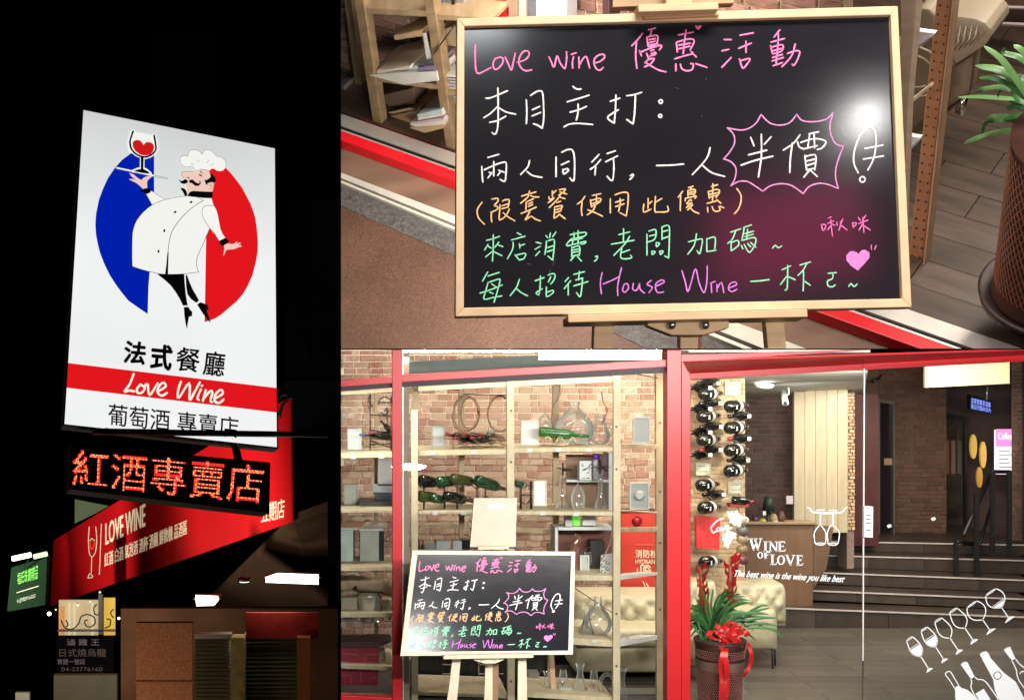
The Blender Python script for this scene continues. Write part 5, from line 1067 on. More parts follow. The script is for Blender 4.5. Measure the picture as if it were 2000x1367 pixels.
def board5(x0, yl, x1, yr, th=9, y0=7.74, y1=8.16, m=sw, name='shelf_board'):
    pts = [P(x0, yl, y0), P(x1, yr, y0), P(x1, yr + th, y0), P(x0, yl + th, y0)]
    return prism(name, pts, (0, y1 - y0, 0), m, sv, bevel=.002)
for a in ((640, 765, 768, 757, 8), (640, 887, 768, 884, 9), (640, 995, 768, 995, 6), (640, 1107, 768, 1106, 8), (640, 1197, 768, 1196, 9), (640, 1296, 768, 1301, 8),
          (817, 755, 990, 746, 9), (817, 880, 991, 877, 10), (817, 997, 991, 997, 6), (817, 1350, 992, 1356, 7),
          (1004, 745, 1199, 736, 10), (1004, 876, 1198, 873, 8), (1004, 998, 1198, 1000, 7), (1112, 1123, 1198, 1124, 10), (1110, 1246, 1198, 1251, 12), (1030, 1352, 1198, 1362, 9)):
    board5(*a)
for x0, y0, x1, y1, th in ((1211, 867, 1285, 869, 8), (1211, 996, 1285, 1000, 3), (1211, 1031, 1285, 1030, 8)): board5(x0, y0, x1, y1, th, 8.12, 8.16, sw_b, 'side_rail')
for q_ in ([(1211, 1124), (1284, 1117), (1284, 1122), (1211, 1132)], [(1211, 1252), (1284, 1240), (1284, 1248), (1211, 1262)]):
    prism('white_board', [P(*q_[0], 7.76), P(*q_[1], 8.1), P(*q_[2], 8.1), P(*q_[3], 7.76)], (-.1, .02, 0), white_paint, sv)
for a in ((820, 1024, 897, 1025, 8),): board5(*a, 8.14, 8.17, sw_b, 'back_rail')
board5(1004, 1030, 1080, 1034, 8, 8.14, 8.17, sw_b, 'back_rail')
for p_, q_ in (((640, 1070), (740, 1115)), ((665, 1112), (767, 1040)), ((836, 752), (897, 762)), ((1030, 742), (1090, 752)), ((1240, 730), (1284, 738)), ((1120, 1090), (1190, 1040)), ((1110, 1140), (1205, 1202))):
    tube('cross_wire', [P(*p_, 7.9), P(*q_, 8.12)], .0035, mat('dark_wire', (.10, .08, .07), .4), sv, 5)
for x, ys__ in ((1000, (802, 902, 1330)), (1206, (833, 916, 1198, 1300)), (1291, (826, 960, 1060, 1190))):
    for y in ys__:
        bm = bmesh.new(); add_prism(bm, [P(a, b_, 7.719 if x < 1250 else 8.139) for a, b_ in ell(x - 2, y, 2.2, 2.4, 8)], (0, .004, 0)); recalc(bm); finish('knot', bm, mat('knot_brown', (.10, .05, .025), .6), sv)

# ---- shelf contents
def lat(name, cx, by, y, prof, m, par, seg=18, axis=(0, 0, 1), cap=True):     # profile in pixels
    k_ = y / F; return lathe(name, P(cx, by, y), [(r * k_, h * k_) for r, h in prof], m, par, seg, axis, cap)
grc = mat('grey_cover', (.46, .48, .46), .5, var=.05); whc = mat('white_cover', (.66, .66, .65), .5, var=.03); blc = mat('black_lacquer', (.012, .012, .014), .3)
def framed(x0, y0, x1, y1, y, label, m=grc, frame=whc, cat='frame', extra=None, grp='framed cards on the shelves'):
    t = thing('framed_card', label, cat, P((x0 + x1) / 2, y1, y), grp)
    for a in ((x0, y0, x1, y0 + 2.6), (x0, y1 - 2.6, x1, y1), (x0, y0 + 2.6, x0 + 2.6, y1 - 2.6), (x1 - 2.6, y0 + 2.6, x1, y1 - 2.6)): pbox('moulding', *a, y, .02, frame, t, bevel=0)
    pbox('picture', x0 + 2.4, y0 + 2.4, x1 - 2.4, y1 - 2.4, y + .008, .01, m, t); return t
framed(843, 831, 870, 873, 8.0, 'small grey picture in a dark thin frame on the top shelf, left', grc, mat('frame_dim', (.33, .31, .28), .5))
framed(679, 838, 706, 878, 8.0, 'pale blue grey card on the upper left shelf', mat('blue_grey', (.50, .56, .56), .5), mat('blue_grey', (.50, .56, .56)))
framed(1018, 821, 1052, 869, 7.95, 'white menu card in a pale frame beside the green bottle display', whc, mat('frame_cream', (.72, .66, .55), .5))
framed(1237, 814, 1270, 866, 8.0, 'grey picture in a silver frame at the top right of the window', grc, mat('silver_frame', (.62, .64, .62), .4))
framed(1230, 942, 1268, 995, 7.95, 'grey card with a white rosette in a cream frame above the hydrant box', grc, mat('frame_cream2', (.72, .72, .66), .5))
lat('rosette', 1249, 967, 7.93, [(0, 0), (9, .5), (10, 2), (6, 4), (1, 3)], whc, bpy.data.objects['framed_card.004'], 12, (0, -1, 0))
framed(1042, 938, 1068, 988, 7.95, 'white blank card in a pale frame, right of the black bottle stand', mat('white_blank', (.82, .85, .86), .4), mat('frame_cream', (.72, .66, .55)))
framed(672, 946, 700, 987, 8.0, 'grey card in a white frame at the far left, second shelf', mat('grey_khaki', (.50, .52, .46), .5), grc)
t = framed(1132, 900, 1155, 937, 7.9, 'white box with black crest on the small upper shelf', whc, whc); PF = Flat(7.895)
strokes('crest', [[[(1137, 906), (1139, 910)], [(1141, 918), (1150, 912), (1154, 906)], [(1138, 918), (1144, 915)], [(1146, 924), (1150, 922)], [(1138, 934), (1142, 934)], [(1146, 933), (1151, 934)]]], 1.6, lambda x, y: PF.hit(x, y), ink if False else black, t)
# grey storage boxes, left bay
for x0, y0, x1, y1, m_, lab in ((655, 1035, 690, 1106, mat('pale_teal_box', (.52, .60, .58), .5), 'pale teal box at the far left behind the wire cross'), (703, 1037, 740, 1106, mat('grey_olive_box', (.42, .45, .41), .5), 'grey box with black side behind the wire cross')):
    t = thing('storage_box', lab, 'box', P((x0 + x1) / 2, y1, 7.95), 'boxes in the left bay'); pbox('front', x0, y0, x1, y1, 7.95, .2, m_, t, bevel=.002); pbox('side_band', x1, y0 + 1, x1 + 10 if x1 > 700 else x1 + 3, y1, 7.96, .18, blc, t); pbox('lid', x0 - 1, y0 - 4, x1 + 9, y0 - .5, 7.94, .22, whc, t)
t = thing('open_tray', 'open brown wooden tray lying on the box at the far left', 'tray', P(690, 1030, 7.95)); pquad('inside', [(655, 1019), (716, 1019), (708, 1029), (655, 1030)], 7.98, .02, mat('tray_brown', (.36, .17, .09), .6), t); pquad('rim', [(716, 1018), (722, 1018), (706, 1034), (700, 1034)], 7.97, .1, card2, t); pbox('rim_front', 655, 1029, 708, 1033, 7.96, .02, card2, t)
t = thing('black_case', 'open black case with clear lid beside the left red post', 'case', P(735, 994, 7.9)); pbox('base', 700, 979, 768, 994, 7.9, .2, blc, t, bevel=.002); pquad('lid', [(728, 962), (768, 962), (768, 978), (738, 978)], 8.0, .03, mat('navy_lid', (.05, .07, .09), .4), t); pquad('clear_side', [(727, 945), (768, 945), (768, 961), (729, 961)], 8.0, .02, mat('frost_blue', (.5, .56, .58), .3), t)
t = thing('box_set', 'two flat white boxes behind the left red post, upper shelf', 'box', P(750, 900, 8.0)); pbox('box', 738, 893, 767, 948, 8.0, .1, whc, t)
# iron wine rack and bottles, upper left
def bottle(par, p0, p1, r, mg, name='bottle', cap_m=None):
    p0 = Vector(p0); p1 = Vector(p1); ax = (p1 - p0); L_ = ax.length; pf = [(r * .9, 0), (r, .03 * L_), (r, .55 * L_), (r * .9, .62 * L_), (r * .38, .74 * L_), (r * .34, .80 * L_), (r * .34, L_)]
    bm = bmesh.new(); add_lathe(bm, p0, pf, 14, ax); recalc(bm); o = finish(name, bm, mg, par, True)
    if cap_m is not None:
        bm = bmesh.new(); add_lathe(bm, p0 + ax * .80, [(r * .40, 0), (r * .40, .2 * L_ + .001)], 10, ax); recalc(bm); finish('capsule', bm, cap_m, o, True)
    return o
bgreen = mat('green_bottle_glass', (.015, .05, .018), .08, var=.1, bump=0, spec=.8); bdark = mat('dark_bottle_glass', (.010, .010, .009), .09, var=.1, bump=0, spec=.8); bred = mat('maroon_foil', (.20, .02, .025), .3, bump=0); bblue = mat('blue_foil', (.02, .03, .14), .3, bump=0); blab = mat('cream_label', (.72, .68, .62), .6, var=.05); bbrown = mat('brown_bottle', (.05, .025, .01), .1, bump=0)
iron = mat('wrought_iron', (.02, .014, .012), .45)
rk = thing('iron_wine_rack', 'tall black wrought iron rack with arched top on the upper left shelf', 'wine rack', P(745, 884, 7.9))
bm = bmesh.new()
for pth in ([(723, 768), (723, 880)], [(764, 775), (764, 880)], [(738, 790), (742, 780), (752, 775), (762, 780), (766, 792)], [(723, 810), (766, 813)], [(738, 786), (768, 786)], [(723, 868), (768, 866)], [(723, 860), (768, 876)], [(755, 795), (757, 850)], [(723, 772), (719, 782), (725, 790), (720, 798)], [(745, 805), (752, 810), (758, 804), (754, 799), (750, 804)], [(723, 840), (768, 845)]):
    add_tube(bm, [P(x, y, 7.9) for x, y in smooth_path(pth)], .0045, 6)
recalc(bm); finish('iron_frame', bm, iron, rk, True)
for i, (x0, y0, x1, y1, f_, lab) in enumerate(((768, 856, 703, 849, bblue, 'blue capped bottle lying in the wrought iron rack'), (768, 850, 722, 845, bred, 'red capped bottle lying above the blue one in the iron rack'), (768, 846, 744, 822, bdark, 'dark bottle tilted upward in the iron rack'))):
    t = thing('wine_bottle', lab, 'wine bottle', P((x0 + x1) / 2, y0 + 5, 7.88), 'bottles in the shop window'); bottle(t, P(x0, y0, 7.95), P(x1, y1, 7.8), .018, bdark, cap_m=f_)
# round bronze rack with red capped bottles
r2 = thing('hoop_wine_rack', 'bronze double hoop wine rack on the top shelf', 'wine rack', P(930, 880, 7.9))
brz = mat('bronze_tube', (.23, .13, .08), .28, metal=.7)
bm = bmesh.new()
add_tube(bm, [P(910 + 24 * math.cos(a), 807 + 34 * math.sin(a), 7.85) for a in [k_ * math.pi / 14 for k_ in range(29)]], .006, 8); add_tube(bm, [P(918 + 18 * math.cos(a), 807 + 31 * math.sin(a), 8.0) for a in [k_ * math.pi / 14 for k_ in range(29)]], .005, 8)
add_tube(bm, [P(977 + 24 * math.cos(a), 808 + 34 * math.sin(a), 7.85) for a in [k_ * math.pi / 14 for k_ in range(28)]], .006, 8); add_tube(bm, [P(x, y, 7.85) for x, y in smooth_path([(884, 805), (888, 830), (905, 843), (950, 855), (990, 860)])], .006, 8)
add_tube(bm, [P(x, y, 7.85) for x, y in ((905, 770), (992, 772))], .004, 6)
for y in (864, 870): add_tube(bm, [P(x, yy, 7.85) for x, yy in smooth_path([(884, y - 8), (888, y + 5), (910, y), (930, y + 4), (960, y), (985, y + 4)])], .004, 6)
recalc(bm); finish('hoop_frame', bm, brz, r2, True)
for i in range(5):
    t = thing('wine_bottle', ['red capped bottle lying leftmost in the hoop rack', 'red capped bottle second from the left in the hoop rack', 'red capped bottle in the middle of the hoop rack', 'red capped bottle fourth from the left in the hoop rack', 'red capped bottle at the right end of the hoop rack'][i], 'wine bottle', P(885 + i * 16, 866, 7.8), 'bottles in the shop window')
    bottle(t, P(915 + i * 16, 856 + (i % 2) * 5, 8.05), P(872 + i * 16, 848 + (i % 2) * 7, 7.74), .025, bdark, cap_m=bred)
# green bottle on its side with decanters above
t = thing('glass_bottle_stand', 'large green jewelled bottle lying on a small metal stand, upper right shelf', 'wine bottle', P(1090, 872, 7.85))
bottle(t, P(1053, 843, 7.85), P(1150, 852, 7.85), .031, mat('bright_green_bottle', (.02, .11, .015), .1, var=.5, scale=60, spec=.9))
bm = bmesh.new()
for pth in ([(1058, 866), (1070, 852), (1082, 868), (1094, 852), (1106, 868), (1118, 854), (1126, 866)], [(1056, 869), (1140, 868)]): add_tube(bm, [P(x, y, 7.83) for x, y in smooth_path(pth)], .005, 6)
recalc(bm); finish('stand', bm, mat('gilt_wire', (.5, .38, .25), .3, metal=.8), t, True)
for i, (cx, by, R_, lab) in enumerate(((1122, 866, 38, 'large round clear balloon decanter behind the green bottle'), (1172, 869, 24, 'tall clear vase at the right end of the top shelf'))):
    t = thing('decanter', lab, 'decanter', P(cx, by, 8.0), 'clear glassware on the shelves')
    lat('vessel', cx, by, 8.0, [(R_ * .35, 0), (R_ * .8, 5), (R_, 22), (R_ * .92, 42), (R_ * .5, 60), (R_ * .22, 70), (R_ * .3, 82)] if i == 0 else [(6, 0), (16, 6), (20, 22), (14, 36), (8, 46), (10, 60)], ware_glass, t, 24, cap=False)
t = thing('wire_holder', 'curved bronze wire wine holder rising from the top shelf', 'wine holder', P(1083, 870, 7.9)); bm = bmesh.new()
add_tube(bm, [P(x, y, 7.9) for x, y in smooth_path([(1093, 752), (1094, 770), (1084, 788), (1079, 800), (1079, 828), (1083, 850)])], .005, 7); add_tube(bm, [P(x, y, 8.0) for x, y in smooth_path([(1175, 765), (1178, 785), (1186, 800), (1182, 815), (1174, 828)])], .004, 7); recalc(bm); finish('wire', bm, brz, t, True)
t = thing('wine_glass', 'hanging upturned wine glass left of the balloon decanter', 'wine glass', P(1064, 845, 8.0), 'clear glassware on the shelves'); lat('bowl', 1064, 846, 8.0, [(13, 0), (15, 14), (12, 28), (4, 36), (1.2, 40), (1.2, 56)], ware_glass, t, 20, cap=False)
# black wave rack with bottles in the middle bay
t0 = thing('wave_wine_rack', 'black wavy metal wine rack on the middle shelf', 'wine rack', P(900, 996, 7.85)); bm = bmesh.new()
for y in (948, 975):
    add_tube(bm, [P(818 + i * 5, y + 6 * math.sin(i * .9), 7.8) for i in range(30)], .0045, 6)
for x in (828, 868, 893): add_tube(bm, [P(x, 940, 7.82), P(x, 995, 7.82)], .006, 6)
for x in (932, 948): add_tube(bm, [P(x, 940, 7.82), P(x, 995, 7.82)], .006, 6)
recalc(bm); finish('wire_frame', bm, iron, t0, True)
for i, (x0, y0, x1, y1, r_, mg, cp, lab) in enumerate(((822, 938, 862, 944, .036, bdark, None, 'dark bottle pointing back at the left of the wave rack'), (856, 941, 905, 938, .034, bgreen, None, 'green bottle in the upper row of the wave rack'), (884, 934, 940, 944, .032, mat('olive_bottle', (.05, .06, .015), .12, bump=0), bred, 'olive green bottle with red cap, upper row of the wave rack'),
                              (932, 938, 990, 956, .036, bgreen, None, 'green bottle sloping right at the end of the wave rack'), (820, 968, 866, 972, .032, mat('olive_bottle', (.05, .06, .015)), bred, 'olive bottle with red cap in the lower row, left'), (872, 969, 924, 978, .034, bdark, bred, 'dark bottle with red cap in the lower row, middle'), (846, 973, 878, 976, .028, bgreen, None, 'small green bottle low in the wave rack'))):
    t = thing('wine_bottle', lab, 'wine bottle', P((x0 + x1) / 2, y0 + 10, 7.85), 'bottles in the shop window'); bottle(t, P(x0, y0, 7.76), P(x1, y1, 7.94), r_, mg, cap_m=cp)
t = thing('black_stand', 'black two post stand with a bottle beside the cardboard sheet', 'wine rack', P(1025, 996, 7.85)); bm = bmesh.new()
for x in (1017, 1037): add_tube(bm, [P(x, 940, 7.85), P(x, 994, 7.85)], .008, 6)
add_tube(bm, [P(1017, 966, 7.85), P(1037, 966, 7.85)], .005, 6); add_tube(bm, [P(x, y, 7.85) for x, y in smooth_path([(1018, 980), (1028, 984), (1037, 974)])], .005, 6); recalc(bm); finish('frame', bm, iron, t, True)
bottle(t, P(1010, 944, 7.75), P(1032, 948, 8.0), .024, bgreen)
# small inner box shelf with decanters and purple bottle
bs_ = thing('box_shelf', 'small white edged box shelf with brown back inside the shelving', 'shelf', P(1147, 998, 7.95))
brn = mat('brown_laminate', (.27, .16, .10), .5, var=.08); brd = mat('red_brown_laminate', (.16, .05, .035), .5, var=.1)
pbox('back', 1106, 888, 1191, 998, 8.12, .02, mat('dark_brown_back', (.20, .10, .07), .5) if False else brn, bs_); pbox('side', 1189, 884, 1196, 998, 7.95, .17, whc, bs_); pbox('board', 1106, 937, 1190, 941, 7.95, .17, whc, bs_)
pbox('back', 1090, 1034, 1196, 1124, 8.12, .02, brd, bs_); pbox('board', 1088, 1029, 1196, 1035, 7.95, .17, whc, bs_); pbox('side', 1084, 1030, 1090, 1124, 7.95, .17, whc, bs_)
t = thing('wine_bottle', 'bottle with violet top and silver label on the small box shelf', 'wine bottle', P(1163, 937, 7.9), 'bottles in the shop window'); lat('bottle', 1163, 937, 7.9, [(6, 0), (6, 30), (5.5, 36), (5.5, 50)], mat('silver_sleeve', (.35, .33, .36), .35, var=.6, scale=90), t); lat('cap', 1163, 921.5, 7.899, [(5.8, 0), (5.8, 14)], mat('violet', (.13, .03, .32), .4), t, 12) if False else lat('cap', 1163, 897, 7.898, [(5.9, 0), (5.9, 11)], mat('violet', (.13, .03, .32), .4), t, 12)
t = thing('perfume_box', 'plum coloured patterned box right of the violet bottle', 'box', P(1178, 937, 7.95)); pbox('carton', 1171, 888, 1188, 937, 7.97, .1, mat('plum_box', (.13, .05, .07), .5, var=.6, scale=70), t)
for i, (cx, by, kind, lab) in enumerate(((1097, 996, 0, 'clear swan necked decanter at the left of the box shelf'), (1129, 996, 1, 'upturned balloon glass in front of the brown shelf back'), (1173, 996, 0, 'clear fluted decanter right of the balloon glass'))):
    t = thing('decanter', lab, 'decanter', P(cx, by, 7.88), 'clear glassware on the shelves')
    if kind: lat('bowl', cx, by, 7.88, [(9, 0), (13, 12), (14, 28), (9, 42), (2, 50), (1, 53), (1, 90)], ware_glass, t, 22, cap=False)
    else: lat('vessel', cx, by, 7.88, [(16, 0), (13, 6), (8, 22), (4, 40), (5, 56), (3, 66), (6, 78)], ware_glass, t, 20, cap=False); lat('gilt_stem', cx + 1, by - 3, 7.9, [(1.5, 0), (2.2, 30), (1.2, 60)], mat('gilt', (.5, .33, .16), .2, metal=.7), t, 8)
for i, (cx, cy, lab) in enumerate(((1099, 917, 'dark twig ornament with a knot above the swan decanter'), (1172, 912, 'dark twig ornament above the fluted decanter'))):
    t = thing('twig_ornament', lab, 'ornament', P(cx, cy + 8, 7.86), 'twig ornaments'); bm = bmesh.new()
    for k_ in range(9): a = random.uniform(0, 6.28); add_tube(bm, [P(cx, cy, 7.86), P(cx + 12 * math.cos(a) * 1.1, cy + 4 * math.sin(a), 7.86), P(cx + 19 * math.cos(a) * 1.1, cy + 7 * math.sin(a) + 3, 7.84)], [.004, .003, .0015], 5)
    add_tube(bm, [P(cx, cy - 14, 7.86), P(cx, cy + 12, 7.86)], .005, 6); recalc(bm); finish('twigs', bm, iron, t)
# row under: little bottles and boxes at y 1030
for i, (cx, by, h, r_, m_, lab) in enumerate(((818, 1072, 14, 3, blc, 'tiny black bottle at the left above the board'), (826, 1072, 13, 3.6, bgreen, 'tiny green bottle with red top above the board'))):
    t = thing('small_bottle', lab, 'bottle', P(cx, by, 7.9), 'small bottles above the board'); lat('bottle', cx, by, 7.9, [(r_, 0), (r_, h * .6), (1.4, h * .8), (1.4, h)], m_, t, 12)
    lat('cap', cx, by - h, 7.9, [(1.7, 0), (1.7, 5)], bred, t, 8)
for i, (x0, y0, x1, y1, m_, lab) in enumerate(((832, 1061, 850, 1074, mat('steel_tin', (.40, .40, .38), .3, metal=.6), 'flat steel tin above the left of the board'), (852, 1056, 878, 1074, mat('pale_slate', (.46, .48, .50), .5), 'pale grey box above the board, left'), (884, 1056, 902, 1074, mat('pale_slate', (.46, .48, .50)), 'pale grey box beside the black cube'), (902, 1054, 918, 1073, blc, 'small black cube beside the cardboard sheet'))):
    t = pbox('small_box', x0, y0, x1, y1, 7.92, .08, m_, None, bevel=.002); tag(t, lab, 'box', 'small boxes above the board')
for x0, y0, x1, y1, m_, lab in ((1104, 1008, 1118, 1028, mat('glass_grey', (.50, .52, .48), .3), 'grey glass tumbler box on the lower box shelf'), (1120, 1008, 1132, 1027, mat('green_print', (.16, .24, .20), .4, var=.7, scale=80), 'green patterned tin beside the white card'), (1138, 1007, 1164, 1026, whc, 'white gift card standing on the lower box shelf')):
    t = pbox('shelf_item', x0, y0, x1, y1, 7.93, .05, m_, None, bevel=.002); tag(t, lab, 'box', 'small boxes on the box shelf')
t = thing('carafe', 'leaning clear carafe with a pink copper neck on the lower box shelf', 'carafe', P(1120, 1075, 7.9)); tube('neck', [P(1113, 1078, 7.9), P(1122, 1062, 7.9), P(1132, 1046, 7.9)], [.030, .018, .030], mat('copper_glass', (.42, .22, .17), .12, metal=.6), t, 16)
t = thing('tall_box', 'tall dark box standing behind the white portrait cards', 'box', P(1167, 1122, 7.98)); pbox('carton', 1153, 1056, 1182, 1122, 7.98, .1, mat('charcoal_box', (.035, .03, .03), .4), t, bevel=.002)
framed(1133, 1084, 1151, 1118, 7.92, 'small white double framed card right of the board top', mat('grey_khaki', (.50, .52, .46)), whc)
t = pbox('label_card', 1120, 1068, 1131, 1112, 7.95, .04, mat('rust_card', (.24, .08, .05), .5)); tag(t, 'narrow rust coloured card right of the board top', 'card')
t = thing('portrait_plate', 'white card with a black ink portrait beside the shelf post', 'card', P(1185, 1118, 7.85)); pquad('card', [(1174, 1084), (1197, 1080), (1197, 1120), (1172, 1118)], 7.85, .01, whc, t); PFq = Flat(7.845)
strokes('ink_curls', [[[(1178 + 4 * math.cos(a) + 9 * (k_ % 2), 1092 + 6 * k_ + 3 * math.sin(a)) for a in [j * .9 for j in range(6)]] for k_ in range(5)]], 1.5, lambda x, y: PFq.hit(x, y), black, t)
tube('curved_leg', [P(1196, 1030, 7.84), P(1192, 1060, 7.84), P(1184, 1078, 7.84), P(1177, 1090, 7.84)], .004, mat('pink_wire', (.55, .38, .34), .3), t)
# lower right glassware
for i, (cx, by, k_, lab) in enumerate(((1146, 1247, 0, 'clear Erlenmeyer shaped decanter right of the board'), (1168, 1240, 1, 'round bellied clear decanter behind the shelf post'), (1220, 1252, 2, 'short clear glass on the right end of the shelf'), (1068, 1362, 3, 'slim clear carafe at the bottom behind the easel'), (1133, 1358, 0, 'clear wide based decanter at the bottom shelf'), (1186, 1360, 4, 'clear ring shaped decanter at the bottom, beside the post'), (1122, 1250, 2, 'small clear tumbler close to the board edge'))):
    t = thing('decanter', lab, 'decanter', P(cx, by, 7.9), 'clear glassware on the shelves')
    if k_ == 4:
        bm = bmesh.new(); add_tube(bm, [P(cx + 14 * math.cos(a), by - 24 + 20 * math.sin(a), 7.88) for a in [j * math.pi / 10 for j in range(21)]], .012, 10); recalc(bm); finish('ring', bm, ware_glass, t, True); lat('neck', cx + 30, by, 7.9, [(10, 0), (5, 20), (4, 40), (9, 56)], ware_glass, t, 16, cap=False)
    else:
        pf = {0: [(19, 0), (18, 4), (10, 26), (6, 42), (6, 52), (9, 62)], 1: [(10, 0), (24, 10), (28, 26), (20, 44), (8, 58), (7, 76)], 2: [(7, 0), (8, 1), (9, 14)], 3: [(9, 0), (10, 16), (5, 30), (4, 42), (7, 52)]}[k_]
        lat('vessel', cx, by, 7.9, pf, ware_glass, t, 22, cap=False)
for x0, y0, x1, y1, lab in ((1092, 1343, 1116, 1358, 'small grey carton on the bottom shelf'), (1152, 1351, 1170, 1362, 'flat tan card on the bottom shelf right of the decanter')):
    t = pbox('small_box', x0, y0, x1, y1, 7.86, .05, card2 if x0 > 1120 else grc, None); tag(t, lab, 'box')
bx = pbox('grey_carton', 1031, 1314, 1053, 1352, 8.1, .1, mat('dim_carton', (.22, .19, .16), .6)); tag(bx, 'dim grey carton behind the rear easel leg', 'box')
# dark lower back, wine cooler, red boxes, ice bucket
cool = thing('wine_cooler', 'black wine cooler with thin chrome shelf edges under the board', 'wine cooler', P(900, 1440, 8.2))
pbox('cabinet', 806, 1276, 1082, 1440, 8.2, .3, mat('cooler_black', (.008, .008, .009), .3), cool)
for y in (1296, 1314, 1332, 1350):
    for x0, x1 in ((864, 884), (934, 948), (974, 984)): pbox('rack_edge', x0, y, x1, y + 2, 8.18, .01, chrome, cool)
for y in (1292, 1311, 1330, 1348): pbox('rack_side', 934, y, 936, y + 18, 8.18, .01, chrome, cool)
low = thing('dark_cabinet', 'black low cabinet with two thin pale rails behind the lower shelf', 'cabinet', P(1180, 1440, 8.9)); pbox('carcass', 1082, 1262, 1349, 1440, 9.05, .1, mat('cooler_black', (.008, .008, .009)), low)
for a, b_ in (((1086, 1328), (1190, 1302)), ((1088, 1334), (1200, 1305))): tube('rail', [P(*a, 8.9), P(*b_, 8.9)], .004, mat('rail_grey', (.4, .36, .34), .4), low, 5)
for i, (q_, lab) in enumerate((([(640, 1262), (742, 1258), (738, 1338), (640, 1338)], 'dark red patterned carton on the lowest left shelf'),)):
    t = thing('red_carton', lab, 'box', P(690, 1338, 7.8)); pquad('carton', q_, 7.8, .25, mat('wine_red_carton', (.30, .022, .045), .45, var=.15), t, bevel=.003)
    PC = Flat(7.797); lns = [[(665, 1275), (700, 1278)], [(712, 1290), (714, 1278), (742, 1277)], [(665, 1290), (684, 1292)], [(688, 1306), (704, 1306), (705, 1330)], [(665, 1318), (684, 1318), (686, 1334)], [(710, 1292), (742, 1294)], [(728, 1308), (742, 1309)], [(724, 1322), (738, 1324)]]
    strokes('gold_line', [lns], 1.1, lambda x, y: PC.hit(x, y), mat('rose_line', (.45, .18, .18), .5), t, sm=False)
    pquad('open_lid', [(640, 1254), (765, 1252), (744, 1262), (640, 1264)], 7.78, .2, mat('dark_lid', (.07, .03, .03), .5), t)
ib = thing('ice_bucket', 'polished steel ice bucket with black tongs on the left shelf', 'ice bucket', P(722, 1214, 7.85)); lat('bucket', 721, 1213, 7.85, [(15, 0), (17, 3), (23, 50), (25, 53), (24, 54)], steel, ib, 28)
tube('tongs', [P(692, 1146, 7.83), P(700, 1155, 7.83), P(748, 1157, 7.83), P(744, 1164, 7.83), P(738, 1162, 7.83)], [.016, .007, .006, .005, .005], iron, ib, 8); tube('ring_handle', [P(738, 1160, 7.8), P(744, 1164, 7.78), P(746, 1190, 7.78), P(742, 1200, 7.8)], .006, brz, ib, 6)
for i, (cx, by, pf, lab) in enumerate(((738, 1213, [(13, 0), (11, 6), (4, 32), (3, 44), (6, 52)], 'clear conical decanter beside the steel ice bucket'), (754, 1212, [(12, 0), (9, 8), (3, 30), (4, 42)], 'clear decanter close to the left red post'), (684, 1208, [(10, 0), (1.5, 2), (1.2, 6), (4, 8), (3, 9)], 'upturned glass foot on the left shelf'))):
    t = thing('decanter', lab, 'decanter', P(cx, by, 7.8), 'clear glassware on the shelves'); lat('vessel', cx, by, 7.8, pf, ware_glass, t, 20, cap=False)
for i, (q_, m_, lab) in enumerate((([(667, 1168), (698, 1166), (698, 1200), (667, 1202)], mat('khaki_box', (.40, .36, .27), .5), 'khaki box behind the upturned glass'), ([(640, 1203), (700, 1206), (702, 1215), (640, 1214)], whc, 'stack of white sheets on the left shelf'), ([(738, 1272), (752, 1270), (752, 1312), (738, 1310)], mat('olive_pack', (.36, .34, .22), .5), 'olive packet beside the red carton'))):
    t = pquad('shelf_goods', q_, 7.86, .1, m_); tag(t, lab, 'box')
rp_ = [P(x, y, 8.1) for x, y in smooth_path([(640, 1145), (680, 1138), (720, 1142), (768, 1150)])]
rl = tube('rolled_blanket', rp_, [.05] * len(rp_), mat('tan_roll', (.50, .36, .22), .8, var=.25, scale=20), None, 16); tag(rl, 'rolled tan blanket lying behind the ice bucket', 'blanket')

# hydrant cabinet behind the shelf
hy = thing('hydrant_cabinet', 'red fire hydrant cabinet with white lettering behind the shelf end', 'hydrant cabinet', P(1255, 1262, 9.1))
hred = mat('hydrant_red', (.50, .035, .018), .4, var=.05); pbox('cabinet', 1213, 1000, 1320, 1262, 9.06, .1, hred, hy, bevel=.004); pbox('door_line', 1240, 1063, 1276, 1064.5, 9.055, .004, mat('hydrant_line', (.65, .12, .08), .4), hy); pbox('head_strip', 1213, 996, 1320, 1000, 9.05, .1, mat('dark_strip', (.05, .03, .03), .5), hy)
lat('alarm_bell', 1244, 1017, 9.05, [(8, 0), (8, 3), (5, 7), (1, 8)], mat('bell_red', (.28, .01, .015), .2), hy, 20, (0, -1, 0)); lat('alarm_base', 1244, 1017, 9.055, [(10, 0), (10, 1)], mat('bell_red', (.28, .01, .015)), hy, 20, (0, -1, 0))
HP = Flat(9.05); hw = mat('hydrant_print', (.80, .68, .50), .5)
text('lettering', '消防栓', [(1241, 1073), (1284, 1073), (1284, 1089), (1241, 1089)], lambda x, y: HP.hit(x, y), hw, hy, offset=.02); text('lettering', 'HYDRANT', [(1241, 1092), (1285, 1092), (1285, 1101), (1241, 1101)], lambda x, y: HP.hit(x, y), hw, hy, offset=.02)
strokes('hose_symbol', [[ell(1264, 1111, 7, 7, 14), ell(1264, 1111, 3.5, 3.5, 12), [(1258, 1104), (1252, 1104), (1252, 1120)], [(1245, 1110), (1245, 1119)]]], 2.2, lambda x, y: HP.hit(x, y), hw, hy); strokes('figure_symbol', [[[(1256, 1135), (1262, 1150)], [(1262, 1138), (1268, 1148)], [(1244, 1150), (1248, 1156), (1243, 1160)]]], 2, lambda x, y: HP.hit(x, y), hw, hy)
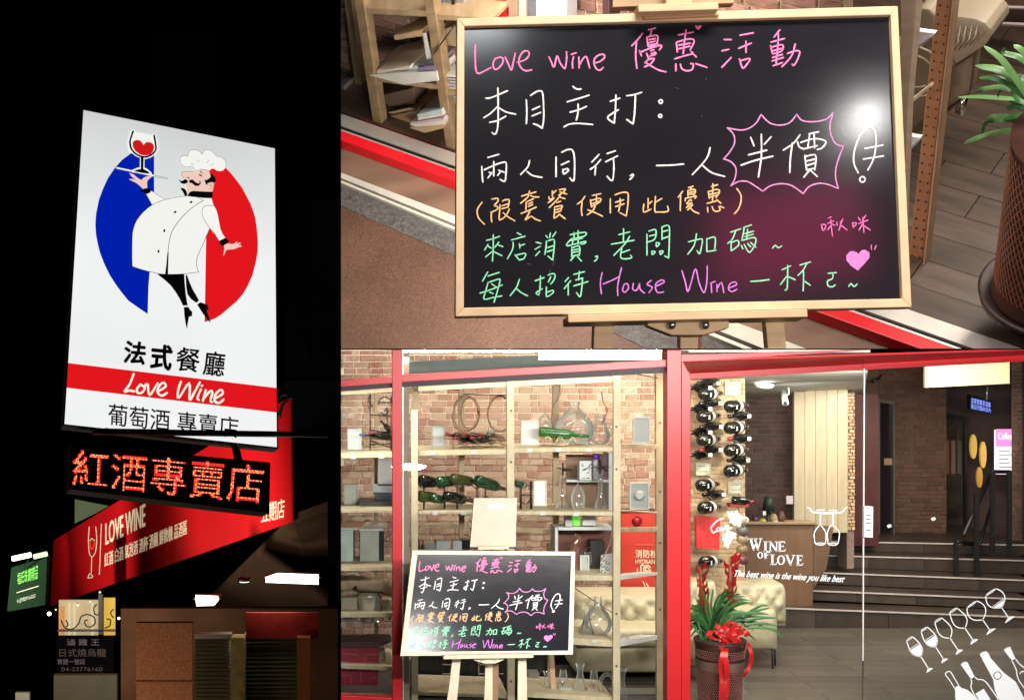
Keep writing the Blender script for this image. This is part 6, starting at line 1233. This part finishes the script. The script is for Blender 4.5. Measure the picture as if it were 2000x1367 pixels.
# long tufted sofa behind shelf and plant, armchair
sf2 = thing('tufted_sofa', 'long cream tufted leather sofa behind the shelf and the red post', 'sofa', P(1300, 1320, 8.5))
crm = mat('cream_leather', (.56, .49, .33), .38, var=.10, scale=6, bump=.2)
def cushion(name, cx0, cy0, cx1, cy1, y, depth, m, par, n=6, bulge=.06, tuft=True, corner=.25):
    """padded upholstered block with buttoned dimples on its face"""
    bm = bmesh.new(); NXc, NYc = 28, 14; g = []
    for j in range(NYc + 1):
        row = []
        for i in range(NXc + 1):
            a, b_ = i / NXc, j / NYc; ex = min(a, 1 - a) * 2; ey = min(b_, 1 - b_) * 2
            d = (min(1, ex / corner) ** .5) * (min(1, ey / (corner * 2)) ** .5)
            tf = 0
            if tuft: tf = abs(math.sin((a * n + b_ * 2) * math.pi)) * abs(math.sin((a * n - b_ * 2) * math.pi)); 
            ex2 = corner * .3 * (1 - min(1, ex / corner)) ** 2
            yy_ = y - bulge * d * (1 - .75 * (1 - tf ** .35) * (1 if tuft else 0))
            px_ = cx0 + (cx1 - cx0) * a; py_ = cy0 + (cy1 - cy0) * b_
            if b_ < .3: py_ += (cy1 - cy0) * .22 * (1 - min(1, ex / .16)) ** 2 * (1 - b_ / .3)
            pt = P(px_, py_, y); row.append(bm.verts.new((pt.x, yy_, pt.z)))
        g.append(row)
    for j in range(NYc):
        for i in range(NXc): bm.faces.new((g[j][i], g[j][i + 1], g[j + 1][i + 1], g[j + 1][i]))
    rim = [v for v in g[0]] + [g[j][-1] for j in range(1, NYc + 1)] + [v for v in reversed(g[-1][:-1])] + [g[j][0] for j in range(NYc - 1, 0, -1)]
    bk_ = [bm.verts.new((v.co.x, y + depth, v.co.z)) for v in rim]
    for i in range(len(rim)): j = (i + 1) % len(rim); bm.faces.new((rim[i], rim[j], bk_[j], bk_[i]))
    recalc(bm); return finish(name, bm, m, par, True)
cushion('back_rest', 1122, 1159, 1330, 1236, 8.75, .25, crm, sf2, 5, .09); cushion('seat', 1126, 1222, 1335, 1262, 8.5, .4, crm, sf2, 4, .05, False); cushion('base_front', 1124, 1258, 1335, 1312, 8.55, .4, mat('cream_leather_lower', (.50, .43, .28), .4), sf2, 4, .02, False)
sf3 = thing('tufted_sofa', 'cream sofa part showing between the red post and the plant', 'sofa', P(1370, 1300, 8.6)); cushion('back_rest', 1340, 1136, 1400, 1240, 8.9, .2, crm, sf3, 2, .05); cushion('seat', 1340, 1230, 1378, 1300, 8.6, .3, crm, sf3, 2, .04, False)
ac = thing('armchair', 'cream leather armchair with thin dark legs in front of the counter', 'armchair', P(1480, 1300, 8.9))
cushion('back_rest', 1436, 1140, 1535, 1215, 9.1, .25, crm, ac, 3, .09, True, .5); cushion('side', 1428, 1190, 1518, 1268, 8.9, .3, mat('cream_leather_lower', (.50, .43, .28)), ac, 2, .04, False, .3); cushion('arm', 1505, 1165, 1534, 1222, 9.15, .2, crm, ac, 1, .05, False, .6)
for x, y0, y1, yy in ((1508, 1262, 1305, 8.9), (1513, 1262, 1300, 9.0), (1440, 1266, 1300, 8.95)): tube('leg', [P(x, y0, yy), P(x + 1, y1, yy)], .007, black, ac, 8)
# small counter things
lmp = thing('table_lamp', 'small table lamp with a dark green black shade on the counter', 'lamp', P(1500, 1020, 10.32)); lat('shade', 1501, 996, 10.32, [(12, 0), (7.5, 26)], mat('dark_green_shade', (.01, .022, .014), .6), lmp, 20); lat('stem', 1500, 1020, 10.32, [(8, 0), (7, 2), (3, 4), (3, 24)], iron, lmp, 14); pbox('tag', 1490, 998, 1496, 1006, 10.24, .004, whc, lmp)
for i, (cx, by, m_, w_, h_, lab) in enumerate(((1475, 1020, mat('plum_pot', (.06, .02, .04), .5), 8, 13, 'dark plum ornament on the counter left of the lamp'), (1489, 1020, mat('lime_pot', (.38, .36, .08), .5), 8, 8, 'lime yellow dish on the counter'), (1511, 1020, mat('khaki_pot', (.28, .22, .12), .6), 9, 17, 'khaki basket on the counter right of the lamp'), (1526, 1020, mat('dark_brown_pot', (.10, .05, .03), .6), 8, 22, 'dark brown figure at the right end of the counter'), (1514, 1021, mat('rose_pot', (.5, .30, .28), .6), 7, 6, 'pale rose dish in front of the khaki basket'))):
    t = thing('counter_ornament', lab, 'ornament', P(cx, by, 9.8), 'small things on the counter'); lat('body', cx, by, 10.34 - .01 * i, [(w_ * .6, 0), (w_, h_ * .35), (w_ * .8, h_ * .7), (w_ * .4, h_)], m_, t, 14)
t = pbox('price_card', 1536, 968, 1549, 984, 10.4, .01, mat('mauve_card', (.42, .38, .42), .5)); tag(t, 'small mauve card on the wall beside the wood panel', 'card')
for x0, y0, x1, y1, lab in ((1416, 745, 1447, 772, 'framed certificate high on the bottle wall'), (1360, 903, 1388, 928, 'framed wine label at the foot of the left bottle column'), (1422, 940, 1451, 964, 'framed label at the foot of the right bottle column')):
    t = framed(x0, y0, x1, y1, 9.1, lab, mat('label_paper', (.66, .62, .48), .6), mat('label_frame', (.50, .45, .30), .5), grp='framed labels on the bottle wall'); PG = Flat(9.095)
    strokes('print_line', [[[(x0 + 5, y0 + 7), (x1 - 8, y0 + 7)], [(x0 + 5, y1 - 8), (x1 - 6, y1 - 8)]]], 1.4, lambda x, y: PG.hit(x, y), mat('label_ink', (.20, .22, .14), .6), t)
t = pquad('red_poster', [(1360, 1008), (1407, 1012), (1405, 1074), (1361, 1070)], 8.95, .05, mat('poster_red', (.60, .03, .03), .5, var=.15)); tag(t, 'plain red box hanging low on the bottle wall', 'box')
# bottles fixed to the wall
order = ['topmost', 'second from the top', 'third from the top', 'fourth from the top', 'fifth from the top', 'sixth from the top', 'seventh from the top', 'eighth from the top', 'ninth from the top', 'tenth from the top', 'eleventh from the top', 'twelfth from the top', 'lowest']
def wall_bottle(cx, cy, label, kind):
    t = thing('wine_bottle', label, 'wine bottle', P(cx, cy + 9, 8.98), 'bottles on the brick wall')
    tipx = cx + (26 if kind else 20)
    if kind == 0:   # big base towards the street with label
        bottle(t, P(cx - 10, cy + 4, 8.84), P(tipx + 4, cy + 1, 9.12), .043, bdark, cap_m=bdark)
        bm = bmesh.new(); add_lathe(bm, P(cx + 1, cy + 3, 8.925), [(.0442, 0), (.0442, .055)], 16, P(tipx + 4, cy + 1, 9.12) - P(cx - 10, cy + 4, 8.84), cap=False); recalc(bm); finish('label', bm, blab, t, True)
        pbox('tag', cx - 1, cy + 1, cx + 7, cy + 9, 8.84, .003, whc, t)
    else:
        bottle(t, P(cx + 16, cy, 9.10), P(cx - 18, cy + 1, 8.86), .036, bdark, cap_m=bred if kind == 2 else bdark)
        pbox('tag', cx + 18, cy - 3, cx + 25, cy + 4, 8.85, .003, whc, t)
    tube('peg', [P(cx, cy + 6, 8.95), P(cx, cy + 6, 9.2)], .005, iron, t, 6)
for i, (x, y, kk) in enumerate(((1382, 748, 1), (1383, 766, 0), (1386, 787, 1), (1380, 810, 0), (1387, 833, 1), (1380, 856, 0), (1386, 878, 2), (1378, 944, 0), (1392, 965, 1), (1382, 988, 0), (1384, 1094, 0))):
    wall_bottle(x, y, 'dark wine bottle on the brick wall, %s in the left column' % order[i if i < 10 else 12], kk)
for x, y, w_ in ((1366, 757, 'topmost'), (1366, 798, 'second'), (1366, 844, 'third'), (1366, 888, 'lowest')):
    wall_bottle(x, y, 'slim dark bottle tucked beside the red post on the brick wall, %s of the four' % w_, 1)
for i, (x, y, kk) in enumerate(((1434, 790, 0), (1442, 812, 1), (1434, 832, 0), (1442, 856, 2), (1434, 876, 0), (1440, 898, 1), (1433, 916, 0))):
    wall_bottle(x, y, 'dark wine bottle on the brick wall, %s in the right column' % order[i if i < 6 else 12], kk)
t = thing('wine_bottle', 'dark bottle with a red cap lying in a red cradle beside the counter lamp', 'wine bottle', P(1455, 990, 9.0), 'bottles on the brick wall'); bottle(t, P(1430, 977, 9.0), P(1472, 980, 9.0), .032, bdark, cap_m=bred); pbox('cradle', 1426, 984, 1462, 990, 8.98, .08, mat('cradle_red', (.26, .03, .02), .5), t)
for i, (y, c_) in enumerate(((1016, (.30, .26, .16)), (1036, (.12, .11, .10)), (1052, (.30, .22, .14)), (1072, (.24, .16, .09)), (1092, (.16, .05, .06)))):
    t = tube('side_rack_bottle', [P(1446, y, 9.0), P(1452, y + 1, 8.9)], [.03, .034], mat('bottle_end_%d' % i, c_, .3), None, 16); tag(t, 'bottle end between the leaf decal and the counter, %s of five' % order[i].replace('topmost', 'top one'), 'bottle', 'bottle ends beside the counter')

# price cards on the shelf edges and extra stemware
spots_ = [(845, 881, 'under the small dark framed picture'), (925, 880, 'under the hoop rack'), (1035, 876, 'under the white menu card'), (1090, 875, 'under the green bottle'), (1150, 875, 'under the balloon decanter'), (850, 998, 'at the left of the middle shelf'),
          (905, 998, 'under the black wave rack'), (1060, 999, 'under the blank white card'), (1125, 1000, 'under the box shelf'), (1160, 1248, 'under the round decanter'), (690, 889, 'under the pale blue card'), (745, 888, 'under the iron rack')]
for x, y, w_ in spots_:
    t = pquad('price_card', [(x - 5, y + 1), (x + 5, y + 1), (x + 5, y + 7), (x - 5, y + 7)], 7.733, .004, whc); tag(t, 'tiny white price card on the shelf edge ' + w_, 'price card', 'price cards on the shelf edges')
for cx, by, lab in ((1012, 1116 - 0, None), (1150, 868, 'small stemmed glass between the two decanters on the top shelf'), (1190, 868, 'slim stemmed glass at the post end of the top shelf'), (960, 876, 'stemmed glass behind the hoop rack, top shelf'), (1148, 1122, 'stemmed glass in front of the tall dark box'), (1100, 1352, 'stemmed glass on the bottom shelf, centre'), (1160, 1353, 'stemmed glass on the bottom shelf near the post'), (1135, 1026, 'stemmed glass among the cards on the box shelf')):
    if lab is None: continue
    t = thing('wine_glass', lab, 'wine glass', P(cx, by, 7.95), 'clear glassware on the shelves'); lat('bowl', cx, by, 7.95, [(8, 0), (7, 1), (1.3, 3), (1.2, 15), (5, 19), (8, 27), (7.5, 36), (6, 44)], ware_glass, t, 18, cap=False)

# ---- plant in woven pot with red bow
pp = thing('potted_bromeliad', 'tall woven pot with strap leaves and red bromeliad spikes, tied with a bow', 'potted plant', P(1406, 1480, 7.95))
by = 1500; k7 = 7.9 / F
lathe('pot', P(1406, by, 7.9), [(34 * k7, 0), (38 * k7, 60 * k7), (47 * k7, (by - 1262) * k7), (50 * k7, (by - 1251) * k7), (50 * k7, (by - 1247) * k7), (45 * k7, (by - 1247) * k7), (44 * k7, (by - 1262) * k7)], mat('pot_core2', (.055, .016, .013), .6), pp, 40)
lathe('band', P(1406, 1303, 7.9), [(45.6 * k7, 0), (46.6 * k7, 18 * k7)], mat('pot_band', (.20, .11, .09), .4), pp, 40, cap=False)
bmw = bmesh.new()
for zone in ((1265, 1284), (1305, 1400)):
    n_ = 72; steps = int((zone[1] - zone[0]) / 3.4)
    for s_ in range(steps):
        yy = zone[0] + s_ * 3.4; r_ = (47 - (yy - 1262) * .052) * k7
        for k_ in range(n_):
            if math.sin(2 * math.pi * k_ / n_) > .35 and False: continue
            a = 2 * math.pi * (k_ + .5 * (s_ % 2)) / n_
            if math.sin(a) > .2: continue
            c_ = P(1406, yy, 7.9) + Vector((math.cos(a) * (r_ + .002), math.sin(a) * (r_ + .002), 0)); tx = Vector((-math.sin(a), math.cos(a), 0)) * .0034; uz = Vector((0, 0, .0032)); nn_ = Vector((math.cos(a), math.sin(a), 0)) * .003
            v_ = [bmw.verts.new(c_ + d_) for d_ in (-tx, uz, tx, -uz)]; ap = bmw.verts.new(c_ + nn_)
            for q_ in range(4): bmw.faces.new((v_[q_], v_[(q_ + 1) % 4], ap))
finish('weave', bmw, mat('woven_pink_brown', (.60, .26, .21), .4, var=.2), pp, kind='stuff')
leafs = []
rnd = random.Random(3)
base = P(1385, 1250, 7.9)
for i in range(62):
    a = rnd.uniform(-1.35, 1.45); ln = rnd.uniform(70, 125); dy = rnd.uniform(-.22, .22)
    tx_ = 1385 + math.sin(a) * ln * (1.05 if a > 0 else .75) + rnd.uniform(-6, 6); ty = 1245 - math.cos(a) * ln * .95 + abs(math.sin(a)) * 14
    if tx_ < 1352: tx_ = 1352 - (1352 - tx_) * .3
    mx_ = 1385 + (tx_ - 1385) * .45; my = 1245 - (1245 - ty) * .62 - 14 * abs(math.sin(a))
    bx_ = 1385 + rnd.uniform(-16, 26)
    pts = smooth_path([(bx_, 1252), ((bx_ + mx_) / 2, (1250 + my) / 2 - 2), (mx_, my), ((mx_ + tx_) / 2 + 2, (my + ty) / 2 - 4), (tx_, ty + rnd.uniform(0, 12))], 2)
    n_ = len(pts); leafs.append(([P(x, y, 7.9 + dy * j / n_) for j, (x, y) in enumerate(pts)], rnd))
for pts, _ in leafs:
    bm = bmesh.new(); blade(bm, pts, rnd.uniform(2.6, 4.6) * k7, .35, rnd.random() * 3); recalc(bm); finish('leaf', bm, rnd.choice([leaf_g, leaf_g, leaf_d, mat('leaf_mid', (.04, .13, .04), .35, var=.3, scale=14)]), pp, True)
for i, (pts) in enumerate(([(1455, 1212), (1490, 1206), (1520, 1206)], [(1455, 1220), (1490, 1217), (1518, 1222)], [(1460, 1226), (1490, 1225), (1516, 1232), (1528, 1247)], [(1450, 1205), (1480, 1192), (1505, 1186)], [(1455, 1200), (1485, 1183), (1500, 1182)], [(1352, 1180), (1362, 1210), (1372, 1240)], [(1350, 1215), (1362, 1232), (1374, 1248)])):
    bm = bmesh.new(); sp_ = smooth_path(pts, 4); blade(bm, [P(x, y, 7.8) for x, y in sp_], 2.8 * k7, .3, 1); recalc(bm); finish('leaf', bm, leaf_g, pp, True)
flm = mat('bromeliad_red', (.50, .02, .02), .4, var=.3, scale=20); fls = mat('bromeliad_stem', (.32, .07, .03), .45, var=.3, scale=20)
for (x0, y0, x1, y1, w0, n_) in ((1376, 1195, 1367, 1098, 13, 16), (1428, 1185, 1426, 1082, 16, 22)):
    sp_ = thing('x', 'x', 'x', (0, 0, 0)) if False else None
    st2 = tube('flower_stem', [P(x0, y0, 7.88), P((x0 + x1) / 2, (y0 + y1) / 2, 7.88), P(x1, y1 + 10, 7.88)], [.016, .018, .008], fls, pp, 10)
    for j in range(n_):
        f = j / n_; cx, cy = x0 + (x1 - x0) * f, y0 + (y1 - y0) * f * .92 - 4; s_ = rnd.choice((-1, 1)); wdt = w0 * (.5 + .8 * f)
        tip = (cx + s_ * wdt * rnd.uniform(.5, 1.2), cy - rnd.uniform(8, 24)); bm = bmesh.new()
        blade(bm, [P(cx, cy, 7.88), P((cx + tip[0]) / 2 + s_ * 3, (cy + tip[1]) / 2 + 3, 7.86 + rnd.uniform(-.04, .02)), P(tip[0], tip[1], 7.85 + rnd.uniform(-.05, .02))], rnd.uniform(3, 5) * k7, .3, rnd.random() * 3); recalc(bm); finish('bract', bm, flm if f > .3 else fls, st2, True)
bow = thing('red_bow', 'large ruffled red ribbon bow tied to the woven pot', 'bow', P(1425, 1270, 7.8)); bwm = mat('satin_red', (.62, .02, .022), .3, var=.25, scale=12, spec=.6)
for i in range(44):
    a = rnd.uniform(0, 6.28); r0 = rnd.uniform(0, 1) ** .6; cx, cy = 1428 + 30 * r0 * math.cos(a), 1236 + 22 * r0 * math.sin(a) + (6 if math.cos(a) > .3 else 0)
    w_ = rnd.uniform(5, 9); an = rnd.uniform(0, 3.14); dx, dz = math.cos(an), math.sin(an); bm = bmesh.new(); L_ = []
    for j in range(9):
        t_ = j / 8 * math.pi; L_.append((math.cos(t_) * w_, math.sin(t_) * w_ * 1.1))
    va = []; vb_ = []
    for lx_, ld in L_:
        c_ = P(cx + lx_ * dx, cy + lx_ * dz, 7.80 - .05 * (1 - r0)); c_.y -= ld * k7; off = Vector((-dz, 0, -dx)) * (4.2 * k7)
        va.append(bm.verts.new(c_ + off)); vb_.append(bm.verts.new(c_ - off))
    for j in range(8): bm.faces.new((va[j], va[j + 1], vb_[j + 1], vb_[j]))
    finish('loop', bm, bwm, bow, True)
for pts, w_ in (([(1415, 1265), (1413, 1290), (1412, 1330), (1414, 1372)], 8), ([(1460, 1255), (1468, 1280), (1462, 1305), (1450, 1322)], 4), ([(1408, 1262), (1420, 1300), (1418, 1360)], 5), ([(1390, 1230), (1385, 1240), (1400, 1250)], 6)):
    sp_ = smooth_path(pts, 4); bm = bmesh.new(); va = [bm.verts.new(P(x - w_ * (1 - .2 * math.sin(i)), y, 7.66 + .012 * math.sin(i * 1.1))) for i, (x, y) in enumerate(sp_)]; vb_ = [bm.verts.new(P(x + w_, y, 7.67 + .012 * math.sin(i * 1.1 + 1))) for i, (x, y) in enumerate(sp_)]
    for j in range(len(sp_) - 1): bm.faces.new((va[j], va[j + 1], vb_[j + 1], vb_[j]))
    finish('ribbon_tail', bm, bwm, bow, True)

# ---- decals on the glass doors
dcm = mat('white_vinyl', (.82, .84, .85), .5, bump=0, var=.02, em=(.8, .82, .84), es=0.0)
DP = Flat(YF - .0135); dfn = lambda x, y: DP.hit(x, y)
K3 = (5.467, 1340, 930); K6 = (5.119, 1640, 1100)
d1 = thing('vinyl_lettering', 'white vinyl words and leaves on the left glass door', 'decal', P(1500, 1140, YF - .014))
def serif(lst): 
    out = []
    for s, w in lst: out += [pl for p in cstr(K3, s) for pl in stroke_quads(p, w)]
    return out
pol = serif([('690,668 722,782;738,668 768,782;848,698 848,796;898,698 966,796;1000,698 1000,796;848,808 848,872;922,838 922,938;1076,842 1116,942;1195,845 1195,945', 3.8),
             ('722,782 752,690;768,782 798,668;898,698 898,796;968,698 968,796;1116,942 1152,842', 1.7),
             ('662,666 712,666;722,666 760,666;780,664 815,664;828,698 870,698;828,796 870,796;880,698 906,698;884,796 914,796;952,698 984,698;985,698 1055,698 1056,712;1004,745 1040,745;1040,736 1040,754;985,796 1056,796 1060,778;834,808 892,808 894,820;850,838 878,838;834,872 862,872;902,838 942,838;902,938 962,938 968,920;1056,842 1094,842;1134,842 1168,842;1180,845 1240,845 1242,860;1198,892 1228,892;1228,884 1228,902;1180,945 1242,945 1246,926', 1.5)])
for cx, cy, rx, ry in ((792, 840, 30, 34), (1014, 892, 42, 50)):
    o_ = scat(ell(cx, cy, rx, ry, 24), *K3); i_ = scat(ell(cx, cy, rx * .55, ry * .86, 24), *K3)
    for k_ in range(24): j = (k_ + 1) % 24; pol.append([o_[k_], o_[j], i_[j], i_[k_]])
flat_polys('title', pol, dfn, dcm, d1)
text('tagline', 'The best wine is the wine you like best', [(1436, 1113), (1651, 1124), (1648, 1141), (1434, 1129)], dfn, dcm, d1, offset=.02, shear=.45)
pol = []
for p, w in ((('266,545 272,572 282,602;282,602 300,596 334,580;268,540 330,475 392,452;345,545 328,562 340,582 360,575 362,552 345,545;380,535 395,578 422,525;428,552 450,540 446,522 428,542 432,568 462,556 490,548'), 2.4),):
    for q_ in cstr(K3, p): pol += stroke_quads(smooth_path(q_), w)
for s in ('455,440 448,395 470,372 500,402 520,372 545,362 560,400 602,428 585,460 592,492 582,530 562,545 545,515 512,528 492,500 462,492 470,465', '375,622 420,612 448,575 490,592 540,612 520,640 545,660 500,665 478,690 450,768 425,745 405,742 408,690 378,670 395,650'):
    pol.append(scat(parse(s)[0], *K3))
for p in cstr(K3, '435,375 470,385 500,372;600,440 640,435 665,460 650,490'): pol += stroke_quads(smooth_path(p), 1.6)
flat_polys('love_leaves', pol, dfn, dcm, d1)
d2 = thing('glass_rack_decal', 'white decal of two wine glasses hanging from a curved rail', 'decal', P(1615, 1065, YF - .014)); pol = []
for s, w in (('1300,330 1325,345 1345,375 1400,388 1500,392 1640,388 1680,365 1695,342 1715,332', 3), ('1390,362 1480,358;1525,362 1612,365', 2), ('1435,385 1435,520;1568,385 1568,520', 2.2),
             ('1432,515 1395,555 1368,610 1370,660 1388,722 1480,722 1494,640 1488,590 1440,520', 1.9), ('1565,515 1530,545 1508,610 1512,670 1525,725 1612,725 1636,640 1630,585 1572,520', 1.9), ('1388,715 1435,708 1480,715;1525,718 1568,710 1612,718', 1.4)):
    for p in cstr(K3, s): pol += stroke_quads(smooth_path(p), w)
flat_polys('outline', pol, dfn, dcm, d2)
def decal_glass(rx_, ry_, fx, fy, bw_, fill, label, prof):
    t = thing('glass_decal', label, 'decal', P(1640 + fx / 5.119, 1100 + fy / 5.119, YF - .014), 'row of wine glass decals'); a = Vector((rx_, ry_)); b_ = Vector((fx, fy)); ax = b_ - a; L_ = ax.length; ax.normalize(); nr = Vector((-ax.y, ax.x)); pol = []
    def pt(tt, s): v = a + ax * (L_ * tt) + nr * (s * bw_ / 2); return (1640 + v.x / 5.119, 1100 + v.y / 5.119)
    left = [pt(tt, s) for tt, s in prof]; right = [pt(tt, -s) for tt, s in prof]
    pol += stroke_quads(smooth_path(left), 1.9); pol += stroke_quads(smooth_path(right), 1.9)
    pol += stroke_quads([pt(.02 * math.sin(k_ * math.pi / 4), prof[0][1] * math.cos(k_ * math.pi / 4)) for k_ in range(9)], 1.3); pol += stroke_quads([pt(prof[-1][0], 0), pt(.93, 0)], 1.9)
    pol.append([pt(.93, .07), pt(1.0, .62), pt(1.02, .6), pt(1.02, -.6), pt(1.0, -.62), pt(.93, -.07)])
    if fill:
        f0 = fill; l_ = [(tt, s) for tt, s in prof if tt > f0]; s0 = [prof[i][1] + (prof[i + 1][1] - prof[i][1]) * (f0 - prof[i][0]) / (prof[i + 1][0] - prof[i][0]) for i in range(len(prof) - 1) if prof[i][0] <= f0 < prof[i + 1][0]][0]
        pol.append([pt(f0, s0)] + [pt(tt, s) for tt, s in l_] + [pt(tt, -s) for tt, s in reversed(l_)] + [pt(f0, -s0)])
        pol += stroke_quads([pt(f0 - .035, s0 * .95), pt(f0 - .035, -s0 * .95)], 1.0)
    flat_polys('outline', pol, dfn, dcm, t)
pn_ = [(0, .62), (.12, .82), (.26, 1.0), (.38, .95), (.46, .72), (.53, .3), (.56, .06)]; pw_ = [(0, .66), (.10, .9), (.22, 1.04), (.34, .98), (.44, .74), (.52, .34), (.56, .06)]
decal_glass(700, 750, 898, 1065, 118, .27, 'white decal of a part filled wine glass, lowest of the slanting row', pn_); decal_glass(845, 655, 1048, 970, 124, .30, 'white decal of a part filled wine glass, second in the slanting row', pn_)
decal_glass(985, 565, 1195, 882, 134, 0, 'white outline decal of an empty narrow glass, third in the row', pn_); decal_glass(1135, 468, 1343, 780, 142, 0, 'white outline decal of an empty glass, fourth in the row', pn_)
decal_glass(1322, 408, 1512, 678, 178, 0, 'white outline decal of a round empty glass, fifth in the row', pw_); decal_glass(1512, 285, 1700, 558, 182, .42, 'white decal of a round glass with a little wine, topmost of the row', pw_)
def bdecal(label, fills, lines):
    t = thing('bottle_decal', label, 'decal', P(1900, 1367, YF - .014), 'row of bottle decals'); pol = [scat(parse(s)[0], *K6) for s in fills]
    for s, w in lines:
        for p in cstr(K6, s): pol += stroke_quads(smooth_path(p), w)
    flat_polys('shape', pol, dfn, dcm, t); return t
bdecal('white bottle decal with an outlined neck, leftmost of the bottles', ['1145,1240 1190,1215 1215,1240 1280,1262 1335,1310 1380,1375 1420,1460 1190,1460 1155,1340 1155,1270'], [('1145,1240 1100,1165 1058,1110 1070,1085 1095,1078 1115,1090 1150,1150 1190,1215', 2)])
bdecal('white outlined bottle decal with a label, second of the bottles', ['1210,1008 1235,985 1262,980 1280,990 1350,1130 1312,1152', '1358,1298 1440,1250 1560,1440 1430,1440'], [('1312,1152 1320,1190 1312,1230 1340,1300 1400,1400', 2.2), ('1350,1130 1380,1155 1440,1165 1500,1230 1600,1380', 2.2)])
b3 = bdecal('broad solid white bottle decal with a round seal, third of the bottles', ['1400,905 1425,885 1465,875 1490,900 1510,945 1612,1060 1640,1090 1760,1180 1845,1345 1880,1460 1620,1460 1590,1367 1550,1260 1535,1160 1510,1110 1440,985'], [])
flat_polys('seal_ring', stroke_quads([(1640 + (1578 + 38 * math.cos(a)) / 5.119, 1100 + (1118 + 38 * math.sin(a)) / 5.119) for a in [k_ * math.pi / 8 for k_ in range(17)]], 1.6), lambda x, y: DP.hit(x, y, .0004), mat('seal_dark', (.03, .04, .035), .5), b3)
bdecal('white outlined bottle decal cut by the right edge, last of the bottles', ['1640,862 1670,838 1705,832 1758,950 1722,968'], [('1722,968 1765,1060 1775,1120 1800,1180 1860,1260', 2.2), ('1758,950 1800,1005 1860,1050', 2.2), ('1800,1100 1830,1075 1860,1090', 2)])

# ---- the far chalkboard on its easel
Q0 = [P(805, 1074.5, 7.14), P(1123, 1077, 7.14), P(1118.5, 1277.5, 7.02), P(781.5, 1280.5, 7.02)]
nf = (Q0[1] - Q0[0]).cross(Q0[3] - Q0[0]).normalized()
if nf.y > 0: nf = -nf
FBP = Plane(Q0[0], nf); Q0[2] = FBP.hit(1118.5, 1277.5)
Q1 = [FBP.hit(*p) for p in ((815, 1083), (1115, 1084.5), (1109.5, 1270), (792, 1272))]
# map near-board pixels to the far board through the physical board surface
NX0 = [nb(0)(*p) for p in INN]; ex = NX0[1] - NX0[0]; ey = NX0[3] - NX0[0]
def far(off):
    def f(x, y):
        v = NB.hit(x, y) - NX0[0]; a = v.dot(ex) / ex.length_squared; b_ = (v - ex * a).dot(ey) / ey.length_squared
        return bil(Q1, a, b_) + nf * off
    return f
cb2 = thing('chalkboard', 'smaller looking chalkboard on an easel in front of the shop window', 'chalkboard', (Q0[2] + Q0[3]) / 2)
prism('board_face', [bil(Q0, a, b_) - nf * .003 for a, b_ in ((.015, .02), (.985, .02), (.985, .98), (.015, .98))], -nf * .006, chalk_face, cb2)
fr_m2 = mat('board_frame_far', (.80, .70, .52), .5, var=.06, scale=6, bump=.03)
for i in range(4):
    j = (i + 1) % 4; prism('frame_rail', [Q0[i] + nf * .008, Q0[j] + nf * .008, Q1[j] + nf * .008, Q1[i] + nf * .008], -nf * .022, fr_m2, cb2, bevel=.0015)
letter_board(cb2, far(-.0024), 1.8)
ez2 = thing('easel', 'pale pine easel under the far chalkboard in front of the shop window', 'easel', P(960, 1400, 7.1))
pe2 = mat('easel_pine_far', (.78, .68, .50), .5, var=.12, scale=10, stretch=(3, 3, 1), bump=.04)
pquad('ledge', [(866, 1280), (1042, 1277), (1042, 1284), (866, 1287)], 6.97, .05, pe2, ez2, bevel=.002)
for q_, y in (([(884, 1286), (900, 1286), (888, 1420), (866, 1420)], 7.02), ([(948, 1292), (962, 1292), (962, 1420), (944, 1420)], 7.06), ([(1012, 1284), (1028, 1284), (1031, 1420), (1010, 1420)], 7.02)): pquad('leg', q_, y, .022, pe2, ez2, bevel=.002)
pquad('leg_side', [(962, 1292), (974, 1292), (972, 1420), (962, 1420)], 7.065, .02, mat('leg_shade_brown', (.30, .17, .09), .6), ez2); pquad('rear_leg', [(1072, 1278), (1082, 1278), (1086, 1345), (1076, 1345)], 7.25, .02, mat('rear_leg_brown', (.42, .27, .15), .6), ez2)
pquad('bracket', [(926, 1284), (984, 1283), (984, 1288), (966, 1295), (946, 1295), (926, 1289)], 6.99, .02, pe2, ez2)
for x in (942, 967): lat('bolt', x, 1289, 6.988, [(1.8, 0), (1.4, .8), (.3, 1)], steel, ez2, 10, (0, -1, 0))
pquad('mast', [(962, 1066), (984, 1066), (984, 1078), (962, 1078)], 7.16, .02, pe2, ez2); pquad('top_clamp', [(934, 1068), (994, 1067), (994, 1072), (934, 1073)], 7.1, .04, mat('clamp_pine', (.80, .66, .42), .5), ez2, bevel=.001)
pquad('pad', [(918, 1069), (1008, 1068), (1008, 1071), (918, 1072)], 7.17, .02, iron, ez2)
cd2 = thing('cardboard_sheet', 'tan cardboard sheet with a white label clipped to the top of the far easel', 'cardboard', P(965, 1068, 7.18)); tanc = mat('pinkish_card', (.62, .50, .40), .7, var=.05, scale=12)
pquad('sheet', [(928, 973), (1010, 972), (1007, 1068), (920, 1068)], 7.18, .03, tanc, cd2, bevel=.001); pbox('label', 952, 985, 984, 993, 7.177, .002, whc, cd2)
pquad('left_edge', [(926, 974), (928.5, 973), (921, 1068), (918.5, 1067)], 7.178, .032, mat('card_edge_pale', (.72, .64, .52), .7), cd2)
